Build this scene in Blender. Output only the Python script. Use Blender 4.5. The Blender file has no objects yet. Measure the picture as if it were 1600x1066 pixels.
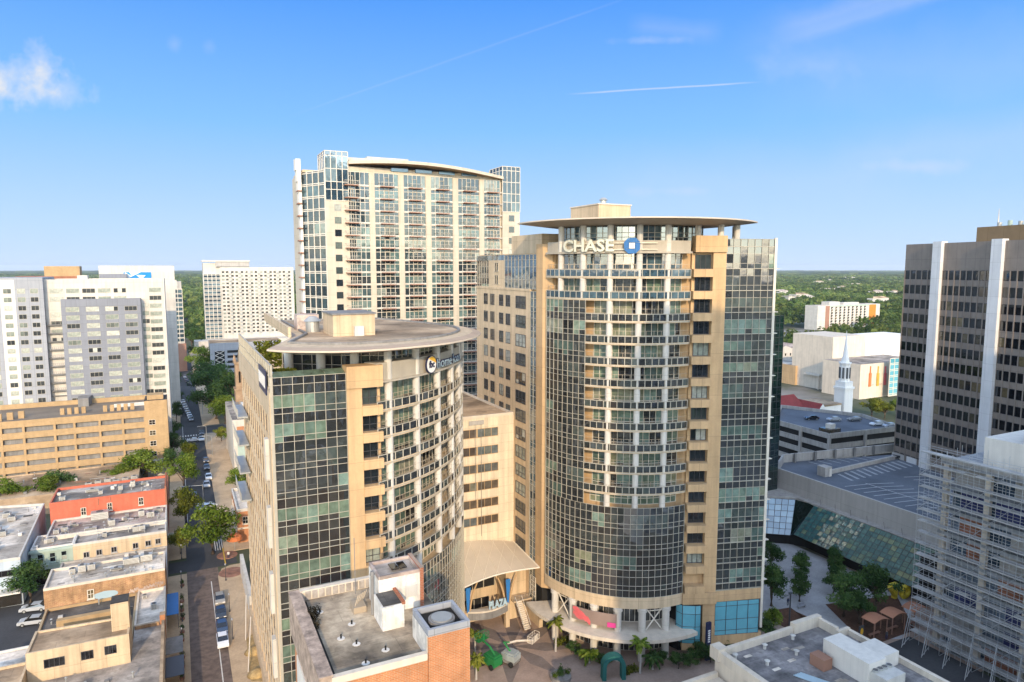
import bpy, bmesh, math, random
import numpy as np
from mathutils import Vector, Matrix
R = math.radians
rnd = random.Random(7)
SC = bpy.context.scene
COL = SC.collection

# ------------------------------------------------------------------ camera
H = 65.0                                   # the drone hovers at 65 m
PITCH = math.atan(114 / 1067)
cam_d = bpy.data.cameras.new('camera'); cam = bpy.data.objects.new('camera', cam_d); COL.objects.link(cam)
cam_d.sensor_width = 36; cam_d.lens = 36 * 1067 / 1600; cam_d.clip_end = 40000; cam_d.clip_start = 1
cam.location = (0, 0, H); cam.rotation_euler = (math.pi / 2 - PITCH, 0, 0)
SC.camera = cam

# ------------------------------------------------------------------ sun and sky
SUN_EL, SUN_AZ = R(21), R(172)             # low sun behind the camera; azimuth clockwise from +Y
sdir = Vector((math.sin(SUN_AZ) * math.cos(SUN_EL), math.cos(SUN_AZ) * math.cos(SUN_EL), math.sin(SUN_EL)))
sl = bpy.data.lights.new('sun', 'SUN'); sl.energy = 2.25; sl.angle = R(0.5); sl.color = (1, .775, .50)
so = bpy.data.objects.new('sun', sl); COL.objects.link(so)
so.rotation_euler = sdir.to_track_quat('Z', 'Y').to_euler(); so.location = (-60, -200, 300)
wd = bpy.data.worlds.new('World'); SC.world = wd; wd.use_nodes = True
SC.view_settings.view_transform = 'Standard'; SC.view_settings.look = 'None'
SC.view_settings.gamma = 1; SC.view_settings.use_curve_mapping = False
SC.view_settings.exposure = 0.9


def world():
    nt = wd.node_tree; N, L = nt.nodes, nt.links
    N.clear()
    out = N.new('ShaderNodeOutputWorld'); bg = N.new('ShaderNodeBackground')
    sky = N.new('ShaderNodeTexSky'); sky.sky_type = 'NISHITA'; sky.sun_disc = False
    sky.sun_elevation = SUN_EL; sky.sun_rotation = SUN_AZ
    sky.air_density = 1.15; sky.dust_density = .35; sky.ozone_density = 2.2; sky.altitude = 60
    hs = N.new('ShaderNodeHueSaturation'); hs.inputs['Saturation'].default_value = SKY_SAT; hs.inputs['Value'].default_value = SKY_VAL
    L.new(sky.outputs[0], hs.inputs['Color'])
    bg.inputs['Strength'].default_value = .15
    tc = N.new('ShaderNodeTexCoord'); sep = N.new('ShaderNodeSeparateXYZ'); L.new(tc.outputs['Generated'], sep.inputs[0])

    def m(op, a, b=None, c=None):
        n = N.new('ShaderNodeMath'); n.operation = op
        for i, v in enumerate((a, b, c)):
            if v is None: continue
            if isinstance(v, (int, float)): n.inputs[i].default_value = v
            else: L.new(v, n.inputs[i])
        return n.outputs[0]
    yy = m('MAXIMUM', sep.outputs['Y'], .02)
    u = m('DIVIDE', sep.outputs['X'], yy); v = m('DIVIDE', sep.outputs['Z'], yy)     # gnomonic sky coordinates ahead
    front = m('GREATER_THAN', sep.outputs['Y'], .05)
    cv = N.new('ShaderNodeCombineXYZ'); L.new(u, cv.inputs[0]); L.new(v, cv.inputs[1])
    nz = N.new('ShaderNodeTexNoise'); nz.inputs['Scale'].default_value = 13; nz.inputs['Detail'].default_value = 9; nz.inputs['Roughness'].default_value = .62
    L.new(cv.outputs[0], nz.inputs['Vector'])
    nf = nz.outputs['Fac']

    def blob(cx, cy, rx, ry, amt, soft=.55):
        a = m('DIVIDE', m('SUBTRACT', u, cx), rx); b = m('DIVIDE', m('SUBTRACT', v, cy), ry)
        d = m('SQRT', m('ADD', m('MULTIPLY', a, a), m('MULTIPLY', b, b)))
        f = m('SUBTRACT', m('ADD', 1.0, m('MULTIPLY', m('SUBTRACT', nf, .5), 3.0)), d)
        f = m('MULTIPLY', m('MINIMUM', m('MAXIMUM', m('DIVIDE', f, soft * 2), 0), 1), amt)
        return f

    def streak(x0, y0, x1, y1, w, amt):
        dx, dy = x1 - x0, y1 - y0; ln = math.hypot(dx, dy); dx /= ln; dy /= ln
        a = m('SUBTRACT', u, x0); b = m('SUBTRACT', v, y0)
        al = m('DIVIDE', m('ADD', m('MULTIPLY', a, dx), m('MULTIPLY', b, dy)), ln)
        ac = m('ABSOLUTE', m('ADD', m('SUBTRACT', m('MULTIPLY', b, dx), m('MULTIPLY', a, dy)), m('MULTIPLY', m('SUBTRACT', nf, .5), w * 1.2)))
        f = m('MAXIMUM', m('SUBTRACT', 1, m('DIVIDE', ac, w)), 0)
        ends = m('MULTIPLY', m('MINIMUM', m('MAXIMUM', m('MULTIPLY', al, 5), 0), 1), m('MINIMUM', m('MAXIMUM', m('MULTIPLY', m('SUBTRACT', 1, al), 5), 0), 1))
        return m('MULTIPLY', m('MULTIPLY', f, ends), amt)
    fs = [blob(-.73, .268, .105, .042, .9), blob(-.66, .25, .07, .03, .65), blob(-.475, .312, .011, .012, .30, 1.1), blob(-.425, .31, .012, .012, .26, 1.1),
          streak(.075, .245, .355, .262, .0017, .55), streak(.3, .30, .75, .46, .04, .09), streak(-.33, .21, .19, .385, .0022, .10), streak(.36, .31, .66, .40, .012, .12), blob(.19, .318, .05, .008, .3), blob(.58, .145, .09, .012, .3), blob(.23, .11, .06, .008, .22), blob(.42, .285, .10, .03, .18),
          streak(.33, .27, .95, .30, .08, .10), streak(.1, .12, .6, .13, .06, .10), streak(.45, .16, .9, .20, .05, .13),
          streak(.16, .34, .3, .33, .02, .12), streak(.36, .33, .62, .40, .02, .13)]
    tot = fs[0]
    for f in fs[1:]: tot = m('ADD', tot, f)
    tot = m('MINIMUM', m('MULTIPLY', tot, front), .95)
    # the sky away from the sun: deep blue above, paling to the horizon
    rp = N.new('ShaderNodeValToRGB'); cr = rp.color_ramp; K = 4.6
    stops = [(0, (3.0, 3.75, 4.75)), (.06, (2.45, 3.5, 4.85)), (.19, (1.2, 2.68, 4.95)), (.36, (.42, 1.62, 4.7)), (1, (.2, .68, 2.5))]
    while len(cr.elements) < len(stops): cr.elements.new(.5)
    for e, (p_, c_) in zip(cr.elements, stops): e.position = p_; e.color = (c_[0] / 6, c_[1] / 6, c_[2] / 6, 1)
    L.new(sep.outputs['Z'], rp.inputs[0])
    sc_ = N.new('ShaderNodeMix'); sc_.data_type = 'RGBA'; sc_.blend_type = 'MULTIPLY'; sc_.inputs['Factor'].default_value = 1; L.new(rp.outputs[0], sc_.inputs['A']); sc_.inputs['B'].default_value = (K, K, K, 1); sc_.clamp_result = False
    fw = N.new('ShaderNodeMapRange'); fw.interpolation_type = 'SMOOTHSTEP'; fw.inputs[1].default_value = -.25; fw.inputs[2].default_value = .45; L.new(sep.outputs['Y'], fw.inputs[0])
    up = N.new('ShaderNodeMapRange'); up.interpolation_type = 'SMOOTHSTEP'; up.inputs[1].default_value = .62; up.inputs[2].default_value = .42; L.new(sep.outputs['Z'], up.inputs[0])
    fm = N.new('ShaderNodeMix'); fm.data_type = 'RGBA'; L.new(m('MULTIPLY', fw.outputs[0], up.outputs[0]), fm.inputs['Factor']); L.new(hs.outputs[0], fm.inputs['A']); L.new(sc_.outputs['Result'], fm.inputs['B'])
    mx = N.new('ShaderNodeMix'); mx.data_type = 'RGBA'
    L.new(tot, mx.inputs['Factor']); L.new(fm.outputs['Result'], mx.inputs['A']); mx.inputs['B'].default_value = (2.9, 3.0, 3.2, 1)
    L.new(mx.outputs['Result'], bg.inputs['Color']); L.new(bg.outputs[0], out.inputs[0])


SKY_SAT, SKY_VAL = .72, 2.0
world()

# ------------------------------------------------------------------ street-grid coordinates
A = R(26.2); CA, SA = math.cos(A), math.sin(A)     # p runs across the main street, s along it


def W(p, s, z=0.0): return Vector((p * CA - s * SA, p * SA + s * CA, z))
def PS(x, y): return (x * CA + y * SA, -x * SA + y * CA)


cth, sth = math.cos(PITCH), math.sin(PITCH)


def GP(px, py, z=0.0):
    """survey helper: the point of the level z that the photo shows at (px, py), in street-grid metres"""
    u = (px - 800) / 1067; v = (533 - py) / 1067
    d = (u, cth + sth * v, -sth + cth * v); t = (z - H) / d[2]
    return PS(d[0] * t, d[1] * t)


# ------------------------------------------------------------------ materials
MATS = {}


def newmat(name):
    m = bpy.data.materials.new(name); m.use_nodes = True; MATS[name] = m
    nt = m.node_tree; b = nt.nodes['Principled BSDF']
    return m, nt.nodes, nt.links, b


def ramp(N, stops, interp='LINEAR'):
    r = N.new('ShaderNodeValToRGB'); r.color_ramp.interpolation = interp
    while len(r.color_ramp.elements) < len(stops): r.color_ramp.elements.new(.5)
    for e, (p, c) in zip(r.color_ramp.elements, stops): e.position = p; e.color = (*c, 1)
    return r


def mapping(N, L, scale, rot=(0, 0, 0)):
    tc = N.new('ShaderNodeTexCoord'); mp = N.new('ShaderNodeMapping'); mp.inputs['Scale'].default_value = scale; mp.inputs['Rotation'].default_value = rot
    L.new(tc.outputs['Object'], mp.inputs[0]); return mp


def noise(N, L, scale, detail=4, rough=.55):
    n = N.new('ShaderNodeTexNoise'); n.inputs['Scale'].default_value = 1; n.inputs['Detail'].default_value = detail; n.inputs['Roughness'].default_value = rough
    mp = mapping(N, L, scale if isinstance(scale, tuple) else (scale,) * 3); L.new(mp.outputs[0], n.inputs['Vector']); return n


def mul(N, L, a, lo, hi, fac, f0=.3, f1=.7):
    """multiply colour socket a by a grey ramp of fac"""
    rp = ramp(N, [(f0, (lo,) * 3), (f1, (hi,) * 3)]); L.new(fac, rp.inputs[0])
    mx = N.new('ShaderNodeMix'); mx.data_type = 'RGBA'; mx.blend_type = 'MULTIPLY'; mx.inputs['Factor'].default_value = 1
    L.new(a, mx.inputs['A']); L.new(rp.outputs[0], mx.inputs['B']); return mx.outputs['Result']


def plain(name, col, rough=.8, var=.12, scale=.35, streak=0.0, metal=0, bump=0, panel=None, spec=.3, grain=0):
    m, N, L, b = newmat(name)
    rgb = N.new('ShaderNodeRGB'); rgb.outputs[0].default_value = (*col, 1); c = rgb.outputs[0]
    if var:
        n = noise(N, L, scale, 6, .6); c = mul(N, L, c, 1 - var, 1 + var, n.outputs['Fac'])
    if grain:
        n = noise(N, L, 2.6, 3, .6); c = mul(N, L, c, 1 - grain, 1 + grain, n.outputs['Fac'])
    if streak:
        n = noise(N, L, (1.1, 1.1, .07), 5, .6); c = mul(N, L, c, 1 - streak, 1.03, n.outputs['Fac'], .33, .58)
    if panel:
        tc = N.new('ShaderNodeTexCoord'); sp = N.new('ShaderNodeSeparateXYZ'); L.new(tc.outputs['Object'], sp.inputs[0])
        ad = N.new('ShaderNodeMath'); L.new(sp.outputs[0], ad.inputs[0]); L.new(sp.outputs[1], ad.inputs[1])
        cb = N.new('ShaderNodeCombineXYZ'); L.new(ad.outputs[0], cb.inputs[0]); L.new(sp.outputs[2], cb.inputs[1])
        bt = N.new('ShaderNodeTexBrick'); bt.offset = 0; bt.inputs['Scale'].default_value = 1
        bt.inputs['Brick Width'].default_value = panel[0]; bt.inputs['Row Height'].default_value = panel[1]; bt.inputs['Mortar Size'].default_value = panel[2]
        bt.inputs['Color1'].default_value = (1, 1, 1, 1); bt.inputs['Color2'].default_value = (.93, .93, .93, 1); bt.inputs['Mortar'].default_value = (.6, .58, .55, 1)
        L.new(cb.outputs[0], bt.inputs['Vector'])
        mx = N.new('ShaderNodeMix'); mx.data_type = 'RGBA'; mx.blend_type = 'MULTIPLY'; mx.inputs['Factor'].default_value = 1
        L.new(c, mx.inputs['A']); L.new(bt.outputs['Color'], mx.inputs['B']); c = mx.outputs['Result']
    L.new(c, b.inputs['Base Color'])
    b.inputs['Roughness'].default_value = rough; b.inputs['Metallic'].default_value = metal; b.inputs['Specular IOR Level'].default_value = spec
    if bump:
        n = noise(N, L, 3.0, 5); bp = N.new('ShaderNodeBump'); bp.inputs['Strength'].default_value = bump; bp.inputs['Distance'].default_value = .05
        L.new(n.outputs['Fac'], bp.inputs['Height']); L.new(bp.outputs[0], b.inputs['Normal'])
    return m


def brickmat(name, c1, c2, mortar, w=.5, h=.16, stain=.25, dirt=None):
    m, N, L, b = newmat(name)
    tc = N.new('ShaderNodeTexCoord'); sp = N.new('ShaderNodeSeparateXYZ'); L.new(tc.outputs['Object'], sp.inputs[0])
    ad = N.new('ShaderNodeMath'); L.new(sp.outputs[0], ad.inputs[0]); L.new(sp.outputs[1], ad.inputs[1])
    cb = N.new('ShaderNodeCombineXYZ'); L.new(ad.outputs[0], cb.inputs[0]); L.new(sp.outputs[2], cb.inputs[1])
    bt = N.new('ShaderNodeTexBrick'); bt.inputs['Scale'].default_value = 1
    bt.inputs['Brick Width'].default_value = w; bt.inputs['Row Height'].default_value = h; bt.inputs['Mortar Size'].default_value = .018
    bt.inputs['Color1'].default_value = (*c1, 1); bt.inputs['Color2'].default_value = (*c2, 1); bt.inputs['Mortar'].default_value = (*mortar, 1)
    L.new(cb.outputs[0], bt.inputs['Vector']); c = bt.outputs['Color']
    n = noise(N, L, .45, 7, .65); c = mul(N, L, c, 1 - stain, 1 + stain * .6, n.outputs['Fac'])
    n = noise(N, L, (.9, .9, .12), 5, .6); c = mul(N, L, c, 1 - stain * .7, 1.05, n.outputs['Fac'], .3, .6)
    L.new(c, b.inputs['Base Color']); b.inputs['Roughness'].default_value = .85; b.inputs['Specular IOR Level'].default_value = .2
    return m


def patchroof(name, c1, c2, c3, scale=.25):
    """weathered roofing: stains, ponding marks, seams"""
    m, N, L, b = newmat(name)
    n = noise(N, L, scale, 8, .62); rp = ramp(N, [(.32, c1), (.5, c2), (.68, c3)]); L.new(n.outputs['Fac'], rp.inputs[0]); c = rp.outputs[0]
    n2 = noise(N, L, scale * 6, 5, .7); c = mul(N, L, c, .8, 1.15, n2.outputs['Fac'])
    n3 = noise(N, L, (.12, 1.4, 1), 4, .6); c = mul(N, L, c, .82, 1.06, n3.outputs['Fac'])
    n4 = noise(N, L, scale * .45, 3, .5); c = mul(N, L, c, .62, 1.22, n4.outputs['Fac'], .42, .56)
    n5 = noise(N, L, scale * 2.2, 2, .4); c = mul(N, L, c, .78, 1.0, n5.outputs['Fac'], .34, .38)
    mp = mapping(N, L, (1, 1, 1)); bt = N.new('ShaderNodeTexBrick'); bt.inputs['Scale'].default_value = 1; bt.inputs['Brick Width'].default_value = 7; bt.inputs['Row Height'].default_value = 2.3
    bt.inputs['Mortar Size'].default_value = .03; bt.inputs['Color1'].default_value = (1, 1, 1, 1); bt.inputs['Color2'].default_value = (.9, .9, .9, 1); bt.inputs['Mortar'].default_value = (.72, .72, .72, 1)
    L.new(mp.outputs[0], bt.inputs['Vector'])
    mx = N.new('ShaderNodeMix'); mx.data_type = 'RGBA'; mx.blend_type = 'MULTIPLY'; mx.inputs['Factor'].default_value = 1
    L.new(c, mx.inputs['A']); L.new(bt.outputs['Color'], mx.inputs['B'])
    L.new(mx.outputs['Result'], b.inputs['Base Color']); b.inputs['Roughness'].default_value = .85; b.inputs['Specular IOR Level'].default_value = .2
    return m


def glass(name, stops, ior=1.9, rough=.03, tintkey=True, gloss=(.9, .95, 1), var=(.6, 1.45)):
    """facade glazing: what hangs behind each pane (blinds, dark rooms) comes from the pane's own tint value"""
    m, N, L, b = newmat(name)
    at = N.new('ShaderNodeAttribute'); at.attribute_name = 'tint'
    oi = N.new('ShaderNodeObjectInfo')
    ad = N.new('ShaderNodeMath'); ad.operation = 'ADD'; L.new(at.outputs['Fac'], ad.inputs[0])
    mm = N.new('ShaderNodeMath'); mm.operation = 'MULTIPLY'; L.new(oi.outputs['Random'], mm.inputs[0]); mm.inputs[1].default_value = 0.0 if tintkey else 1.0
    L.new(mm.outputs[0], ad.inputs[1])
    fr = N.new('ShaderNodeMath'); fr.operation = 'FRACT'; L.new(ad.outputs[0], fr.inputs[0])
    rp = ramp(N, stops); L.new(fr.outputs[0], rp.inputs[0])
    n = noise(N, L, .9, 6, .65); c = mul(N, L, rp.outputs[0], var[0], var[1], n.outputs['Fac'])  # noise mottles the pane colour to imitate room reflections
    nb = noise(N, L, .55, 2, .5); bp = N.new('ShaderNodeBump'); bp.inputs['Strength'].default_value = .35; bp.inputs['Distance'].default_value = .02; L.new(nb.outputs['Fac'], bp.inputs['Height']); L.new(bp.outputs[0], b.inputs['Normal'])
    L.new(c, b.inputs['Base Color']); b.inputs['Roughness'].default_value = rough; b.inputs['IOR'].default_value = ior
    b.inputs['Specular Tint'].default_value = (*gloss, 1)
    return m


def leafmat(name, dark, mid, light):
    m, N, L, b = newmat(name)
    at = N.new('ShaderNodeAttribute'); at.attribute_name = 'tint'
    rp = ramp(N, [(0, dark), (.5, mid), (1, light)]); L.new(at.outputs['Fac'], rp.inputs[0])
    oi = N.new('ShaderNodeObjectInfo'); c = mul(N, L, rp.outputs[0], .78, 1.2, oi.outputs['Random'], 0, 1)
    if name == 'far leaf': nn_ = noise(N, L, (.008, .004, .01), 5, .65); c = mul(N, L, c, .55, 1.5, nn_.outputs['Fac'], .35, .65)
    df = N.new('ShaderNodeBsdfDiffuse'); tr = N.new('ShaderNodeBsdfTranslucent'); mx = N.new('ShaderNodeMixShader'); mx.inputs[0].default_value = .3
    L.new(c, df.inputs[0]); L.new(c, tr.inputs[0]); L.new(df.outputs[0], mx.inputs[1]); L.new(tr.outputs[0], mx.inputs[2])
    L.new(mx.outputs[0], N['Material Output'].inputs[0]); N.remove(b)
    return m


GD = [(0, (.020, .021, .022)), (.3, (.032, .035, .035)), (.5, (.05, .056, .052)), (.62, (.06, .08, .07)), (.72, (.075, .115, .095)), (.82, (.135, .185, .13)), (.90, (.16, .235, .20)), (.95, (.20, .21, .13)), (1, (.24, .24, .19))]
M = dict(
    cream=plain('cream stucco', (.57, .435, .285), streak=.22, grain=.04, var=.07, panel=(3.2, 3.5, .02)),
    tan=plain('tan precast', (.52, .345, .185), streak=.17, grain=.04, var=.07, panel=(4.0, 3.42, .02)),
    beige=plain('beige precast', (.54, .415, .28), streak=.15, var=.08, panel=(2.4, 1.75, .02)),
    creamlite=plain('pale cream stucco', (.68, .57, .42), streak=.2, var=.08, grain=.04, panel=(2.2, 1.7, .02)), pale=plain('pale concrete', (.60, .52, .42), streak=.12, var=.08),
    white=plain('white paint', (.64, .60, .54), streak=.10, var=.06),
    whiteclean=plain('white wall', (.56, .52, .46), streak=.12, var=.08, panel=(6, 3, .02)),
    offwhite=plain('off-white metal', (.62, .56, .47), rough=.5, var=.05),
    frame=plain('champagne mullion', (.40, .36, .29), rough=.45, var=.1, metal=.1),
    taupe2=plain('taupe fascia', (.40, .35, .28), var=.08, streak=.1), dframe=plain('dark frame', (.06, .06, .065), rough=.4, var=.05),
    greyblue=plain('grey panels', (.215, .225, .255), streak=.06, var=.05, panel=(3.0, 2.9, .03)),
    ltgrey=plain('light grey panels', (.31, .32, .345), streak=.06, var=.05, panel=(3.0, 2.9, .03)),
    conc=plain('grey concrete', (.40, .375, .345), streak=.22, var=.12, grain=.06),
    concdark=plain('weathered concrete', (.22, .21, .20), streak=.25, var=.15, grain=.08),
    granite=plain('brown granite', (.245, .20, .165), rough=.55, var=.1, streak=.08, panel=(2.6, 8.4, .03)),
    colwhite=plain('pale stone', (.70, .68, .66), rough=.6, var=.06, streak=.05, panel=(3, 3.9, .02)),
    dark=plain('dark void', (.015, .014, .013), var=0),
    steel=plain('galvanised steel', (.42, .42, .40), rough=.45, metal=.5, var=.15),
    hvac=plain('unit metal', (.50, .48, .44), rough=.5, var=.1, streak=.15),
    hvacd=plain('grille', (.10, .10, .10), rough=.6, var=.1),
    red=plain('red painted wall', (.50, .13, .075), streak=.12, var=.12, grain=.08),
    mint=plain('mint wall', (.36, .45, .40), streak=.12, var=.08),
    yellow=plain('yellow paint', (.72, .55, .05), rough=.4, var=.05),
    asphalt=plain('asphalt', (.052, .052, .055), rough=.85, var=.25, scale=.12, grain=.14),
    deck=plain('parking deck', (.11, .125, .15), rough=.85, var=.3, scale=.09, grain=.1),
    gdeck=plain('garage deck', (.20, .165, .13), rough=.85, var=.25, scale=.09, grain=.1),
    brickroad=brickmat('brick paving', (.33, .165, .11), (.25, .135, .10), (.16, .12, .10), .8, .3, .3),
    sidewalk=plain('sidewalk', (.46, .34, .22), rough=.85, var=.18, scale=.2, grain=.1, panel=None),
    plaza=plain('plaza paving', (.34, .25, .20), rough=.8, var=.2, scale=.25, grain=.1),
    plazad=plain('dark plaza paving', (.19, .15, .13), rough=.8, var=.2, scale=.3, grain=.1),
    plazag=plain('grey plaza paving', (.36, .355, .36), rough=.8, var=.18, scale=.3, grain=.1),
    mulch=plain('mulch', (.10, .05, .03), rough=.95, var=.3, grain=.3),
    line=plain('road paint', (.62, .60, .56), rough=.7, var=.15, scale=1.5),
    linew=plain('worn paint', (.42, .43, .44), rough=.7, var=.2, scale=1.5),
    kerby=plain('yellow kerb', (.50, .33, .05), var=.15),
    brickor=brickmat('orange brick', (.52, .20, .08), (.44, .16, .06), (.42, .30, .20), .45, .15, .22),
    brickold=brickmat('old brick', (.42, .24, .11), (.34, .17, .085), (.44, .33, .22), .55, .2, .45),
    bricktan=brickmat('orange tan brick', (.44, .295, .155), (.40, .265, .135), (.40, .29, .17), .6, .25, .15),
    brickred=brickmat('red brick', (.36, .12, .06), (.30, .10, .05), (.34, .24, .18), .5, .17, .2),
    stone=brickmat('church stone', (.36, .25, .16), (.31, .21, .13), (.26, .18, .12), 1.1, .5, .2),
    roofdark=patchroof('dark roofing', (.06, .055, .05), (.105, .095, .085), (.16, .145, .13)),
    rooftan=patchroof('tan roofing', (.34, .235, .145), (.43, .31, .20), (.52, .39, .265), .15),
    roofwhite=patchroof('white roofing', (.46, .40, .33), (.64, .56, .47), (.76, .68, .58)),
    roofgrey=patchroof('grey roofing', (.20, .18, .16), (.32, .28, .245), (.46, .41, .36)),
    roofcool=patchroof('grey gravel roofing', (.14, .135, .135), (.22, .205, .205), (.32, .30, .29), .35),
    roofpink=patchroof('pinkish roofing', (.30, .22, .19), (.44, .35, .30), (.58, .49, .42), .3),
    rooforange=plain('orange awning', (.55, .17, .06), var=.1, rough=.7),
    redroof=plain('red tile roof', (.26, .045, .04), var=.15, grain=.1),
    fabric=plain('tensile fabric', (.56, .47, .36), rough=.65, var=.06, streak=0),
    cable=plain('fabric seam', (.70, .62, .50), rough=.6, var=0),
    canopy=plain('canopy soffit', (.40, .33, .25), rough=.6, var=.06),
    canopytop=plain('canopy top', (.40, .29, .20), rough=.6, var=.1), canopyedge=plain('canopy edge', (.55, .46, .36), rough=.5, var=.08),
    blue=plain('blue banner', (.03, .16, .42), rough=.5, var=.1),
    navy=plain('navy sign', (.02, .025, .07), rough=.4, var=0),
    sblue=plain('sign blue', (.012, .12, .34), rough=.35, var=0),
    swhite=plain('sign white', (.80, .78, .74), rough=.4, var=0),
    smetal=plain('sign metal', (.62, .58, .46), rough=.35, var=0, metal=.3),
    sgold=plain('sign gold', (.75, .42, .04), rough=.4, var=0),
    pink=plain('magenta sign', (.65, .06, .25), rough=.4, var=.05),
    salmon=plain('salmon graphic', (.62, .12, .13), rough=.5, var=.15, scale=.8),
    taupe=plain('banner ground', (.26, .19, .16), rough=.6, var=.1),
    ltblue=plain('pale blue letters', (.35, .46, .52), rough=.4, var=.1),
    teal=plain('teal canvas', (.02, .12, .11), rough=.7, var=.1),
    liftgreen=plain('lift green', (.02, .17, .05), rough=.4, var=.08),
    rubber=plain('rubber', (.02, .02, .02), rough=.8, var=0),
    woodrail=plain('railing', (.40, .32, .23), rough=.5, var=.05, metal=.2),
    muralb=plain('mural blue', (.02, .22, .55), var=.1), muralw=plain('mural white', (.65, .70, .72), var=.05),
    orangep=plain('orange panel', (.55, .20, .03), var=.08), brownp=plain('brown panel', (.30, .16, .11), var=.08),
    bluepanel=plain('blue sheathing', (.035, .04, .13), var=.2, scale=.4, rough=.6),
    scaff=plain('scaffold pipe', (.44, .45, .46), rough=.4, metal=.4, var=.15),
    plank=plain('scaffold plank', (.40, .39, .375), var=.2, rough=.8),
    trunk=plain('bark', (.11, .08, .055), var=.2, grain=.2),
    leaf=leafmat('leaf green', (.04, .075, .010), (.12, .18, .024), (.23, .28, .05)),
    leafdark=leafmat('dark leaf', (.026, .06, .02), (.06, .115, .036), (.11, .17, .05)),  # darker leaf copy: puts the shade on shaded trees into the colour
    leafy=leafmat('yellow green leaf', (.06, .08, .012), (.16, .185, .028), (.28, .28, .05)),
    leaffar=leafmat('far leaf', (.03, .055, .02), (.075, .115, .03), (.16, .18, .05)),
    curt=glass('curtain glass', GD, 2.2),
    curtg=glass('tower glass', [(0, (.018, .026, .032)), (.45, (.032, .05, .056)), (.7, (.06, .10, .105)), (.85, (.10, .16, .15)), (1, (.20, .22, .19))], 1.75),
    curtsky=glass('sky glass', [(0, (.02, .04, .055)), (.5, (.05, .09, .11)), (1, (.16, .22, .24))], 2.4),
    cyan=glass('cyan glass', [(0, (.06, .24, .30)), (.6, (.10, .34, .42)), (1, (.16, .42, .50))], 1.6, .12, var=(.93, 1.06)),
    win=glass('window glass', [(0, (.010, .013, .016)), (.55, (.018, .022, .026)), (.68, (.05, .065, .06)), (.82, (.24, .27, .23)), (1, (.38, .38, .33))], 1.8, .04, False),
    winpale=glass('apartment window glass', [(0, (.03, .034, .036)), (.42, (.05, .055, .055)), (.5, (.22, .25, .21)), (.8, (.34, .36, .30)), (1, (.50, .50, .44))], 1.7, .08, False), winbrown=glass('bronze window glass', [(0, (.07, .052, .038)), (.7, (.10, .078, .058)), (.9, (.10, .13, .14)), (1, (.16, .15, .11))], 1.7, .06, False),
    windark=glass('dark window glass', [(0, (.006, .006, .007)), (.8, (.012, .011, .011)), (.92, (.06, .045, .025)), (1, (.16, .12, .06))], 1.9, .03, False),
    emerald=glass('emerald glass', [(0, (.003, .012, .010)), (.7, (.008, .030, .024)), (1, (.03, .07, .05))], 2.1, .03),
    atrium=glass('atrium glass', [(0, (.05, .15, .155)), (.6, (.075, .185, .18)), (.88, (.12, .22, .17)), (1, (.26, .30, .16))], 2.4, .02),  # yellow-green end of the ramp paints in a hint of gold sunlit reflections
    skyblue=glass('pale blue glass', [(0, (.10, .20, .28)), (.6, (.16, .30, .40)), (1, (.26, .40, .48))], 1.8, .08, var=(.93, 1.06)),
)
_carpaint = {}


def carpaint(name, col):
    if name not in _carpaint:
        m, N, L, b = newmat(name + ' car paint'); b.inputs['Base Color'].default_value = (*col, 1); b.inputs['Roughness'].default_value = .28
        b.inputs['Coat Weight'].default_value = .6; _carpaint[name] = m
    return _carpaint[name]


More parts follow.
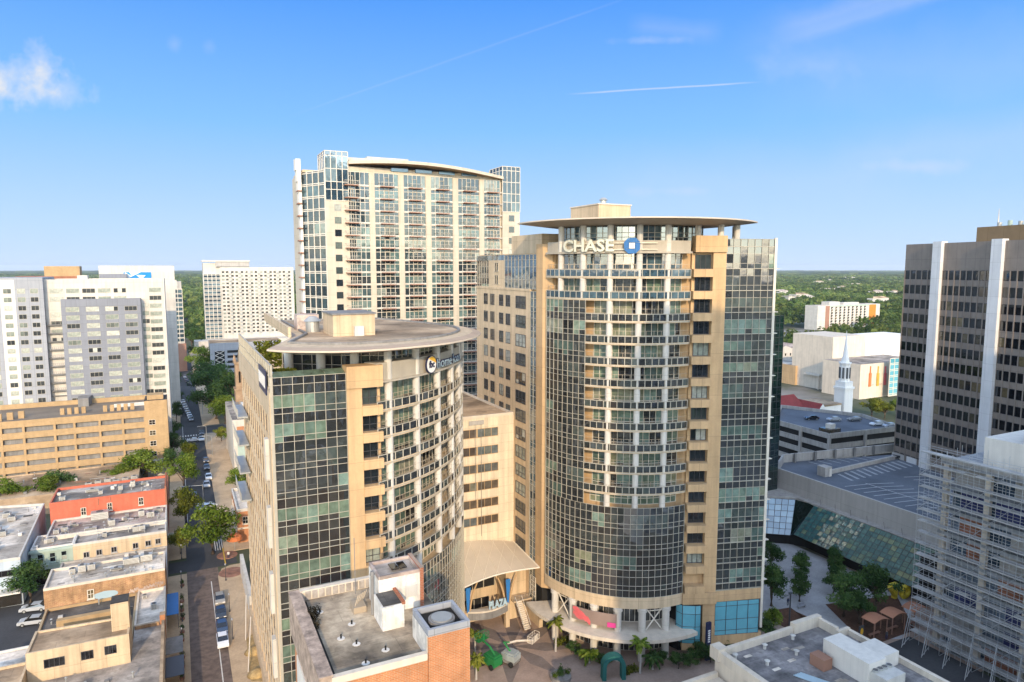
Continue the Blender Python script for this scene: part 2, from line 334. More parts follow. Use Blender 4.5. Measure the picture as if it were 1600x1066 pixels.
# ------------------------------------------------------------------ mesh builder
class MB:
    def __init__(s, off=(0, 0, 0)): s.o = off; s.v = []; s.f = []; s.m = []; s.t = []

    def V(s, x, y, z): s.v.append((x - s.o[0], y - s.o[1], z - s.o[2])); return len(s.v) - 1

    def face(s, pts, m=0, t=0.0):
        s.f.append([s.V(*p) for p in pts]); s.m.append(m); s.t.append(t)

    def idx(s, ids, m=0, t=0.0): s.f.append(list(ids)); s.m.append(m); s.t.append(t)

    def box(s, x0, x1, y0, y1, z0, z1, m=0, t=0.0, top=None):
        i = [s.V(x, y, z) for z in (z0, z1) for x, y in ((x0, y0), (x1, y0), (x1, y1), (x0, y1))]
        for q in ((3, 2, 1, 0), (0, 1, 5, 4), (1, 2, 6, 5), (2, 3, 7, 6), (3, 0, 4, 7)): s.idx([i[k] for k in q], m, t)
        s.idx([i[k] for k in (4, 5, 6, 7)], m if top is None else top, t)

    def prism(s, poly, z0, z1, m=0, top=None, t=0.0, bot=None):
        n = len(poly)
        a = [s.V(x, y, z0) for x, y in poly]; b = [s.V(x, y, z1) for x, y in poly]
        for i in range(n): j = (i + 1) % n; s.idx((a[i], a[j], b[j], b[i]), m, t)
        s.idx(b, m if top is None else top, t); s.idx(a[::-1], m if bot is None else bot, t)

    def beam(s, a, b, z0, z1, d0, d1, m=0, t=0.0, ext=0.0):
        """box along plan segment a-b; d0..d1 measured outwards (to the right of a->b)"""
        dx, dy = b[0] - a[0], b[1] - a[1]; l = math.hypot(dx, dy); dx /= l; dy /= l; nx, ny = dy, -dx
        a = (a[0] - dx * ext, a[1] - dy * ext); b = (b[0] + dx * ext, b[1] + dy * ext)
        q = [(a[0] + nx * d1, a[1] + ny * d1), (b[0] + nx * d1, b[1] + ny * d1), (b[0] + nx * d0, b[1] + ny * d0), (a[0] + nx * d0, a[1] + ny * d0)]
        s.prism(q, z0, z1, m, None, t)

    def cyl(s, x, y, z0, z1, r0, r1=None, n=12, m=0, t=0.0):
        r1 = r0 if r1 is None else r1
        a = [s.V(x + r0 * math.cos(2 * math.pi * k / n), y + r0 * math.sin(2 * math.pi * k / n), z0) for k in range(n)]
        b = [s.V(x + r1 * math.cos(2 * math.pi * k / n), y + r1 * math.sin(2 * math.pi * k / n), z1) for k in range(n)]
        for i in range(n): j = (i + 1) % n; s.idx((a[i], a[j], b[j], b[i]), m, t)
        s.idx(b, m, t); s.idx(a[::-1], m, t)

    def tube(s, pts, r, n=6, m=0, t=0.0):
        pts = [Vector(p) for p in pts]; rs = r if isinstance(r, (list, tuple)) else [r] * len(pts); rings = []
        for i, p in enumerate(pts):
            d = (pts[min(i + 1, len(pts) - 1)] - pts[max(i - 1, 0)]).normalized()
            u = d.cross(Vector((0, 0, 1)));
            if u.length < .05: u = d.cross(Vector((1, 0, 0)))
            u.normalize(); w = d.cross(u)
            rings.append([s.V(*(p + (u * math.cos(2 * math.pi * k / n) + w * math.sin(2 * math.pi * k / n)) * rs[i])) for k in range(n)])
        for a, b in zip(rings, rings[1:]):
            for i in range(n): j = (i + 1) % n; s.idx((a[i], a[j], b[j], b[i]), m, t)
        s.idx(rings[0][::-1], m, t); s.idx(rings[-1], m, t)

    def lathe(s, x, y, prof, n=12, m=0, t=0.0, sx=1, sy=1):
        rings = [[s.V(x + r * sx * math.cos(2 * math.pi * k / n), y + r * sy * math.sin(2 * math.pi * k / n), z) for k in range(n)] for r, z in prof]
        for a, b in zip(rings, rings[1:]):
            for i in range(n): j = (i + 1) % n; s.idx((a[i], a[j], b[j], b[i]), m, t)
        s.idx(rings[0][::-1], m, t); s.idx(rings[-1], m, t)

    def mesh(s, name, mats, smooth=False):
        me = bpy.data.meshes.new(name)
        nl = [len(f) for f in s.f]
        me.vertices.add(len(s.v)); me.vertices.foreach_set('co', np.array(s.v, dtype=np.float32).ravel())
        me.loops.add(sum(nl)); me.loops.foreach_set('vertex_index', np.array([i for f in s.f for i in f], dtype=np.int32))
        me.polygons.add(len(s.f)); st = np.concatenate(([0], np.cumsum(nl)[:-1])).astype(np.int32)
        me.polygons.foreach_set('loop_start', st); me.polygons.foreach_set('material_index', np.array(s.m, dtype=np.int32))
        me.polygons.foreach_set('use_smooth', np.full(len(s.f), bool(smooth)))
        for m in mats: me.materials.append(M[m] if isinstance(m, str) else m)
        at = me.attributes.new('tint', 'FLOAT', 'FACE'); at.data.foreach_set('value', np.array(s.t, dtype=np.float32))
        me.update(calc_edges=True)
        return me


def setp(o, label=None, cat=None, group=None, kind=None):
    if label: o['label'] = label
    if cat: o['category'] = cat
    if group: o['group'] = group
    if kind: o['kind'] = kind
    return o


SPLIT = {'parapet_band', 'parapet', 'platform', 'posts', 'balcony_back_wall', 'rear_parapet', 'shopfront_base', 'stair_stringer', 'wall_stain_pipe', 'downpipe', 'painted_patch', 'roof_pipe', 'parapet_panel', 'skylight', 'blue_pipe', 'front_parapet', 'ramp_wall', 'side_block', 'slab_edges', 'mint_bay', 'brow_wall', 'stair_rail', 'plant_room', 'street_front', 'cross_brace', 'roof_penthouse', 'bowed_fin', 'diagonal_brace', 'starter_bar', 'belt_course', 'cornice'}


def pieces(mb):
    """the separate solids of a builder (what touches stays together), each as a builder of its own"""
    n = len(mb.v); par = list(range(n))
    def find(i):
        while par[i] != i: par[i] = par[par[i]]; i = par[i]
        return i
    for f in mb.f:
        for k in f[1:]: par[find(k)] = find(f[0])
    comp = {}
    for i in range(n): comp.setdefault(find(i), []).append(i)
    cs = list(comp.values()); bb = [[min(mb.v[i][a] for i in c) - .03 for a in range(3)] + [max(mb.v[i][a] for i in c) + .03 for a in range(3)] for c in cs]
    grp = list(range(len(cs)))
    def gf(i):
        while grp[i] != i: i = grp[i]
        return i
    for i in range(len(cs)):
        for j in range(i):
            if all(bb[i][a] <= bb[j][a + 3] and bb[j][a] <= bb[i][a + 3] for a in range(3)): grp[gf(i)] = gf(j)
    gid = {}
    for k, c in enumerate(cs):
        for i in c: gid[i] = gf(k)
    out = {}
    for f, m, t in zip(mb.f, mb.m, mb.t):
        q = out.setdefault(gid[f[0]], MB((0, 0, 0))); q.f.append([q.V(*mb.v[i]) for i in f]); q.m.append(m); q.t.append(t)
    return list(out.values())


class Thing:
    """an Empty at the thing's base; its parts are built in street-grid coordinates (p, s, z)"""
    def __init__(s, name, label, cat, p, q, z=0.0, group=None, rot=0.0):
        s.e = bpy.data.objects.new(name, None); COL.objects.link(s.e); s.e.empty_display_size = .5
        s.o = (p, q, z); s.e.location = W(p, q, z); s.e.rotation_euler = (0, 0, A + rot); setp(s.e, label, cat, group)

    def mb(s): return MB(s.o)

    def part(s, name, mb, mats, parent=None, smooth=False, kind=None, label=None):
        if name in SPLIT:
            for q in pieces(mb): o = s.part_(name, q, mats, parent, smooth, kind, label)
            return o
        return s.part_(name, mb, mats, parent, smooth, kind, label)

    def part_(s, name, mb, mats, parent=None, smooth=False, kind=None, label=None):
        if not isinstance(mats, (list, tuple)): mats = [mats]
        o = bpy.data.objects.new(name, mb.mesh(name, mats, smooth)); COL.objects.link(o); o.parent = parent or s.e
        setp(o, label, None, None, kind); return o

    def inst(s, name, me, p, q, z, rz=0.0, parent=None, scale=None):
        o = bpy.data.objects.new(name, me); COL.objects.link(o); o.parent = parent or s.e
        o.location = (p - s.o[0], q - s.o[1], z - s.o[2]) if parent is None else (p, q, z); o.rotation_euler = (0, 0, rz)
        if scale: o.scale = scale
        return o


def copy_thing(e, p, q, z=0.0, rz=None, label=None, scale=None):
    r = e.copy(); COL.objects.link(r); r.location = W(p, q, z)
    if rz is not None: r.rotation_euler = (0, 0, rz)
    if scale: r.scale = (scale,) * 3 if not isinstance(scale, tuple) else scale
    if label: r['label'] = label
    for ch in e.children:
        c = ch.copy(); COL.objects.link(c); c.parent = r
        for g in ch.children: d = g.copy(); COL.objects.link(d); d.parent = c
    return r


def structure(name, mb, mats, kind='structure', smooth=False):
    if not isinstance(mats, (list, tuple)): mats = [mats]
    o = bpy.data.objects.new(name, mb.mesh(name, mats, smooth)); COL.objects.link(o); o.rotation_euler = (0, 0, A); o['kind'] = kind
    return o


# ------------------------------------------------------------------ facade tools
def rows_of(ztop, zbot, pat):
    """[(z1, z0, kind)] from the top down, repeating the floor pattern"""
    out = []; z = ztop; k = 0
    while z > zbot + .05:
        h, kd = pat[k % len(pat)]; z0 = max(z - h, zbot); out.append((z, z0, kd)); z = z0; k += 1
    return out


FLOORPAT = ((1.25, 's'), (1.5, 'v'), (.75, 'l'))


def curtain(T, name, path, rows, seed=0, mats=('curt', 'frame'), mw=.06, md=.1, blind=.5, straight=True, thick=None, tilt=.006, sub='mullion_grid'):
    r = random.Random(seed); g = T.mb(); fr = T.mb(); n = len(path) - 1
    state = [0.0] * n
    for (z1, z0, kd) in rows:
        if kd == 'v':                                            # a floor's rooms: runs of panes share their blinds
            i = 0
            while i < n:
                run = r.choice((2, 2, 3, 4, 6)); val = r.uniform(.66, .99) if r.random() < blind else r.uniform(0, .6)
                for k in range(i, min(n, i + run)): state[k] = val + r.uniform(-.03, .03)
                i += run
        for i in range(n):
            a, b = path[i], path[i + 1]
            dx, dy = b[0] - a[0], b[1] - a[1]; l = math.hypot(dx, dy); nx, ny = dy / l, -dx / l
            if kd == 's': t = r.uniform(0, .42)
            elif kd == 'v': t = min(max(state[i], 0), .999)
            else: t = state[i] if r.random() < .6 else r.uniform(0, .55)
            tx = r.uniform(-tilt, tilt) * l * .5; tz = r.uniform(-tilt, tilt) * (z1 - z0) * .5
            def P(q, z, e): return (q[0] + nx * e, q[1] + ny * e, z)
            g.face((P(a, z0, -tx - tz), P(b, z0, tx - tz), P(b, z1, tx + tz), P(a, z1, -tx + tz)), 0, min(max(t, 0), .999))
    for k, q in enumerate(path):
        a = path[max(k - 1, 0)]; b = path[min(k + 1, n)]; ang = math.atan2(b[1] - a[1], b[0] - a[0])
        dx, dy = math.cos(ang) * mw / 2, math.sin(ang) * mw / 2
        fr.beam((q[0] - dx, q[1] - dy), (q[0] + dx, q[1] + dy), rows[-1][1], rows[0][0], -.06, md)
    zs = [rows[0][0]] + [rw[1] for rw in rows]; kinds = [rows[0][2]] + [rw[2] for rw in rows]
    for j, z in enumerate(zs):
        th = mw * (thick if (thick and j and kinds[j] == 'l') else 1) / 2; dd = md - .02 + (.1 if thick and kinds[j] == 'l' else 0)
        segs = [(path[0], path[-1])] if straight else list(zip(path, path[1:]))
        for a, b in segs: fr.beam(a, b, z - th, z + th, -.05, dd)
    o = T.part(name, g, mats[0]); T.part(sub, fr, mats[1], parent=o)
    return o


def div(a, b, n): return [(a[0] + (b[0] - a[0]) * k / n, a[1] + (b[1] - a[1]) * k / n) for k in range(n + 1)]
def arc(cx, cy, r, d0, d1, n): return [(cx + r * math.cos(R(d0 + (d1 - d0) * k / n)), cy + r * math.sin(R(d0 + (d1 - d0) * k / n))) for k in range(n + 1)]


def window_mesh(name, w, h, nx=2, nz=2, fm='frame', gm='win', fw=.07, dep=.12, sill=False, zsplit=None):
    """one window facing -y, centred at x=0, its foot at z=0; wall face at y=0, glass set just proud of it"""
    b = MB()
    xs = [-w / 2 + w * k / nx for k in range(nx + 1)]; zs = [h * k / nz for k in range(nz + 1)] if not zsplit else [0, h * zsplit, h]
    for i in range(nx):
        for j in range(len(zs) - 1): b.face(((xs[i], -.02, zs[j]), (xs[i + 1], -.02, zs[j]), (xs[i + 1], -.02, zs[j + 1]), (xs[i], -.02, zs[j + 1])), 0, rnd.uniform(0, .06))
    for k, x in enumerate(xs):
        e = fw if k in (0, nx) else fw * .7; b.box(x - e / 2, x + e / 2, -dep, 0, -fw / 2, h + fw / 2, 1)
    for k, z in enumerate(zs):
        e = fw if k in (0, len(zs) - 1) else fw * .7
        for i in range(nx): b.box(xs[i] + fw / 2, xs[i + 1] - fw / 2, -dep + .015, 0, z - e / 2, z + e / 2, 1)
    if sill: b.box(-w / 2 - .15, w / 2 + .15, -.3, 0, -.2, -.06, 1)
    me = b.mesh(name, [gm, fm]); return me


def put_windows(T, me, spots, name='window', limit=100):
    """spots (p, s, z, rz): the largest in view become parts of their own, the rest one part"""
    def dist(q): return (W(q[0], q[1], q[2]) - Vector((0, 0, H))).length
    spots = sorted(spots, key=dist)
    for q in spots[:limit]: T.inst(name, me, q[0], q[1], q[2], q[3])
    rest = spots[limit:]
    if rest:
        b = T.mb(); co = [v.co.copy() for v in me.vertices]
        for q in rest:
            c, s_ = math.cos(q[3]), math.sin(q[3]); t = rnd.random(); base = len(b.v)
            for v in co: b.V(q[0] + v.x * c - v.y * s_, q[1] + v.x * s_ + v.y * c, q[2] + v.z)
            for pl in me.polygons: b.idx([base + i for i in pl.vertices], pl.material_index, t)
        T.part(name, b, [m for m in me.materials], kind='stuff')


def railing(b, path, z, h=1.05, step=1.2, m=0):
    for a, c in zip(path, path[1:]):
        b.beam(a, c, z + h - .05, z + h, -.03, .03, m); b.beam(a, c, z + .1, z + .14, -.02, .02, m)
        l = math.hypot(c[0] - a[0], c[1] - a[1]); k = max(1, int(l / step))
        for i in range(k):
            x, y = a[0] + (c[0] - a[0]) * i / k, a[1] + (c[1] - a[1]) * i / k; b.box(x - .025, x + .025, y - .025, y + .025, z, z + h - .05, m)


def text_mesh(name, txt, height, depth, mats, bold=0.0, width=None):
    cu = bpy.data.curves.new(name, 'FONT'); cu.body = txt; cu.extrude = depth / 2; cu.offset = bold; cu.resolution_u = 3; cu.size = 1
    o = bpy.data.objects.new(name, cu); COL.objects.link(o)
    me = bpy.data.meshes.new_from_object(o.evaluated_get(bpy.context.evaluated_depsgraph_get()))
    bpy.data.objects.remove(o); bpy.data.curves.remove(cu)
    xs = [v.co.x for v in me.vertices]; ys = [v.co.y for v in me.vertices]
    k = height / (max(ys) - min(ys)); kx = k if width is None else width / (max(xs) - min(xs)); x0, y0 = min(xs), min(ys)
    for v in me.vertices: x, y, z = v.co; v.co = ((x - x0) * kx, -z, (y - y0) * k)      # upright, facing -y
    me.materials.clear()
    for m in mats: me.materials.append(M[m])
    me.name = name; me.update(); return me


def bend(me, T, cx, cy, r, deg0):
    """wrap an upright mesh (x along, -y out) round the arc centre (cx, cy)"""
    for v in me.vertices:
        x, y, z = v.co; a = R(deg0) + x / r; rr = r - y
        v.co = (cx + rr * math.cos(a) - T.o[0], cy + rr * math.sin(a) - T.o[1], z - T.o[2])
    me.update()


def addmesh(name, me, parent, loc=(0, 0, 0), rot=(0, 0, 0)):
    o = bpy.data.objects.new(name, me); COL.objects.link(o); o.parent = parent; o.location = loc; o.rotation_euler = rot; return o


def parapet(b, poly, z0, z1, w, m=0):
    """wall standing on the inside edge of a counter-clockwise roof outline (mitred, so its corners do not overlap)"""
    n = len(poly); inn = []
    for i in range(n):
        p0, p1, p2 = Vector(poly[i - 1]), Vector(poly[i]), Vector(poly[(i + 1) % n])
        e1 = (p1 - p0).normalized(); e2 = (p2 - p1).normalized(); n1 = Vector((-e1.y, e1.x)); n2 = Vector((-e2.y, e2.x))
        k = n1 + n2; k = k / max(k.dot(n1), .2); inn.append(p1 + k * w)
    for i in range(n):
        j = (i + 1) % n; a, c, d, e = poly[i], poly[j], inn[j], inn[i]
        f = [b.V(a[0], a[1], z0), b.V(c[0], c[1], z0), b.V(c[0], c[1], z1), b.V(a[0], a[1], z1), b.V(e[0], e[1], z0), b.V(d[0], d[1], z0), b.V(d[0], d[1], z1), b.V(e[0], e[1], z1)]
        b.idx((f[0], f[1], f[2], f[3]), m); b.idx((f[3], f[2], f[6], f[7]), m); b.idx((f[5], f[4], f[7], f[6]), m)


def rect(x0, x1, y0, y1): return [(x0, y0), (x1, y0), (x1, y1), (x0, y1)]


def ATS(px, py, s_):
    """survey helper: (p, z) where the photo's (px, py) meets the facade plane s = s_"""
    u = (px - 800) / 1067; v = (533 - py) / 1067; d = (u, cth + sth * v, -sth + cth * v)
    t = s_ / (-d[0] * SA + d[1] * CA); return (PS(d[0] * t, d[1] * t)[0], H + d[2] * t)


def ATP(px, py, p_):
    u = (px - 800) / 1067; v = (533 - py) / 1067; d = (u, cth + sth * v, -sth + cth * v)
    t = p_ / (d[0] * CA + d[1] * SA); return (PS(d[0] * t, d[1] * t)[1], H + d[2] * t)


# ================================================================== GROUND
def ground():
    b = MB(); n = 48; rr = [0, 150, 400, 1000, 3000, 9000, 20000]
    m, N, L, bs = newmat('city ground')
    nz = noise(N, L, .013, 6, .6); rp = ramp(N, [(.38, (.035, .055, .018)), (.5, (.07, .075, .04)), (.58, (.16, .15, .13)), (.7, (.24, .22, .20))]); L.new(nz.outputs['Fac'], rp.inputs[0])
    L.new(rp.outputs[0], bs.inputs['Base Color']); bs.inputs['Roughness'].default_value = .95
    rings = [[b.V(r * math.cos(2 * math.pi * k / n), r * math.sin(2 * math.pi * k / n), 0) for k in range(n)] for r in rr[1:]]
    c = b.V(0, 0, 0)
    for k in range(n): b.idx((c, rings[0][k], rings[0][(k + 1) % n]))
    for a, d in zip(rings, rings[1:]):
        for k in range(n): b.idx((a[k], d[k], d[(k + 1) % n], a[(k + 1) % n]))
    structure('ground', b, m)

    def sheet(name, x0, x1, y0, y1, z, mt, kind='structure'):
        b = MB(); b.face(((x0, y0, z), (x1, y0, z), (x1, y1, z), (x0, y1, z))); return structure(name, b, mt, kind)
    # main street: brick-paved near stretch, asphalt farther on
    sheet('brick_street', -.6, 5.5, 60, 157, .008, 'brickroad')
    sheet('street', -.6, 7.5, 157, 620, .008, 'asphalt')
    sheet('cross_street', -60, 9.5, 157.5, 163.5, .012, 'asphalt')
    sheet('far_cross_street', -120, 120, 292, 304, .012, 'asphalt')
    sheet('parking_lot', -70, -22.5, 120, 158, .006, 'asphalt')
    b = MB(); b.box(5.5, 10.5, 60, 152, 0, .13); b.prism([(5.5, 152), (10.5, 152), (10.5, 156.5), (8, 156.5), (6.2, 155.4)], 0, .13); structure('sidewalk', b, 'sidewalk')
    b = MB(); b.box(7.5, 16, 164.5, 290, 0, .13); structure('sidewalk', b, 'sidewalk')
    b = MB(); b.box(-4.2, -.6, 60, 156, 0, .13); structure('sidewalk', b, 'sidewalk')
    b = MB(); b.box(-4.2, -.6, 165, 290, 0, .13); structure('sidewalk', b, 'sidewalk')
    b = MB(); b.box(-4.2, -.6, 306, 600, 0, .13); b.box(7.5, 14, 306, 600, 0, .13); structure('sidewalk', b, 'sidewalk')
    b = MB(); b.box(7.3, 7.5, 164.5, 290, 0, .15); b.box(5.3, 5.5, 60, 152, 0, .15); structure('kerb', b, 'sidewalk')
    b = MB()
    b.face(((3.82, 62, .02), (3.98, 62, .02), (3.98, 150, .02), (3.82, 150, .02)))
    for k in range(10): y = 290.5 - 4 + 0; b.face(((-.2 + k * .78, 284, .02), (.2 + k * .78, 284, .02), (.2 + k * .78, 285.0, .02), (-.2 + k * .78, 285.0, .02)))
    for k in range(8):
        x = -.2 + k * .95; b.face(((x, 288.3, .02), (x + .45, 288.3, .02), (x + .45, 290.6, .02), (x, 290.6, .02)))
    for y0 in (164.5, 240): b.face(((.0, y0 + 20, .02), (.12, y0 + 20, .02), (.12, y0 + 70, .02), (.0, y0 + 70, .02)))
    for k in range(5):                                                  # hatched no-parking box below the big street tree
        x = 5.0 + k * .5; b.face(((x, 166.5 + 0 * k, .02), (x + .15, 166.5, .02), (x + .15, 173.5, .02), (x, 173.5, .02)))
    for k in range(4):
        x = .5 + k * 1.7; b.face(((x, 201, .02), (x + .9, 201, .02), (x + .9, 203.5, .02), (x, 203.5, .02)))
    structure('road_markings', b, 'line')
    # plaza between the towers
    b = MB(); b.prism([(24, 60), (125, 60), (130.5, 77), (127, 120), (58, 126), (34, 116), (24, 82)], -.5, .02); structure('plaza_paving', b, 'plaza')
    b = MB(); cx, cy = GP(800, 1010)
    for k in range(8):
        a = math.pi / 4 * k + .3; q = math.pi / 8 * .6
        b.face(((cx, cy, .03), (cx + 6 * math.cos(a - q), cy + 6 * math.sin(a - q), .03), (cx + 12 * math.cos(a), cy + 12 * math.sin(a), .03), (cx + 6 * math.cos(a + q), cy + 6 * math.sin(a + q), .03)))
    structure('plaza_star_inlay', b, 'plazad')
    b = MB(); b.prism([(92, 95), (100, 78), (112, 72), (126, 79), (128.5, 92), (128, 118), (104, 118)], 0, .03); structure('plaza_grey_paving', b, 'plazag')
    for i, poly in enumerate(([(1205, 955), (1235, 950), (1282, 985), (1245, 990), (1215, 975)], [(1240, 955), (1270, 968), (1290, 985), (1270, 980)])):
        b = MB(); b.prism([GP(*q) for q in poly][::-1], 0, .12); structure('mulch_bed', b, 'mulch')
    b = MB(); b.prism([GP(*q) for q in ((1290, 945), (1400, 930), (1430, 985), (1360, 1010), (1330, 985))][::-1], 0, .1); structure('planting_bed', b, 'mulch')
    sheet('side_street', 96, 114, 20, 72, .04, 'asphalt')


ground()


# ================================================================== LEFT APARTMENT TOWER (curved front, loan sign)
def left_tower():
    T = Thing('apartment_tower', 'beige and dark glass tower beside the brick street with a round loan sign', 'building', 9.6, 82.6)
    cx, cy, RR = 10.2, 113.4, 33.0; zt = 51.4; FL = 3.42
    core = [(10.0, 83.0), (18.1, 83.0), (22.2, 84.6)] + arc(cx, cy, RR - 2.4, -67, 8, 16) + [(40, 129), (10.0, 129)]
    b = T.mb(); b.prism(core, 0, 50.4, 0, 1); T.part('wall', b, ['tan', 'rooftan'])
    # street wall: ribs and recessed strips
    b = T.mb(); b.box(9.2, 9.99, 82.62, 84.4, 0, 50.6); b.box(9.5, 9.98, 84.4, 129, 0, 3.2); b.box(9.5, 9.98, 84.4, 129, 47.2, 50.6)
    for k in range(15): y = 84.9 + k * 3.0; b.box(9.84, 9.98, y, y + .75, 3.2, 47.2)
    for k in range(13): z = 5.6 + k * FL; b.box(9.88, 9.98, 84.4, 129, z - .55, z + .45)
    T.part('street_wall', b, 'beige')
    me = window_mesh('street window', 2.1, 2.3, 2, 2, 'dframe', 'windark', .06, .05)
    put_windows(T, me, [(9.99, 84.9 + k * 3.0 + 1.87, 6.1 + j * FL, -math.pi / 2) for k in range(14) for j in range(12)])
    for k, z in enumerate((41.5, 32.8, 24.2, 15.6)):      # pale bay boxes near the corner
        b = T.mb(); b.box(9.0, 9.44, 86.9, 88.1, z - 2.6, z + 2.6); T.part('bay_fin', b, 'whiteclean')
    for k in range(4):
        z = 41.2 - k * 4.6; b = T.mb(); b.box(8.0, 9.6, 116, 127, z - .25, z)
        for j in range(15): b.box(8.02, 8.1, 116.1 + j * .75, 116.2 + j * .75, z, z + 1.2)
        b.box(7.98, 8.06, 116, 127, z + 1.2, z + 1.3); o = T.part('balcony', b, ['steel'])
    # terrace screen along the street with a banner
    g = T.mb()
    for k in range(20):
        y = 83.4 + k * 2.2; g.face(((9.62, y + 2.2, 50.7), (9.62, y, 50.7), (9.62, y, 53.6), (9.62, y + 2.2, 53.6)), 0, rnd.random() * .99)
    o = T.part('terrace_screen', g, 'curtsky'); fr = T.mb()
    for k in range(21): y = 83.4 + k * 2.2; fr.box(9.5, 9.74, y - .05, y + .05, 50.6, 53.7)
    for z in (50.65, 52.1, 53.65): fr.box(9.52, 9.72, 83.4, 127.4, z - .04, z + .04)
    T.part('screen_frame', fr, 'frame', o)
    b = T.mb(); b.box(9.28, 9.4, 86.5, 94, 49.6, 52.6); T.part('banner', b, 'navy'); b = T.mb()
    for k in range(7): b.box(9.24, 9.27, 87 + k, 87.55 + k, 50.4, 51.9)
    T.part('banner_lettering', b, 'swhite')
    # front curtain wall
    path = [(9.62, 82.6), (10.6, 82.6)] + div((10.6, 82.6), (18.1, 82.6), 6)[1:]
    rows = [(52.3, zt, 'l')] + rows_of(zt, 0, ((1.2, 's'), (1.5, 'v'), (.72, 'l')))
    curtain(T, 'curtain_wall', path, rows, 3, blind=.62)
    b = T.mb(); b.box(9.3, 9.6, 82.45, 82.62, 0, 52.4); T.part('corner_mullion', b, 'frame')
    # pier with punched windows
    b = T.mb(); b.box(18.15, 20.0, 82.35, 84.4, 0, 50.4); b.box(18.12, 22.6, 82.1, 84.5, 50.4, 53.1)
    for k in range(15):
        z = 48.1 - k * FL
        if z < 2: break
        b.box(20.0, 22.55, 82.2, 84.3, z - 1.25, z)
    b.box(20.0, 22.5, 83.4, 84.4, 0, 50.4); T.part('pier', b, 'tan')
    me = window_mesh('pier window', 1.9, 2.1, 2, 2, 'dframe', 'win', .08, .14, False, .38)
    put_windows(T, me, [(21.1, 83.4, 48.14 - k * FL, 0) for k in range(15) if 48.1 - k * FL > 3])
    # curved balconies
    aP = arc(cx, cy, RR, -69.2, -8, 26)
    zl = 48.4 - 7 * FL
    for k in range(7):
        z = 48.4 - k * FL; b = T.mb(); b.prism(arc(cx, cy, RR + .06, -69.2, -8, 40) + arc(cx, cy, RR - 2.6, -8, -69.2, 20), z - 1.42, z - 1.02)
        o = T.part('balcony', b, 'cream')
        g = T.mb(); fr = T.mb()
        for a, c in zip(aP, aP[1:]):
            g.beam(a, c, z - 1.02, z - .05, -.06, .02, 0, rnd.uniform(0, .55))
        for q, q2 in zip(aP, aP[1:]): fr.beam(q, q2, z - .08, z + .02, -.08, .07); fr.beam(q, q2, z - 1.27, z - 1.16, -.05, .1)
        for q in aP: fr.box(q[0] - .06, q[0] + .06, q[1] - .06, q[1] + .06, z - 1.2, z - .05)
        T.part('glass_band', g, 'curt', o); T.part('band_frame', fr, 'frame', o)
        r_ = T.mb(); railing(r_, arc(cx, cy, RR - .25, -69, -8, 26), z, .75, .7); T.part('railing', r_, 'woodrail', o)
        pp = arc(cx, cy, RR - 2.35, -67, -8, 30)
        curtain(T, 'balcony_glazing', pp, [(z + 2.1, z - .3, 'v'), (z - .3, z - .95, 'l')], 40 + k, ('curt', 'frame'), .07, .08, .8, False, sub='glazing_frame')
    b = T.mb(); b.prism(arc(cx, cy, RR - .1, -69.2, -8, 40) + arc(cx, cy, RR - 2.6, -8, -69.2, 20), 51.0, 53.2); b.prism(arc(cx, cy, RR + .25, -69.2, -8, 40) + arc(cx, cy, RR - 2.2, -8, -69.2, 20), 50.75, 51.0)
    T.part('fascia', b, 'taupe2')
    curtain(T, 'balcony_glazing', arc(cx, cy, RR - 2.35, -67, -8, 30), [(zl + 2.1, zl + .7, 'v'), (zl + .7, zl - .95, 'v')], 57, ('curt', 'offwhite'), .08, .08, .55, False, sub='glazing_frame')
    for d in (-65.5, -56.5, -47.3, -38.5, -30, -21.5, -13):
        b = T.mb(); x, y = cx + (RR - .42) * math.cos(R(d)), cy + (RR - .42) * math.sin(R(d)); b.cyl(x, y, zl, 54.9, .5, n=14); T.part('column', b, 'whiteclean', smooth=False)
    b = T.mb(); b.prism(aP + arc(cx, cy, RR - 2.6, -8, -69.2, 20), zl - 1.3, zl - 1.1); T.part('floor_slab', b, 'cream')
    curtain(T, 'curved_curtain_wall', arc(cx, cy, RR, -69.2, -4, 44), rows_of(zl, 0, ((1.2, 's'), (1.5, 'v'), (.72, 'l'))), 9, blind=.10, straight=False)
    # top storey under the canopy
    pp = [(12.5, 95), (17, 91.5), (21.5, 88.5), (25.5, 86.4), (29.5, 88.4), (33, 91.5), (36, 95.5), (38.6, 101), (39.6, 108)]
    pp2 = []
    for a, c in zip(pp, pp[1:]): pp2 += div(a, c, 4)[:-1]
    pp2.append(pp[-1]); curtain(T, 'top_storey_glazing', pp2, [(54.8, 53.6, 'v'), (53.6, 52.3, 'v'), (52.3, 50.4, 'l')], 77, ('curt', 'frame'), .08, .1, .15, False, sub='glazing_frame')
    for q in ((13.0, 93.2), (16.6, 90.2), (20.4, 87.6)):
        b = T.mb(); b.cyl(q[0], q[1], 50.4, 54.9, .6, n=14); T.part('column', b, 'whiteclean')
    # roof canopy: lens of shallow dish section
    co = [(9.4, 85), (11, 82.8), (13.4, 81.2), (16, 79.9), (18.9, 79.2), (22.5, 79.3), (26, 80.2), (29, 81.2), (31.7, 82.6), (34.2, 84.5), (36.5, 86.7), (38.6, 89.4), (40.4, 92.5), (41.6, 96), (42.3, 100), (42.3, 104), (41.6, 108), (40.2, 113), (38, 120), (34, 129.5), (14.5, 130), (14.2, 98), (12, 92)]
    cen = Vector((26, 105)); inn = [tuple(cen + (Vector(q) - cen) * .93) for q in co]; inn2 = [tuple(cen + (Vector(q) - cen) * .83) for q in co]
    b = T.mb(); n = len(co)
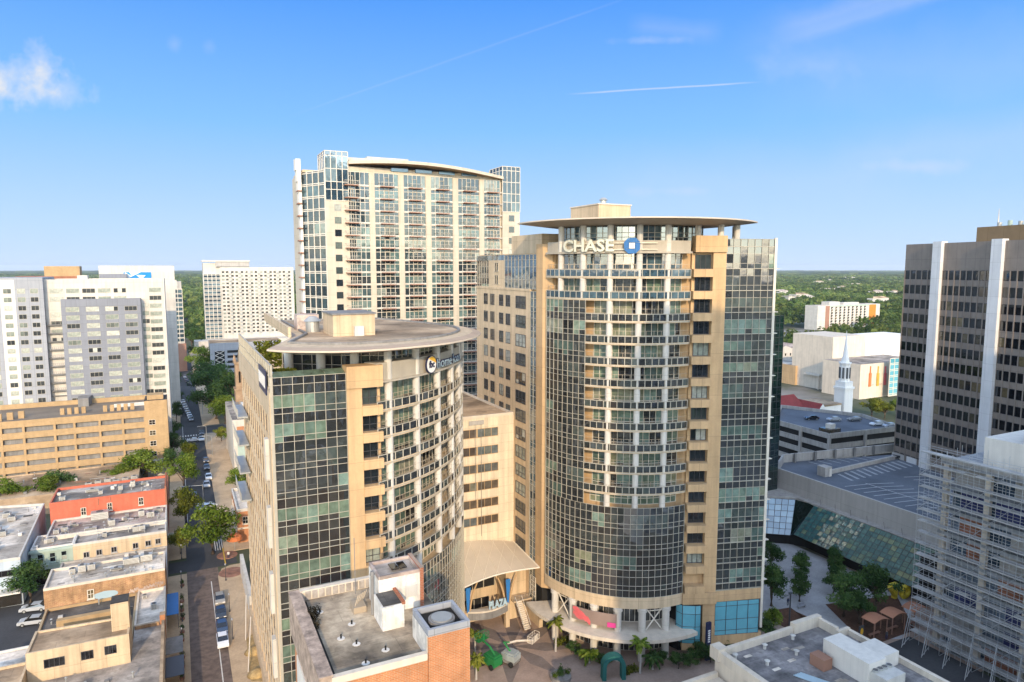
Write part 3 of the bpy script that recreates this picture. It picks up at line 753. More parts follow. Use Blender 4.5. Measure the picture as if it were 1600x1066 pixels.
    lo = [b.V(*q, 54.85) for q in inn]; md = [b.V(*q, 55.2) for q in co]; tp = [b.V(*q, 55.42) for q in co]; t2 = [b.V(*q, 55.62) for q in inn]; t3 = [b.V(*q, 55.62) for q in inn2]
    for i in range(n):
        j = (i + 1) % n; b.idx((lo[i], lo[j], md[j], md[i]), 0); b.idx((md[i], md[j], tp[j], tp[i]), 1); b.idx((tp[i], tp[j], t2[j], t2[i]), 2); b.idx((t2[i], t2[j], t3[j], t3[i]), 3)
    b.idx(t3, 4); b.idx(lo[::-1], 0)
    T.part('roof_canopy', b, ['canopy', 'canopyedge', 'canopytop', 'cream', 'rooftan'])
    b = T.mb(); b.beam((13.9, 96.4), (14.5, 129.5), 55.6, 57.0, -.4, 0); T.part('roof_parapet', b, 'cream')
    # roof curb following the deck edge
    b = T.mb(); parapet(b, inn2, 55.62, 55.9, .35); T.part('roof_curb', b, 'concdark')
    b = T.mb(); b.box(19.2, 25.0, 94.5, 101.5, 55.6, 58.6); b.box(19.0, 25.2, 94.3, 101.7, 58.6, 58.8, 1); b.box(22.0, 23.3, 93.9, 94.5, 55.63, 57.0, 2); T.part('roof_penthouse', b, ['cream', 'concdark', 'hvac'])
    b = T.mb(); b.box(16.2, 19.4, 106, 109, 55.6, 58.0); T.part('roof_housing', b, 'roofpink'); b = T.mb(); b.cyl(18.0, 103.5, 55.6, 57.2, 1.0, n=16); b.cyl(18.0, 103.5, 57.2, 57.9, 1.3, .5, n=16); T.part('exhaust_fan', b, 'steel')
    # terrace furniture
    for (x0, x1, y0, y1) in ((11.2, 16, 99, 100), (11.0, 14.5, 107, 108), (11, 15, 116, 117), (10.6, 13.5, 90.5, 91.4)):
        b = T.mb(); b.box(x0, x1, y0, y1, 50.4, 51.3); o = T.part('planter', b, 'pale')
        h = T.mb(); r = random.Random(x0)
        for k in range(480):
            x, y, z = r.uniform(x0, x1), r.uniform(y0, y1), r.uniform(51.2, 53.2 if y0 > 98 else 52.1); a = Vector((r.uniform(-1, 1), r.uniform(-1, 1), r.uniform(-1, 1))).normalized() * .3; c = a.cross(Vector((r.random(), r.random(), 1))).normalized() * .2
            p = Vector((x, y, z)); h.face([tuple(p + a), tuple(p + c), tuple(p - a), tuple(p - c)], 0, r.random())
        T.part('planting', h, 'leafy', o)
    g = T.mb()
    for k in range(7): g.face(((9.7 + k * 1.2, 82.62, 52.34), (10.88 + k * 1.2, 82.62, 52.34), (10.88 + k * 1.2, 84.4, 52.75), (9.7 + k * 1.2, 84.4, 52.75)), 0, .80 + .02 * (k % 3))
    T.part('sloped_glass_rail', g, 'curt')
    # round sign and lettering
    S = Thing('sign', 'round white and gold sign with dark home loan lettering on the curved fascia', 'sign', 33, 91, 52)
    d0 = -52.5; rs = RR + .32
    c0 = Vector((cx + rs * math.cos(R(d0)), cy + rs * math.sin(R(d0)))); tx = Vector((-math.sin(R(d0)), math.cos(R(d0)))); nn = Vector((math.cos(R(d0)), math.sin(R(d0))))

    def disc(rad, e0, e1, m, a0=0, a1=360, n=40, dx=0, dz=0):
        b = S.mb(); pts = []
        ks = n if a1 - a0 >= 360 else n + 1
        for k in range(ks): a = R(a0 + (a1 - a0) * k / n); pts.append((rad * math.cos(a) + dx, rad * math.sin(a) + dz))
        f = [b.V(c0.x + tx.x * u + nn.x * e1, c0.y + tx.y * u + nn.y * e1, 52.05 + v) for u, v in pts]; g = [b.V(c0.x + tx.x * u + nn.x * e0, c0.y + tx.y * u + nn.y * e0, 52.05 + v) for u, v in pts]
        for i in range(ks): j = (i + 1) % ks; b.idx((g[i], g[j], f[j], f[i]))
        b.idx(f); return b
    o = S.part('round_panel', disc(1.24, 0, .2, 0), 'navy'); S.part('panel_face', disc(1.1, .2, .23, 0), 'swhite', o); S.part('gold_segment', disc(1.08, .23, .25, 0, 5, 130), 'sgold', o)
    me = text_mesh('monogram', 'fbc', 1.0, .05, ['navy'], .03, 1.35); 
    for v in me.vertices: x, y, z = v.co; e = .27 - y; u = x - .68; v.co = (c0.x + tx.x * u + nn.x * e - S.o[0], c0.y + tx.y * u + nn.y * e - S.o[1], 51.6 + z - S.o[2])
    addmesh('monogram', me, o)
    for word, wdt, a0 in (('home', 4.7, d0 + 2.6), ('loan', 3.7, d0 + 2.6 + math.degrees(5.2 / rs))):
        for nm, dep, out, mt, bo, hh in (('lettering', .16, .1, 'navy', .05, 1.36), ('lettering_face', .02, .2, 'ltblue', -.004, 1.3)):
            me = text_mesh(nm, word, hh, dep, [mt], bo, wdt)
            for v in me.vertices: v.co.z += 51.35
            bend(me, S, cx, cy, rs + out, a0); addmesh(nm, me, S.e)


left_tower()


# ================================================================== BANK TOWER
def bank_tower():
    T = Thing('bank_tower', 'tallest tan and dark glass tower, with a wide thin disc roof and bank lettering', 'building', 56.4, 102.7)
    C = PS(20.8, 123.8); cx, cy = C; RR = 16.7; off = -26.2            # ps angle = xy angle - 26.2
    d0, dB, d1 = 207 + off, 237.5 + off, 297 + off
    E = PS(29.0, 109.2); P1 = PS(34.1, 109.5); P2 = PS(42.5, 110.9); BK = (90, 112)
    FL = 3.5; zb0 = 64.8; zbase = 11.1
    fl_pat = ((1.2, 's'), (1.5, 'v'), (.8, 'l'))
    core = arc(cx, cy, RR - 2.3, d0 + 3, d1, 24) + [(E[0], E[1] + 1.5), (P1[0] + .1, P1[1] + .8), (P2[0] - .4, P2[1] + .5), (P2[0] + 1, 112), (90, 131), (57.0, 131), (57.0, 103.6)]
    b = T.mb(); b.prism(core, 9.2, 67.6, 0, 1); T.part('wall', b, ['tan', 'rooftan'])
    b = T.mb(); b.prism(arc(cx, cy, RR - 4.4, d0 + 3, d1, 24) + core[25:], 0, 9.19); T.part('base_core', b, 'dark')
    # left side wall: punched wall, glass strip, corner pier
    b = T.mb(); b.box(56.42, 57.0, 107.4, 131.4, 0, 60.9); b.box(56.3, 57.0, 107.3, 131.5, 60.9, 61.3); T.part('side_wall', b, 'cream')
    me = window_mesh('side window', 1.75, 2.1, 2, 2, 'dframe', 'win', .07, .1, False, .35); spots = []
    for k in range(16):
        z = 57.8 - k * FL
        if z < 3: break
        for y in (126.6, 123.4, 119.3, 116.3): spots.append((56.42, y, z, -math.pi / 2))
    put_windows(T, me, spots)
    me = window_mesh('side window', 3.9, 2.2, 3, 2, 'dframe', 'win', .08, .1, False, .35)
    put_windows(T, me, [(56.42, 111.0, 57.7 - k * FL, -math.pi / 2) for k in range(16) if 57.7 - k * FL > 4], limit=30)
    curtain(T, 'glass_strip', [(56.5, 107.4), (56.5, 106.2), (56.5, 105.0)], rows_of(60.9, 3, fl_pat), 5, ('curtsky', 'frame'), blind=.2)
    # upper side: glass corner, tan panel with windows, glass
    curtain(T, 'upper_glazing', div((56.6, 131.4), (56.6, 125.4), 5), [(67.4, 66.5, 'l')] + rows_of(66.5, 61.3, fl_pat), 6, ('curt', 'frame'), .07, .08, .3)
    b = T.mb(); b.box(56.5, 57.0, 118.0, 125.4, 61.3, 66.5); T.part('upper_panel', b, 'cream')
    me = window_mesh('side window', 1.6, 1.7, 2, 1, 'frame', 'win'); put_windows(T, me, [(56.5, 121.5, z, -math.pi / 2) for z in (61.9, 64.3)])
    curtain(T, 'upper_glazing', div((56.55, 118.0), (56.55, 105.0), 9), [(67.4, 66.5, 'l'), (66.5, 65.2, 'v'), (65.2, 62.9, 'v'), (62.9, 61.3, 'v')], 8, ('curtsky', 'frame'), .06, .08, .1)
    gl = T.mb()
    for k in range(18): gl.face(((56.5, 131.4 - k * .75, 66.5), (56.5, 130.7 - k * .75, 66.5), (56.5, 130.7 - k * .75, 67.5), (56.5, 131.4 - k * .75, 67.5)), 0, rnd.random() * .9)
    T.part('terrace_balustrade', gl, 'curtsky')
    b = T.mb(); q0 = (56.35, 102.9); b.prism([(56.35, 105.0), (56.35, 102.7), (57.6, 101.4), (58.3, 101.4), (58.3, 105.0)], zbase - 3, 69.1); T.part('corner_pier', b, 'tan')
    # curved front: full-height glass at left
    bands = [zb0 - k * FL for k in range(11)]
    zg = zb0 - 11 * FL                                                   # top of the all-glass lower zone
    zone_top = bands[1] - 1.2
    curtain(T, 'curved_curtain_wall', arc(cx, cy, RR, d0, dB, 8), rows_of(zone_top, zg, ((1.5, 'v'), (.8, 'l'), (1.2, 's'))), 12, blind=.38, straight=False, tilt=.022)
    curtain(T, 'curved_curtain_wall', arc(cx, cy, RR, d0, d1, 25), rows_of(zg, zbase, ((1.2, 's'), (1.5, 'v'), (.8, 'l'))), 13, blind=.10, straight=False, tilt=.012)
    for k, z in enumerate(bands):
        s0 = d0 if k < 2 else dB
        aP = arc(cx, cy, RR + .03, s0, d1, 22 if k < 2 else 16)
        b = T.mb(); b.prism(arc(cx, cy, RR + .08, s0, d1, 22) + arc(cx, cy, RR - 2.5, d1, s0 + 2, 14), z - 1.45, z - 1.1)
        o = T.part('balcony', b, 'cream'); g = T.mb(); fr = T.mb()
        for a, c in zip(aP, aP[1:]):
            g.beam(a, c, z - 1.1, z - .06, -.06, .02, 0, rnd.uniform(.0, .58)); fr.beam(a, c, z - .08, z + .03, -.08, .08); fr.beam(a, c, z - 1.32, z - 1.2, -.05, .11)
        for q in aP: fr.box(q[0] - .06, q[0] + .06, q[1] - .06, q[1] + .06, z - 1.2, z - .06)
        T.part('glass_band', g, 'curtsky' if k < 2 else 'curt', o); T.part('band_frame', fr, 'frame', o)
        rl = T.mb(); railing(rl, arc(cx, cy, RR - .3, s0, d1, 14), z, .8, .7); T.part('railing', rl, 'woodrail', o)
        pp = arc(cx, cy, RR - 2.25, s0 + 2, d1, 18 if k < 2 else 14)
        curtain(T, 'balcony_glazing', pp, [(z + 2.1, z - .2, 'v'), (z - .2, z - 1.0, 'l')], 60 + k, ('curt', 'offwhite'), .08, .09, .6, False, sub='glazing_frame')
    curtain(T, 'balcony_glazing', arc(cx, cy, RR - 2.25, dB + .5, d1, 14), [(zg + 2.1, zg + .9, 'v'), (zg + .9, zg - .1, 'v')], 79, ('curt', 'offwhite'), .09, .09, .6, False, sub='glazing_frame')
    b = T.mb(); pp = arc(cx, cy, RR - 2.25, d0 + 2, d1, 18); b.prism(pp + arc(cx, cy, RR - 3.4, d1, d0 + 2, 10), zb0, zb0 + 2.9); T.part('balcony_back_wall', b, 'curt')
    pp = arc(cx, cy, RR - 2.2, d0 + 2, d1, 18); curtain(T, 'balcony_glazing', pp, [(zb0 + 2.7, zb0 + .8, 'v'), (zb0 + .8, zb0 - .2, 'l')], 83, ('curtsky', 'offwhite'), .09, .09, .3, False, sub='glazing_frame')
    b = T.mb(); b.prism(arc(cx, cy, RR - .12, d0, d1, 30) + arc(cx, cy, RR - 2.5, d1, d0 + 2, 16), 67.6, 69.3); b.prism(arc(cx, cy, RR + .3, d0, d1, 30) + arc(cx, cy, RR - 2.3, d1, d0 + 2, 16), 67.3, 67.6); T.part('fascia', b, 'taupe2')
    for d in (219, 235, 251, 267, 283):
        x, y = cx + (RR - .42) * math.cos(R(d + off)), cy + (RR - .42) * math.sin(R(d + off)); b = T.mb(); b.cyl(x, y, (bands[1] - 1.1) if d < 240 else zg, 71.9, .5, n=14); T.part('column', b, 'whiteclean')
    # right pier
    wd_ = Vector((P1[0] - E[0], P1[1] - E[1])); le = wd_.length; wd_ /= le; nn = Vector((wd_.y, -wd_.x)); ang = math.atan2(wd_.y, wd_.x)
    def ep(t, e): v = Vector(E) + wd_ * t + nn * e; return (v.x, v.y)
    b = T.mb(); b.beam(ep(3.0, 0), ep(le, 0), zbase - 6, 67.5, -1.4, .15); b.beam(ep(.0, 0), ep(le - .01, 0), 67.5, 70.1, -1.4, .5)
    for k in range(17):
        z = zb0 - k * FL
        if z < 12: break
        b.beam(ep(-.3, 0), ep(2.99, 0), z - 1.2, z + .05, -1.3, .85)
    b.beam(ep(-.2, 0), ep(3.0, 0), zbase - .5, 67.4, -1.6, -.7); b.beam(ep(3.01, 0), ep(le, 0), zbase - 8, zbase - 6.01, -1.3, .1); T.part('pier', b, 'tan')
    me = window_mesh('pier window', 2.5, 2.2, 3, 1, 'dframe', 'win', .08, .14)
    put_windows(T, me, [(*ep(1.6, -.7), zb0 + .08 - k * FL, ang) for k in range(15)])
    # right curtain wall with projecting floor fins
    curtain(T, 'curtain_wall', div(P1, P2, 7), [(69.6, 68.4, 'l')] + rows_of(68.4, zbase, ((1.15, 's'), (1.5, 'v'), (.85, 'l'))), 21, ('curt', 'frame'), blind=.45, thick=1.7, tilt=.012)
    b = T.mb(); b.beam((P2[0] - .05, P2[1] - .2), (P2[0] + .15, P2[1] + .2), 4, 69.8, -.3, .1); T.part('corner_mullion', b, 'offwhite')
    for k in range(16):
        z = 68.4 - 3.5 * (k + 1); b = T.mb(); b.beam(P2, (P2[0] + .9, P2[1] - .05), z - .06, z + .06, -.5, .1); T.part('floor_fin', b, 'offwhite')
    # top storey and disc roof
    curtain(T, 'top_storey_glazing', arc(cx, cy, RR - 2.4, d0 + 4, d1 + 22, 26), [(71.8, 70.6, 'v'), (70.6, 69.9, 'l'), (69.9, 67.6, 's')], 90, ('curtsky', 'frame'), .09, .1, .25, False, sub='glazing_frame')
    for q in ((29.6, 109.8), (33.4, 110.4), (36.5, 112.0), (37.2, 115)):
        x, y = PS(*q); b = T.mb(); b.cyl(x, y, 67.5, 71.9, .5, n=14); T.part('column', b, 'whiteclean')
    b = T.mb(); b.box(58, 64, 106, 118, 67.6, 71.0); T.part('roof_wing', b, 'cream')
    tip0, tip1 = (0.9, 117.0), (40.4, 113.6); fx, fy = 20.2, 101.6
    ar = []                                                                # circle through both tips and the front
    ax, ay = tip0; bx, by = fx, fy; gx, gy = tip1; D = 2 * (ax * (by - gy) + bx * (gy - ay) + gx * (ay - by))
    ux = ((ax * ax + ay * ay) * (by - gy) + (bx * bx + by * by) * (gy - ay) + (gx * gx + gy * gy) * (ay - by)) / D; uy = ((ax * ax + ay * ay) * (gx - bx) + (bx * bx + by * by) * (ax - gx) + (gx * gx + gy * gy) * (bx - ax)) / D
    rr = math.hypot(ax - ux, ay - uy); a0 = math.atan2(ay - uy, ax - ux) % (2 * math.pi); a1 = math.atan2(gy - uy, gx - ux) % (2 * math.pi)
    ar = [PS(ux + rr * math.cos(a0 + (a1 - a0) * k / 40), uy + rr * math.sin(a0 + (a1 - a0) * k / 40)) for k in range(41)]
    ba = [PS(*q) for q in ((37, 121), (31, 128), (22, 131), (12, 129), (5, 124))]
    co = ar + ba; n = len(co); cen = Vector(PS(20.5, 117)); ca = [cen + (Vector(q) - cen) * .74 for q in co]
    b = T.mb(); lo = [b.V(*q, 71.75) for q in ca]; md = [b.V(*q, 72.35) for q in co]; tp = [b.V(*q, 72.55) for q in co]; tc = b.V(cen.x, cen.y, 73.0)
    for i in range(n):
        j = (i + 1) % n; b.idx((lo[i], lo[j], md[j], md[i]), 0); b.idx((md[i], md[j], tp[j], tp[i]), 1); b.idx((tp[i], tp[j], tc), 2)
    b.idx(lo[::-1], 0); T.part('disc_roof', b, ['canopy', 'canopyedge', 'rooftan'])
    x, y = PS(14.5, 116.0); b = T.mb(); b.box(x, x + 6.5, y, y + 9, 72.6, 75.6); b.box(x - .15, x + 6.65, y - .15, y + 9.1, 75.6, 75.8, 1); b.box(x + 1, x + 4, y - .05, y - .01, 72.95, 73.25, 2); T.part('roof_penthouse', b, ['cream', 'pale', 'hvacd'])
    b = T.mb(); b.cyl(x + 2.0, y + 1.6, 75.8, 76.5, .5, n=14); b.cyl(x + 2.0, y + 1.6, 76.5, 76.9, .8, .4, n=14); T.part('exhaust_fan', b, 'steel')
    # base: cornice, columns, recessed glazing, ring canopy
    b = T.mb(); b.prism(arc(cx, cy, RR + .12, d0, d1 + 2, 34) + arc(cx, cy, RR - 2.4, d1, d0 + 2, 14), zbase - 1.9, zbase); T.part('cornice', b, 'cream')
    b = T.mb(); b.beam(ep(-.6, 0), ep(le, 0), zbase - 1.9, zbase, -1.2, .75); b.beam(P1, P2, zbase - 1.9, zbase, -1.2, .12); T.part('cornice', b, 'tan')
    curtain(T, 'base_glazing', arc(cx, cy, RR - 3.4, d0 + 6, d1, 22), [(zbase - 1.9, 7.6, 'v'), (7.6, 5.2, 's'), (4.7, 2.6, 's'), (2.6, 0, 's')], 31, ('curt', 'offwhite'), .1, .1, .1, False, sub='glazing_frame')
    b = T.mb(); b.prism(arc(cx, cy, RR + 2.6, d0 - 8, d1 + 4, 34) + arc(cx, cy, RR - 3.5, d1 + 2, d0 - 2, 14), 4.55, 5.15); T.part('ring_canopy', b, 'pale')
    cols = (216, 230.5, 244.5, 258.5, 272.5, 287)
    for d in cols:
        x, y = cx + (RR - .35) * math.cos(R(d + off)), cy + (RR - .35) * math.sin(R(d + off)); b = T.mb(); b.cyl(x, y, 0, zbase - 1.9, .62, n=16); b.cyl(x, y, zbase - 2.5, zbase - 1.91, .8, n=16); T.part('column', b, 'whiteclean')
    for da, db in ((216, 230.5), (272.5, 287)):
        pa = [(cx + (RR - .4) * math.cos(R(d + off)), cy + (RR - .4) * math.sin(R(d + off))) for d in (da + 2.4, db - 2.4)]
        for f in (0, 1):
            b = T.mb(); b.tube(((*pa[f], 5.3), (*pa[1 - f], 9.0)), .11, 6); T.part('cross_brace', b, 'offwhite')
        b = T.mb(); b.tube(((*pa[0], 8.6), (*pa[1], 8.6)), .09, 6); T.part('cross_brace', b, 'offwhite')
    # banner across the columns
    B = Thing('banner', 'long taupe banner with a salmon graphic hung across the white columns of the glass tower', 'banner', cx, cy - RR, 6.5)
    ba = arc(cx, cy, RR + .35, 231.5 + off, 258 + off, 10); b = B.mb()
    for a, c in zip(ba, ba[1:]): b.beam(a, c, 5.9, 8.2, -.05, .05)
    o = B.part('banner_cloth', b, 'taupe'); b = B.mb(); pts = [(232.3, 7.9, 237.5, 7.3), (232.5, 7.1, 238.5, 6.5), (236, 7.6, 241.5, 6.3), (240.5, 6.8, 243.3, 5.95)]
    for (u0, z0, u1, z1) in pts:
        aa = arc(cx, cy, RR + .42, u0 + off, u1 + off, 6)
        for k in range(6):
            za, zc = z0 + (z1 - z0) * k / 6, z0 + (z1 - z0) * (k + 1) / 6; w = .16 + .42 * math.sin(math.pi * (k + .5) / 6.5)
            b.face(((*aa[k], za - w), (*aa[k + 1], zc - w), (*aa[k + 1], zc + w), (*aa[k], za + w)))
    B.part('salmon_graphic', b, 'salmon', o)
    pa = arc(cx, cy, RR + .5, 253 + off, 257.6 + off, 4); b = B.mb()
    for a, c in zip(pa, pa[1:]): b.beam(a, c, 5.95, 6.75, -.02, .08)
    B.part('magenta_panel', b, 'pink', o)
    # cyan shopfronts
    c1 = [PS(28.4, 108.3), PS(30.5, 108.1), PS(32.4, 108.7)]
    b0 = PS(27.6, 109.4)
    curtain(T, 'shopfront', [b0, c1[0]], [(9.2, 7.7, 'v'), (7.7, 5.5, 'v'), (5.5, 3.3, 'v'), (3.3, 2.6, 'v')], 40, ('cyan', 'dframe'), .07, .06, 1)
    curtain(T, 'shopfront', [c1[0], c1[1], PS(31.4, 108.2)], [(9.2, 7.7, 'v'), (7.7, 5.5, 'v'), (5.5, 3.3, 'v'), (3.3, 2.6, 'v')], 41, ('cyan', 'dframe'), .07, .06, 1, False)
    curtain(T, 'shopfront', div((P1[0] + .1, P1[1] - .0), (P2[0] - .6, P2[1]), 4), [(9.15, 8.3, 'v'), (8.3, 5.9, 'v'), (5.9, 4.0, 'v'), (4.0, 3.2, 'v')], 42, ('cyan', 'dframe'), .07, .06, 1)
    b = T.mb(); b.beam(P1, P2, 1.6, 3.2, -1.2, .2); b.beam(c1[0], c1[1], 1.4, 2.6, -1.5, .15); b.beam(ep(3.0, 0), ep(le, 0), 0, zbase - 6, -1.2, .35); T.part('shopfront_base', b, 'tan')
    b = T.mb(); b.box(56.4, 57.8, 103.5, 131, 0, 3.6); T.part('base_wall', b, 'cream')
    # bank sign
    S = Thing('sign', 'large cream bank lettering with a blue octagon below the disc roof', 'sign', cx, cy - RR, 68)
    me = text_mesh('lettering', 'CHASE', 1.95, .3, ['smetal'], .028, 8.9)
    for v in me.vertices: v.co.z += 67.55
    bend(me, S, cx, cy, RR + .55, 224.0 + off); addmesh('lettering', me, S.e)
    da = 262.6 + off; c0 = Vector((cx + (RR + .5) * math.cos(R(da)), cy + (RR + .5) * math.sin(R(da)))); tx = Vector((-math.sin(R(da)), math.cos(R(da)))); nn = Vector((math.cos(R(da)), math.sin(R(da))))
    r_o, q_ = 1.22, .44                                                   # four blue pieces round a square hole
    for k in range(4):
        a = k * math.pi / 2
        pts = [(-q_, q_), (-q_ + .0, r_o), (.62, r_o), (r_o - .08, q_ + .06), (q_ + .02, q_)]
        pts = [(-q_ - .0, q_ + .04), (-q_ - .0, r_o), (q_ + .12, r_o), (r_o - .04, q_ + .16), (r_o - .04, q_ + .04)]
        b = S.mb(); rot = [(u * math.cos(a) - v * math.sin(a), u * math.sin(a) + v * math.cos(a)) for u, v in pts]
        f = [b.V(c0.x + tx.x * u + nn.x * .2, c0.y + tx.y * u + nn.y * .2, 68.45 + v) for u, v in rot]; g = [b.V(c0.x + tx.x * u, c0.y + tx.y * u, 68.45 + v) for u, v in rot]
        for i in range(5): j = (i + 1) % 5; b.idx((g[i], g[j], f[j], f[i]))
        b.idx(f); b.idx(g[::-1]); S.part('emblem_piece', b, 'sblue')
    b = S.mb(); b.beam((c0.x - tx.x * .42 , c0.y - tx.y * .42), (c0.x + tx.x * .42, c0.y + tx.y * .42), 68.03, 68.87, .02, .08); S.part('emblem_centre', b, 'swhite')
    b = S.mb(); aa = arc(cx, cy, RR + .35, 224 + off, 276 + off, 14)
    for z in (67.9, 68.9):
        for a, c in zip(aa, aa[1:]): b.beam(a, c, z - .05, z + .05, -.05, .05)
    S.part('mounting_rail', b, 'smetal')


bank_tower()


# ================================================================== MIDDLE WING and fabric canopy
def middle():
    T = Thing('building_wing', 'cream six storey wing with bands of brown windows between the two towers', 'building', 40, 113.9)
    b = T.mb(); b.box(38.5, 56.4, 113.95, 150, 8, 37.4); T.part('wall', b, 'creamlite')
    b = T.mb(); b.box(38.5, 56.3, 114.1, 150, 37.4, 37.5); T.part('roof', b, 'rooftan'); b = T.mb(); b.box(38.5, 56.3, 113.8, 114.2, 37.4, 37.95); b.box(56.0, 56.3, 114.2, 150, 37.5, 37.9); T.part('parapet', b, 'pale')
    b = T.mb(); b.box(41, 50, 146, 150, 37.5, 41.5); T.part('roof_housing', b, 'creamlite')
    me = window_mesh('band window', 4.2, 1.6, 3, 1, 'tan', 'winbrown', .09, .08)
    put_windows(T, me, [(x, 113.9, z, 0) for z in [33.8 - 3.36 * k for k in range(6)] for x in (46.6, 51.0)])
    b = T.mb(); b.box(44.6, 53.2, 113.55, 113.9, 8.0, 10); T.part('base_band', b, 'creamlite')
    b = T.mb(); b.box(47.2, 50.2, 113.75, 113.92, 36.2, 37.0); T.part('louvre', b, 'conc')
    b = T.mb()
    for x in (48.4, 49.6): b.tube(((x, 113.75, 36.3), (x, 113.75, 22 + (x - 48.4) * -6)), .05, 5)
    T.part('downpipe', b, 'concdark')
    # tensile canopy
    F = Thing('fabric_canopy', 'cream tensile fabric canopy stretched over the entrance between the two towers', 'canopy', 48, 108, 10)
    c00, c10, c11, c01 = Vector((38.6, 103.0, 10.2)), Vector((56.3, 103.2, 11.6)), Vector((56.3, 113.8, 12.5)), Vector((40.0, 113.8, 14.0))
    N_ = 12; b = F.mb(); g = [[None] * (N_ + 1) for _ in range(N_ + 1)]; tp = {}
    def S_(u, v):
        q = c00.lerp(c10, u).lerp(c01.lerp(c11, u), v); q.z += .9 * math.sin(math.pi * u) * (.55 + .45 * v); q.y -= 1.1 * math.sin(math.pi * u) * (1 - v) * -1; return q
    for z_ in (0, -.06):
        g = [[b.V(*(S_(i / N_, j / N_) + Vector((0, 0, z_)))) for j in range(N_ + 1)] for i in range(N_ + 1)]
        for i in range(N_):
            for j in range(N_): b.idx((g[i][j], g[i + 1][j], g[i + 1][j + 1], g[i][j + 1]))
    o = F.part('fabric', b, 'fabric', smooth=True); b = F.mb()
    for k in range(1, 7):
        u = k / 7; b.tube([tuple(S_(u, v / 8) + Vector((0, 0, .04))) for v in range(9)], .05, 4); b.tube([tuple(S_(min(1, max(0, u + .35 * (v / 8 - .5))), v / 8) + Vector((0, 0, .05))) for v in range(9)], .04, 4)
    F.part('seam', b, 'cable', o); b = F.mb(); b.tube([tuple(S_(u / 12, 0)) for u in range(13)], .14, 6); b.tube([tuple(S_(1, v / 8)) for v in range(9)], .14, 6); F.part('edge_cable', b, 'cable')
    # entrance gate beneath with bowed blue fins and lettering
    G_ = Thing('entrance_gate', 'cream gate below the fabric canopy with two blue banners and pale blue block letters', 'gate', 48, 106, 0)
    gx0, gx1, gy = 43.6, 51.4, 106.6
    for x in (gx0, gx1):
        b = G_.mb(); b.box(x - .4, x + .4, gy - .4, gy + .4, 0, 4.6); G_.part('pillar', b, 'cream')
        b = G_.mb(); b.face(((x - .45, gy - .55, 9.2), (x - .15, gy - .55, 4.6), (x + .15, gy - .55, 4.6), (x + .5, gy - .55, 9.2))); b.face(((x - .45, gy - .47, 9.2), (x - .15, gy - .47, 4.6), (x + .15, gy - .47, 4.6), (x + .5, gy - .47, 9.2)))
        G_.part('blue_banner', b, 'blue')
        for sg in (-1, 1):
            b = G_.mb(); b.tube([(x + sg * (.5 + .9 * (k / 8) ** 2 * 1.6), gy - .2, 4.2 + 5.6 * k / 8) for k in range(9)], [.10 + .08 * math.sin(k / 8 * 3.1) for k in range(9)], 6); G_.part('bowed_fin', b, 'tan')
    b = G_.mb(); pa = [(gx0 + (gx1 - gx0) * k / 10, gy - .5 - 1.2 * math.sin(math.pi * k / 10)) for k in range(11)]
    for a, c in zip(pa, pa[1:]): b.beam(a, c, 4.55, 4.85, -.9, .12)
    G_.part('marquee_ledge', b, 'pale'); b = G_.mb()
    for a, c in zip(pa, pa[1:]): b.beam(a, c, 3.2, 4.5, -.2, -.02)
    G_.part('marquee_grille', b, 'concdark'); b = G_.mb(); b.box(gx0 - .3, gx1 + .3, gy, gy + .5, 2.5, 4.5); G_.part('lintel', b, 'cream')
    me = text_mesh('lettering', 'PLAZA', 1.45, .25, ['ltblue'], .05, 3.6); addmesh('lettering', me, G_.e, (47.2 - 48, gy - 1.45 - 106, 4.9))
    # theatre arcade walls behind
    T2 = Thing('theatre_entrance', 'cream two storey entrance hall with dark openings and a stair below the fabric canopy', 'building', 48, 112, 0)
    b = T2.mb(); b.box(39, 41.5, 107.5, 113.9, 0, 9.5); b.box(52.6, 56.35, 108.6, 113.9, 0, 9.8); b.box(41.5, 52.6, 112.2, 113.9, 0, 9.8); b.box(52.0, 52.6, 108.2, 113.9, 0, 9.8); T2.part('wall', b, 'cream')
    b = T2.mb(); b.box(52.7, 56.3, 106.2, 108.5, 4.3, 4.6); T2.part('gallery', b, 'cream'); rl = T2.mb(); railing(rl, [(52.7, 106.25), (56.3, 106.25)], 4.6, 1.0, .3); T2.part('railing', rl, 'concdark')
    b = T2.mb()
    for k in range(12): b.box(53.0 , 54.2, 103.4 + k * .24, 103.64 + k * .24, 1.6 + k * .25, 1.85 + k * .25)
    for k in range(3): b.box(53.0, 54.2, 102.6 + k * .26, 102.86 + k * .26, .8 + k * .25, 1.05 + k * .25)
    T2.part('stair', b, 'pale'); rl = T2.mb()
    for x in (52.95, 54.25): rl.tube(((x, 102.6, 1.6), (x, 106.3, 5.4)), .05, 5)
    T2.part('stair_rail', rl, 'white')
    for (x, z, w, h) in ((46.9, 5.6, 9, 3.6), (47.2, .2, 6, 3.4)):
        b = T2.mb(); b.box(x - w / 2, x + w / 2, 112.0, 112.19, z, z + h); o = T2.part('opening', b, 'dark')
        for k in range(5): f = T2.mb(); f.box(x - w / 2 + w * k / 4 - .08, x - w / 2 + w * k / 4 + .08, 111.9, 112.0, z, z + h); T2.part('mullion', f, 'frame', o)
    me = window_mesh('tall window', 1.7, 3.6, 2, 4, 'offwhite', 'win')
    put_windows(T2, me, [(56.3, 105.6, 5.4, -math.pi / 2), (56.3, 110.4, .6, -math.pi / 2)])


middle()


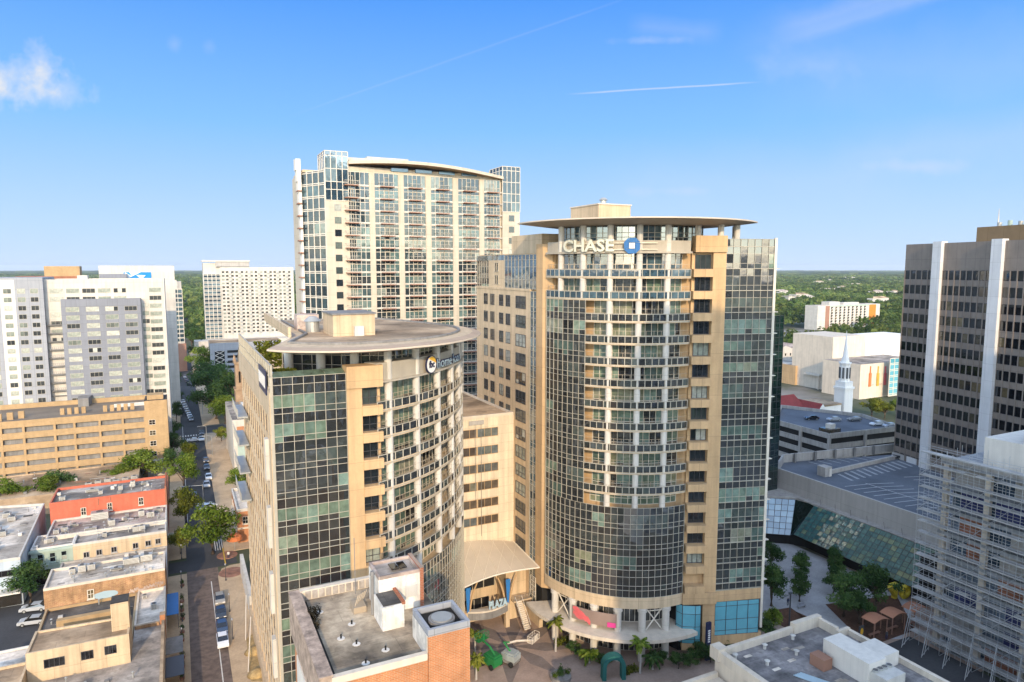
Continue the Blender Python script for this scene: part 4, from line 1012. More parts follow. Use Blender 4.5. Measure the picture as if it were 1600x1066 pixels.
# ================================================================== WHITE HIGH-RISE behind
def back_tower():
    s0 = 172.0; T = Thing('apartment_tower', 'cream and glass apartment high-rise at the back with an arched roof brow', 'building', 39.5, s0)
    FL = 3.07; zt = 88.7
    b = T.mb(); b.prism([(39.6, s0 + .6), (86.8, s0 + .6), (86.8, s0 + 22), (29.6, s0 + 22), (29.7, s0 + 8.2), (33.9, s0 + .6)], 0, zt, 0, 1); T.part('wall', b, ['bgcream', 'rooftan'])
    pr = [ATS(x, 400, s0)[0] for x in (543, 579, 587, 624, 632, 666, 674, 708, 716, 749, 756, 781)]
    for i in range(1, 11, 2):
        b = T.mb(); b.box(pr[i], pr[i + 1], s0 - .35, s0 + .6, 0, zt); T.part('pier', b, 'bgcream')
    rows = [(zt, 85.6, 'v')]
    z = 85.6
    while z > 20: rows += [(z, z - .35, 's'), (z - .35, z - 1.2, 'l'), (z - 1.2, z - FL, 'v')]; z -= FL
    bal = []
    for i in range(0, 12, 2):
        curtain(T, 'bay_glazing', div((pr[i], s0), (pr[i + 1], s0), 5), rows, 200 + i, ('curtg', 'offwhite'), .12, .1, .35, True, tilt=.012, sub='glazing_frame')
        c = (pr[i] * (.62 if i else .8) + pr[i + 1] * (.38 if i else .2)) if i < 2 else (pr[i] + pr[i + 1]) / 2
        for k in range(20): bal.append((c, s0, 85.6 - .2 - k * FL, 0))
    for k in range(21): sl = T.mb(); sl.box(39.55, 81.5, s0 - .2, s0 - .11, 85.6 - k * FL - .3, 85.6 - k * FL); T.part('slab_edge', sl, 'whiteclean')
    b = MB(); w = 3.4
    b.box(-w / 2, w / 2, -1.7, -.22, -.2, 0, 0)
    b.box(-w / 2, w / 2, -1.7, -1.64, .95, 1.05, 1); b.box(-w / 2, -w / 2 + .06, -1.64, -.2, .95, 1.05, 1); b.box(w / 2 - .06, w / 2, -1.64, -.2, .95, 1.05, 1)
    for k in range(9): x = -w / 2 + .03 + k * (w - .06) / 8; b.box(x - .02, x + .02, -1.69, -1.65, 0, .95, 1)
    for x in (-.55, .55): b.box(x - .06, x + .06, -.22, -.12, .02, 2.3, 1)
    b.box(-.49, .49, -.22, -.12, 2.18, 2.3, 1)
    put_windows(T, b.mesh('balcony', ['brownp', 'frame']), bal, 'balcony')
    # corner glass boxes, cream shafts with single windows
    for (x0, x1, ztop, zb, nm, n, mt) in ((33.9, 39.5, 93.3, 81.5, 'curtsky', 4, 0), (81.6, 86.9, 92.6, 80.4, 'darkgl', 4, 1)):
        c = T.mb(); c.box(x0 + .1, x1 - .1, s0 - .2, s0 + 9, zt, ztop - .3); T.part('glass_box_core', c, 'cream')
        curtain(T, 'glass_box', div((x0, s0 - .3), (x1, s0 - .3), n), [(ztop, ztop - 1.1, 'l'), (ztop - 1.1, ztop - 4.2, 'v'), (ztop - 4.2, ztop - 7.3, 'v'), (ztop - 7.3, zb + 2.6, 'v'), (zb + 2.6, zb, 'v')], int(x0), (nm, 'offwhite'), .16, .1, .4)
        curtain(T, 'glass_box', div((x0, s0 + 8), (x0, s0 - .3), 4), [(ztop, ztop - 1.1, 'l'), (ztop - 1.1, ztop - 4.2, 'v'), (ztop - 4.2, zt - 3, 'v')], int(x0) + 1, (nm, 'offwhite'), .16, .1, .4)
        b = T.mb(); b.box(x0, x1, s0 - .25, s0 + .6, 0, zb); T.part('shaft_wall', b, 'bgcream')
        me = window_mesh('shaft window', 1.7, 1.7, 1, 1, 'frame', 'win', .08, .05)
        put_windows(T, me, [((x0 + x1) / 2 + .1, s0 - .25, zb - 2.6 - k * FL, 0) for k in range(17)])
    # chamfered glass flank and curved edge with slab fins
    a, c = (29.6, s0 + 7.6), (33.8, s0 - .2)
    r2 = []; z = zt
    while z > 20: r2 += [(z, z - .4, 's'), (z - .4, z - FL, 'v')]; z -= FL
    curtain(T, 'flank_glazing', div(a, c, 4), r2, 301, ('curtg', 'offwhite'), .2, .14, .3, True, tilt=.012, sub='glazing_frame')
    b = T.mb(); n = 26
    for k in range(n):
        z0 = 20 + 72 * k / n; z1 = 20 + 72 * (k + 1) / n; f = .9 * max(0, (z0 - 70) / 20) ** 2
        b.prism([(29.1 - f, s0 + 7.2), (29.6 - f * .2, s0 + 7.0), (29.6 - f * .2, s0 + 9.5), (29.0 - f, s0 + 9.5)], z0, z1)
    T.part('curved_edge', b, 'white')
    for k in range(18): b = T.mb(); b.box(28.5, 29.5, s0 + 6.6, s0 + 9.6, 84 - k * FL, 84.3 - k * FL); T.part('slab_fin', b, 'brownp')
    b = T.mb(); b.box(29.7, 33.9, s0 + 6, s0 + 20, zt, zt + .6); T.part('roof_edge', b, 'cream')
    # arched brow
    b = T.mb(); n = 20; top = []
    for k in range(n + 1):
        u = k / n; x = 39.5 + (81.6 - 39.5) * u; out = 4.2 * math.sin(math.pi * (.08 + .84 * u)); zz = 89.3 + 2.3 * math.sin(math.pi * (.30 + .62 * u)) ** 1.2 + .05
        top.append((x, out, zz))
    for (x0, o0, z0), (x1, o1, z1) in zip(top, top[1:]):
        f = [(x0, s0 - o0, z0 - .75), (x1, s0 - o1, z1 - .75), (x1, s0 - o1, z1), (x0, s0 - o0, z0)]
        b.face(f); b.face(((x0, s0 - o0, z0), (x1, s0 - o1, z1), (x1, s0 + 14, z1 + .2), (x0, s0 + 14, z0 + .2)), 1); b.face(((x0, s0 + 1, z0 - .75), (x1, s0 + 1, z1 - .75), (x1, s0 - o1, z1 - .75), (x0, s0 - o0, z0 - .75)), 2)
    T.part('roof_brow', b, ['bgcream', 'rooftan', 'tan'])
    b = T.mb(); b.box(39.5, 81.6, s0 + .2, s0 + 2, zt, 90.0); T.part('brow_wall', b, 'bgcream')
    for k in range(4):
        x = 50.5 + k * 6.4; b = T.mb(); b.box(x, x + 4.4, s0 - .2, s0 + .18, 89.4, 90.2); T.part('brow_opening', b, 'skyblue')
    b = T.mb(); b.box(46, 57, s0 + 6, s0 + 14, 90, 93.6); b.box(40, 46, s0 + 3, s0 + 10, 90, 92.6); T.part('roof_penthouse', b, 'whiteclean')


M['darkgl'] = glass('dark corner glass', [(0, (.012, .02, .03)), (.8, (.03, .05, .06)), (1, (.10, .15, .16))], 1.8)
M['bgcream'] = plain('pale cream precast', (.53, .46, .36), streak=.10, var=.06, panel=(3.2, 3.07, .02))
back_tower()


# ================================================================== GREY AND WHITE BLOCK on the left
def grey_block():
    s0 = 272.0; T = Thing('apartment_block', 'grey and white panelled apartment block standing behind the tan garage at the left', 'building', -3.4, s0)
    b = T.mb(); b.box(-39, -3.4, s0, s0 + 22, 10, 60.4, 0, 0, 1); T.part('white_wall', b, ['whiteclean', 'roofwhite'])
    b = T.mb(); b.box(-34.2, -11.0, s0 - 3.5, s0 - .01, 15.6, 54.6); T.part('grey_bay', b, 'greyblue')
    b = T.mb(); b.box(-62, -38.9, s0 - 2.5, s0 + 22, 12, 61.9); T.part('grey_wing', b, 'ltgrey')
    for (x0, x1, y) in ((-50.6, -46.6, s0 - 2.56), (-58, -55, s0 - 2.56)): b = T.mb(); b.box(x0, x1, y, s0, 14, 61.2); T.part('white_strip', b, 'white')
    b = T.mb(); parapet(b, rect(-39, -3.4, s0, s0 + 22), 60.4, 61.2, .3); T.part('parapet', b, 'whiteclean')
    FL = 2.78
    me = window_mesh('block window', 3.7, 1.5, 3, 1, 'frame', 'winpale', .09, .06); spots = []
    for k in range(13):
        for x in (-31.0, -25.3, -19.7, -14.0): spots.append((x, s0 - 3.5, 50.5 - k * FL, 0))
    for k in range(2):
        for x in (-35.6, -31.0, -26.4, -21.8, -17.2): spots.append((x, s0, 56.6 - k * FL, 0))
    for k in range(16): spots.append((-6.4, s0, 56.6 - k * FL, 0))
    for k in range(4): spots.append((-35.8, s0, 48.6 - k * FL, 0))
    put_windows(T, me, spots, limit=90)
    me = window_mesh('block window', 2.1, 1.5, 2, 1, 'frame', 'winpale', .09, .06); spots = []
    for k in range(17):
        z = 56.8 - k * FL; spots += [(-44.9, s0 - 2.5, z, 0), (-41.4, s0 - 2.5, z, 0), (-53, s0 - 2.5, z, 0), (-59.8, s0 - 2.5, z, 0)]
        spots.append((-48.6, s0 - 2.56, z, 0)); 
        if k > 1: spots.append((-9.6, s0, z, 0))
    put_windows(T, me, spots, limit=95)
    b = T.mb(); b.box(-38.7, -34.25, s0 - .9, s0 - .02, 22, 22.2)
    T.part('balcony', b, 'concdark')
    for k in range(9):
        b = T.mb(); z = 46 - k * FL; b.box(-38.7, -34.25, s0 - 1.6, s0 - .02, z, z + .2); r_ = T.mb(); railing(r_, [(-38.7, s0 - 1.55), (-34.25, s0 - 1.55)], z + .2, 1, .5)
        o = T.part('balcony', b, 'concdark'); T.part('railing', r_, 'concdark', o)
    for x in (-28.4, -20.2, -13):
        b = T.mb(); b.box(x - .8, x + .8, s0 - 3.3, s0 - 1.8, 8, 15.6); T.part('pillar', b, 'whiteclean')
    b = T.mb(); b.box(-26.5, -21.5, s0 - 1.5, s0 - .5, 9, 14.6); T.part('base_wall', b, 'brickred'); b = T.mb(); b.box(-39, -3.4, s0 - .5, s0 + 20, 0, 10); T.part('base', b, 'conc')
    b = T.mb(); b.box(-30, -27, s0 + 5, s0 + 9, 60.5, 62.5); T.part('roof_unit', b, 'hvac')
    # roof-top blocks seen beyond
    T = Thing('rooftop_building', 'white rooftop with a blue and white painted wall above the grey block', 'building', -24, 330)
    b = T.mb(); b.box(-28, 0, 330, 345, 0, 66); T.part('wall', b, 'whiteclean')
    m0, mz1 = ATS(193, 425.5, 329.7); m1, _ = ATS(236, 425.5, 329.7); _, mz0 = ATS(200, 442, 329.7); mw_ = m1 - m0
    b = T.mb(); b.box(m0, m1, 329.7, 329.98, mz0, mz1); o = T.part('mural', b, 'muralb'); mh = mz1 - mz0
    for q in (((0, .2), (.3, .6), (.05, 1)), ((.3, .6), (.62, 1), (.2, 1)), ((.62, .3), (.8, .7), (.45, .75))):
        b = T.mb(); b.face([(m0 + u * mw_, 329.65, mz0 + v * mh) for u, v in q]); T.part('painted_triangle', b, 'muralw', o)
    b = T.mb(); b.box(-27.6, -17.8, 326, 329.9, 58, 62.6); T.part('side_block', b, 'greyblue')
    T = Thing('rooftop_building', 'low salmon building with a yellow box on top far behind the grey block', 'building', -50, 350)
    b = T.mb(); b.box(-60, -35, 350, 365, 0, 61.5); T.part('wall', b, 'brickred'); b = T.mb(); b.box(-50, -37, 352, 360, 61.5, 65.8); T.part('yellow_box', b, 'bricktan')


grey_block()


# ================================================================== TAN GARAGE
def tan_garage():
    s0 = 237.9; T = Thing('parking_garage', 'tan brick parking garage with long open decks in front of the grey block', 'garage', -4.0, s0)
    p0, p1 = -47.0, -10.3; FL = 3.35; zt = 20.9
    b = T.mb(); b.box(-75, p1, s0 + .9, 270, 0, 19.4, 0, 0, 1); T.part('wall', b, ['concdark', 'gdeck'])
    for k in range(7):
        z = zt - k * FL; x0 = p0 if k == 0 else -75
        b = T.mb(); b.box(x0, p1, s0, s0 + .35, z - 2.0, z if k == 0 else z - .15); T.part('deck_band', b, 'bricktan')
    b = T.mb()
    xs = [-75, -66, -58, -52, p0, -41.6, -34.0, -29.0, -22.5, -16.4, p1]
    for x in xs: q = T.mb(); q.box(x - .3, x + .3, s0 - .05, s0 + .8, 0, zt - .2 if x >= p0 else zt - 3.4); T.part('column', q, 'bricktan')
    b = T.mb(); b.box(-10.3, -4.0, s0 - .6, s0 + 9, 0, 24.0, 0, 0, 1); T.part('stair_tower', b, ['bricktan', 'roofdark'])
    me = window_mesh('stair window', 1.7, 1.5, 2, 2, 'offwhite', 'windark', .1, .08); put_windows(T, me, [(-8.4, s0 - .6, 16.4 - k * FL, 0) for k in range(4)])
    b = T.mb(); b.box(-9.5, -5.0, s0 + 1, s0 + 6, 24, 25.4); T.part('stair_penthouse', b, 'bricktan'); b = T.mb(); b.box(-10.3, -4.2, s0 - .9, s0 - .61, 0, 5.4); T.part('white_wall', b, 'whiteclean')
    for k in range(9):
        b = T.mb(); b.box(-34 + k * 1.9 + (4 if k > 3 else 0), -32.9 + k * 1.9 + (4 if k > 3 else 0), 250 - (k > 3) * .5, 251 - (k > 3) * .5, 19.4, 21.4); T.part('ramp_wall', b, 'bricktan')
    for k in range(4): b = T.mb(); b.box(-52.5 + k * 2.6, -51 + k * 2.6, 246 + k * 1.2, 247 + k * 1.2, 19.4, 21.6); T.part('ramp_wall', b, 'bricktan')
    b = T.mb(); b.box(-75, -10.4, 267.5, 268, 19.4, 20.9); T.part('rear_parapet', b, 'bricktan'); b = T.mb(); b.box(-20, -10.4, 256, 256.4, 19.4, 20.5); T.part('rear_parapet', b, 'white')
    b = T.mb()
    for k in range(24): x = -46 + k * 1.5; b.face(((x, 241, 19.43), (x + .12, 241, 19.43), (x + .12, 245.5, 19.43), (x, 245.5, 19.43)))
    T.part('line_markings', b, 'linew')
    b = T.mb(); b.prism([(-30.5, 262), (-27.5, 262), (-27, 268.5), (-31, 268.5)], 19.4, 22.2); T.part('ramp_hood', b, 'concdark')


tan_garage()


# ================================================================== FAR MID-RISES on the left
def far_left():
    s0 = 520.0; T = Thing('hotel_tower', 'distant white slab tower with rows of small dark windows and blue glass corner', 'building', 17.7, s0)
    b = T.mb(); b.box(29, 78, s0, s0 + 18, 0, 65.6, 0, 0, 1); b.box(18, 48, s0 + 2, s0 + 18, 0, 68.4); T.part('wall', b, ['whiteclean', 'roofwhite'])
    b = T.mb(); b.box(17.4, 48.5, s0 - .6, s0 + 18.5, 69.4, 70.4); T.part('roof_slab', b, 'whiteclean'); b = T.mb(); b.box(26, 48, s0 - .05, s0 + 2, 66.0, 69.4); T.part('clerestory', b, 'conc')
    curtain(T, 'glass_corner', div((18, s0 + 1), (28.6, s0 - .3), 4), rows_of(61, 14, ((.8, 's'), (2.0, 'v'))), 500, ('curtsky', 'offwhite'), .35, .2, .3)
    me = window_mesh('tower window', 1.6, 1.35, 2, 1, 'frame', 'win', .12, .05); spots = []
    for k in range(17):
        for x in (30.6, 33.2, 36.6, 39.4, 43.0, 45.8, 49.4, 52.2, 55.8, 58.6, 62.2, 65.0, 68.6, 71.4, 75.0): spots.append((x, s0, 61.5 - k * 2.63, 0))
    put_windows(T, me, spots)
    b = MB(); b.box(-.7, .7, -1.2, 0, -.1, .1); b.box(-.7, .7, -1.2, -1.1, .1, 1); me = b.mesh('balcony', ['steel'])
    put_windows(T, me, [(x, s0, 61.2 - k * 2.63, 0) for k in range(17) for x in (35.0, 41.2, 47.6, 54.0, 60.4, 66.8, 73.2)], 'balcony', 60)
    b = T.mb(); b.box(10, 95, s0 - 14, s0 - .4, 0, 15.5); T.part('podium', b, 'whiteclean')
    T = Thing('glass_tower', 'slim blue-green glass tower on a pink base at the far end of the street', 'building', -7, 480)
    b = T.mb(); b.box(-14, 3.6, 480.5, 500, 17.5, 56.5); T.part('wall', b, 'conc')
    curtain(T, 'curtain_wall', div((-14, 480), (3.8, 480), 7), rows_of(52, 17.5, ((.5, 's'), (2.3, 'v'))), 510, ('curtsky', 'offwhite'), .25, .2, .3)
    b = T.mb(); b.box(-14, 1, 480.2, 481, 52, 57.5); T.part('crown', b, 'whiteclean'); b = T.mb(); b.box(-15, 4.6, 476, 500, 0, 17.4); T.part('base', b, 'brownp')
    me = window_mesh('base window', 1.2, 1.2, 1, 1, 'frame', 'windark', .1, .05); put_windows(T, me, [(-1 - 2.1 * k, 476, z, 0) for k in range(3) for z in (8.5, 11)])
    T = Thing('parking_garage', 'white garage with cross braced openings among the dark street trees', 'garage', 17.6, 459)
    b = T.mb(); b.box(17.6, 60, 459, 480, 0, 18.6, 0, 0, 1); T.part('wall', b, ['ltgrey', 'rooftan'])
    for x in (22.2,):
        b = T.mb(); b.box(x - 2, x + 3.6, 458.9, 458.99, 2, 13.6); T.part('stair_opening', b, 'windark')
    for k in range(4): b = T.mb(); b.box(27.4, 40, 458.9, 458.99, 2.6 + k * 3.2, 4.2 + k * 3.2); T.part('deck_opening', b, 'dark')
    b = T.mb()
    for k in range(4): b.tube(((20.4, 458.8, 2.5 + k * 2.8), (25.6, 458.8, 5.2 + k * 2.8)), .2, 4); b.tube(((25.6, 458.75, 2.5 + k * 2.8), (20.4, 458.75, 5.2 + k * 2.8)), .2, 4)
    T.part('cross_brace', b, 'whiteclean')
    # far specks
    for i, (x, y, w, h, mt, lab) in enumerate(((150, 428, 40, 9, 'whiteclean', 'long white roof among the distant woods at the left'), (270, 430, 22, 8, 'whiteclean', 'small white building at the edge of the distant woods beside the hotel'))):
        px = GP(x, 424 + i * 2, 0); T = Thing('distant_building', lab, 'building', px[0], px[1]); b = T.mb(); b.box(px[0], px[0] + w, px[1], px[1] + 15, 0, h); T.part('wall', b, mt)
        b = T.mb(); b.prism([(px[0] - 1, px[1] - 1), (px[0] + w + 1, px[1] - 1), (px[0] + w + 1, px[1] + 16), (px[0] - 1, px[1] + 16)], h, h + 1); T.part('roof', b, 'roofwhite')


far_left()


# ================================================================== LOW SHOPS along the street's left side
def units(T, spots, seed=0):
    r = random.Random(seed)
    for (x, y, z, w, d, h) in spots:
        b = T.mb(); b.box(x - w / 2, x + w / 2, y - d / 2, y + d / 2, z + .12, z + h, 0); b.box(x - w / 2 - .04, x + w / 2 + .04, y - d / 2 - .04, y + d / 2 + .04, z + h, z + h + .06, 1)
        for k in range(4): b.box(x - w / 2 + .1, x + w / 2 - .1, y - d / 2 - .02, y - d / 2 - .004, z + .2 + k * h / 5, z + .2 + k * h / 5 + .07, 2)
        b.box(x - w / 2 + .1, x - w / 2 + .2, y - d / 2 + .1, y + d / 2 - .1, z, z + .12, 2); b.box(x + w / 2 - .2, x + w / 2 - .1, y - d / 2 + .1, y + d / 2 - .1, z, z + .12, 2)
        b.cyl(x, y, z + h + .06, z + h + .16, min(w, d) * .36, n=12, m=2); T.part('roof_unit', b, ['hvac', 'steel', 'hvacd'])
    return


def shop(name, lab, poly, h, wall, roof, par=.5, parm=None, z0=0, front=None):
    T = Thing(name, lab, 'building', poly[0][0], poly[0][1])
    b = T.mb(); b.prism(poly, z0, h, 0, 0); T.part('wall', b, wall)
    cen = Vector((sum(q[0] for q in poly) / len(poly), sum(q[1] for q in poly) / len(poly)))
    b = T.mb(); b.prism([tuple(cen + (Vector(q) - cen) * .985) for q in poly], h - .1, h + .03); T.part('roof', b, roof)
    if par: b = T.mb(); parapet(b, poly, h, h + par, .32); T.part('parapet', b, parm or wall)
    return T


def clutter(T, x0, x1, y0, y1, z, n, seed):
    r = random.Random(seed)
    for k in range(n):
        x, y = r.uniform(x0, x1), r.uniform(y0, y1); b = T.mb(); q = r.random()
        if q < .35: b.cyl(x, y, z, z + r.uniform(.3, .9), .12, n=8); b.cyl(x, y, z + .9, z + 1.0, .22, .1, 8); T.part('roof_vent', b, 'steel')
        elif q < .6: l = r.uniform(1.5, 4); b.tube(((x, y, z + .12), (min(x + l, x1), y + r.uniform(-.3, .3), z + .12)), .06, 5); T.part('roof_pipe', b, r.choice(('steel', 'concdark', 'brownp')))
        elif q < .8: w = r.uniform(.3, .9); b.box(x - w, x + w, y - w * .6, y + w * .6, z + .01, z + .012 + .002 * k); T.part('roof_patch', b, r.choice(('roofdark', 'white', 'roofgrey')))
        else: w = r.uniform(.25, .5); b.box(x - w, x + w, y - w, y + w, z + .02, z + r.uniform(.3, .8)); T.part('roof_hatch', b, r.choice(('hvac', 'white', 'concdark')))


def shops():
    PW = -4.2
    T = shop('shop_building', 'brick shop building whose long side wall is painted red-orange above its neighbour', rect(-27.6, PW, 179.1, 191), 11.9, 'red', 'roofgrey', .6)
    me = window_mesh('sash window', .95, 1.7, 2, 2, 'offwhite', 'windark', .1, .1, True); put_windows(T, me, [(-21.2, 179.1, 8.75, 0), (-16.0, 179.1, 9.1, 0), (-9.6, 179.1, 9.4, 0)])
    b = T.mb(); b.box(-4.5, -4.15, 179, 191.2, 0, 13.2); T.part('street_front', b, 'brickred')
    units(T, [(-25.5, 182, 11.95, 1.2, 1.0, .9), (-20, 186, 11.95, 2.6, 1.0, .7), (-14, 184.5, 11.95, .9, .9, 1.1), (-11.5, 186, 11.95, 1.0, .9, 1.4), (-9, 187, 11.95, 1.5, 1.0, .5), (-18, 183, 11.95, .8, .8, .9)], 1); clutter(T, -27,-4.8,180,190.4,11.94,26,101)
    for k in range(2): b = T.mb(); b.tube(((-18.2 + k * 2.4, 179.05, 12.2), (-18.2 + k * 2.4, 179.05, 10.6 + .4 * k)), .07, 5); T.part('wall_stain_pipe', b, 'brownp')
    T = shop('shop_building', 'shop building with a pinkish gravel roof crowded with units below the red wall', rect(-27, PW, 168, 179.08), 8.1, 'pale', 'roofpink', .45, 'whiteclean')
    units(T, [(-17.8, 176.6, 8.12, 3.4, 2.0, 1.7), (-7.5, 173, 8.12, 1.5, 1.2, 1.2), (-9.4, 174.5, 8.12, 1.2, 1.2, 1.3), (-15, 170.6, 8.12, 1.2, 1.0, 1.3), (-15.5, 172, 8.12, .8, 1.2, 1.1), (-24, 171.5, 8.12, 1.3, 1.1, .9), (-25.4, 170.5, 8.12, 1.0, 1.0, .9), (-19, 169.6, 8.12, 2.2, 1.0, .6), (-22.5, 174, 8.12, 1.6, 1, .5), (-6.0, 176, 8.12, 2, 1.2, .8)], 2); clutter(T, -26.4,-4.8,168.8,178,8.14,34,102)
    T = shop('shop_building', 'cream shop building with a row of small shuttered windows in its side wall', rect(-21.5, PW, 162, 167.98), 7.7, 'cream', 'roofgrey', .5, 'whiteclean')
    me = window_mesh('small window', 1.0, 1.15, 2, 1, 'conc', 'windark', .1, .15, True); put_windows(T, me, [(x, 162, 5.0 + .1 * k, 0) for k, x in enumerate((-19.2, -16.9, -14.2, -10.2, -7.8, -5.9))])
    units(T, [(-9.0, 165.5, 7.72, 1.2, .9, 1.2), (-10.2, 165.4, 7.72, 1.1, .9, 1.2), (-16, 165, 7.72, .8, .8, .9)], 3); clutter(T, -21,-4.8,162.6,167.4,7.74,16,103)
    T = shop('shop_building', 'pale mint shop with a moulded cornice at the alley end of the cream building', rect(-29.0, -21.55, 163.5, 171.5), 7.6, 'mint', 'roofgrey', .3, 'white')
    b = T.mb(); b.box(-29.3, -21.5, 163.1, 163.49, 7.0, 7.5); b.box(-29.2, -21.5, 163.25, 163.49, 4.0, 4.3); T.part('cornice', b, 'mint')
    me = window_mesh('tall window', 1.0, 1.9, 1, 2, 'mint', 'win', .12, .12, True); put_windows(T, me, [(-27.4, 163.5, 4.7, 0), (-25.3, 163.5, 4.7, 0), (-23.3, 163.5, 4.7, 0)])
    b = T.mb(); b.box(-28.5, -22.2, 163.3, 163.49, .2, 3.2); T.part('shopfront', b, 'windark'); units(T, [(-26, 167, 7.63, 1.3, 1.1, .9), (-24, 169, 7.63, 1.0, 1.0, .8)], 4); clutter(T, -28.4,-22,164,171,7.64,10,104)
    T = shop('shop_building', 'low flat roofed annexe in the shade between the cream building and the white roof', rect(-23.6, PW, 147.6, 161.9), 4.4, 'conc', 'roofgrey', .4)
    units(T, [(-18, 156, 4.43, 2.0, 1.4, .9), (-12, 154, 4.43, 1.6, 1.2, 1.2), (-8, 157, 4.43, 1.4, 1.2, .9), (-15, 151, 4.43, 1.6, 1.3, 1.0)], 5); clutter(T, -23,-4.8,148.4,161,4.44,26,105)
    T = shop('shop_building', 'old brick building with a bright white roof and a faded painted sign on its side', rect(-23.2, PW, 138.7, 147.55), 8.7, 'brickold', 'roofwhite', .45, 'pale')
    me = window_mesh('sash window', .95, 1.6, 2, 2, 'offwhite', 'windark', .12, .1, True); put_windows(T, me, [(-16.2, 138.7, 5.9, 0)])
    b = T.mb(); r = random.Random(5)
    pts = [(-14.0 + 1.9 * math.cos(a) * (1 + .12 * r.random()), 6.1 + .62 * math.sin(a) * (1 + .25 * r.random())) for a in [2 * math.pi * k / 16 for k in range(16)]]
    b.face([(x, 138.67, z) for x, z in pts]); T.part('faded_painted_patch', b, 'ltblue'); b = T.mb()
    for k in range(34): x = -10.2 + k * .165; z = 5.55 + .02 * k + r.uniform(-.1, .5); b.face(((x, 138.67, z - .22), (x + .2, 138.67, z - .22), (x + .22, 138.67, z + .2), (x + .02, 138.67, z + .25)))
    T.part('graffiti', b, 'roofpink')
    units(T, [(-19.5, 144.6, 8.73, 1.0, 1.0, 1.0), (-18, 144.8, 8.73, 1.2, 1.0, 1.3), (-16.5, 145, 8.73, 1.2, .9, 1.1), (-10, 144.8, 8.73, 2.6, 1.2, 1.2), (-7.4, 145, 8.73, 2.0, 1.2, 1.3), (-12.4, 143, 8.73, 1.8, 1.0, .4)], 6); clutter(T, -22.6,-4.8,139.4,147,8.74,24,106)
    T = shop('shop_building', 'flat white roofed shop in front of the old brick wall, at the street edge', rect(-8.8, PW, 125, 138.65), 5.2, 'pale', 'roofwhite', .5, 'pale')
    units(T, [(-6.0, 131, 5.23, .9, .9, .9), (-7.6, 136.0, 5.23, .7, .7, .6)], 7); b = T.mb(); b.box(-4.9, -4.1, 123.6, 124.9, 0, 7.2); T.part('brick_pier', b, 'brickor')
    T = shop('service_yard', 'service yard with a railed deck behind the tan stuccoed building', rect(-23, -8.85, 120.5, 138.6), 5.0, 'bricktan', 'roofdark', .5, 'bricktan')
    rl = T.mb(); railing(rl, [(-22, 122), (-11.2, 122), (-11.2, 127)], 5.1, 1.2, .5); T.part('railing', rl, 'steel'); b = T.mb(); b.box(-20, -11.4, 128, 129, 5.05, 7.6); T.part('screen_wall', b, 'bricktan')
    units(T, [(-20, 124.5, 5.03, 2.2, 1.0, .9), (-17, 125, 5.03, 1.6, 1.0, 1.0), (-14, 125.5, 5.03, 1.4, 1.2, 1.1)], 8); clutter(T, -22,-9.4,121.5,137.6,5.04,26,108)
    T = shop('tan_building', 'tan stuccoed building with a brown flat roof and three dark windows in its near wall', [(-21.7, 113.6), (-8.7, 113.2), (-8.7, 119.6), (-21.5, 120.4)], 9.8, 'cream', 'rooftan', .3, 'cream')
    me = window_mesh('wide window', 2.5, 1.25, 4, 1, 'dframe', 'windark', .08, .06); put_windows(T, me, [(-18.3, 113.48, 7.4, R(-1.7))]); me = window_mesh('wide window', 1.5, 1.25, 3, 1, 'dframe', 'windark', .08, .06); put_windows(T, me, [(-14.2, 113.35, 7.5, R(-1.7)), (-11.2, 113.27, 7.6, R(-1.7))])
    b = T.mb(); b.box(-11.1, -8.72, 115.6, 118.6, 9.8, 14.2, 0, 0, 1); T.part('stair_tower', b, ['cream', 'roofdark'])
    T = shop('low_building', 'low grey roofed building at the near left corner of the street', [(-21.5, 84), (PW, 84), (PW, 124.9), (-8.65, 124.9), (-8.65, 113.1), (-21.5, 113.4)], 5.6, 'pale', 'roofgrey', .0)
    b = T.mb(); b.box(-4.65, -4.2, 84, 123.4, 5.6, 6.4); b.box(-8.6, -5, 123.4, 123.9, 5.6, 6.2); T.part('parapet', b, 'brickold'); units(T, [(-14.5, 108.5, 5.63, 1.0, .9, .8), (-16.5, 106.5, 5.63, 1.4, .9, .6)], 9); clutter(T, -20,-5.2,90,112,5.64,26,109)
    T = shop('low_building', 'cream walled low building at the left edge beside the tan stuccoed building', rect(-48, -21.75, 104, 116), 7.4, 'cream', 'rooftan', .4)
    b = T.mb(); b.box(-27.2, -26.8, 103.9, 116.1, 0, 8.2); T.part('wall_rib', b, 'tan')
    T = shop('low_building', 'small white gabled roof building at the edge of the parking lot', rect(-30, -23.2, 118.5, 128), 4.2, 'white', 'roofwhite', .3)
    T = shop('shop_building', 'pale blue commercial block with a long white gravel roof, at the left edge', [(-42, 156), (-29.3, 155.6), (-30.2, 190), (-42, 193)], 9.0, 'skywall', 'roofwhite', .5, 'whiteclean')
    me = window_mesh('wide window', 4.0, 1.1, 4, 1, 'dframe', 'windark', .1, .1); put_windows(T, me, [(-32.4, 155.7, 6.1, R(-1.8)), (-39, 155.85, 6.1, R(-1.8))])
    b = T.mb(); b.box(-42, -29.2, 152.8, 155.55, 3.4, 3.7); T.part('awning', b, 'white'); b = T.mb(); b.box(-41.8, -29.6, 155.3, 155.6, .2, 3.2); T.part('shopfront', b, 'windark')
    units(T, [(-35 - (k % 3) * 1.5, 162 + k * 3.2, 9.03, 1.4, 1.6, 1.0) for k in range(8)], 10); clutter(T, -41,-31,158,189,9.04,34,110)
    T = shop('low_building', 'low rambling roof with trees around it in front of the tan garage', rect(-60, -12, 212, 236), 5.0, 'rooftan', 'rooftan', .4)
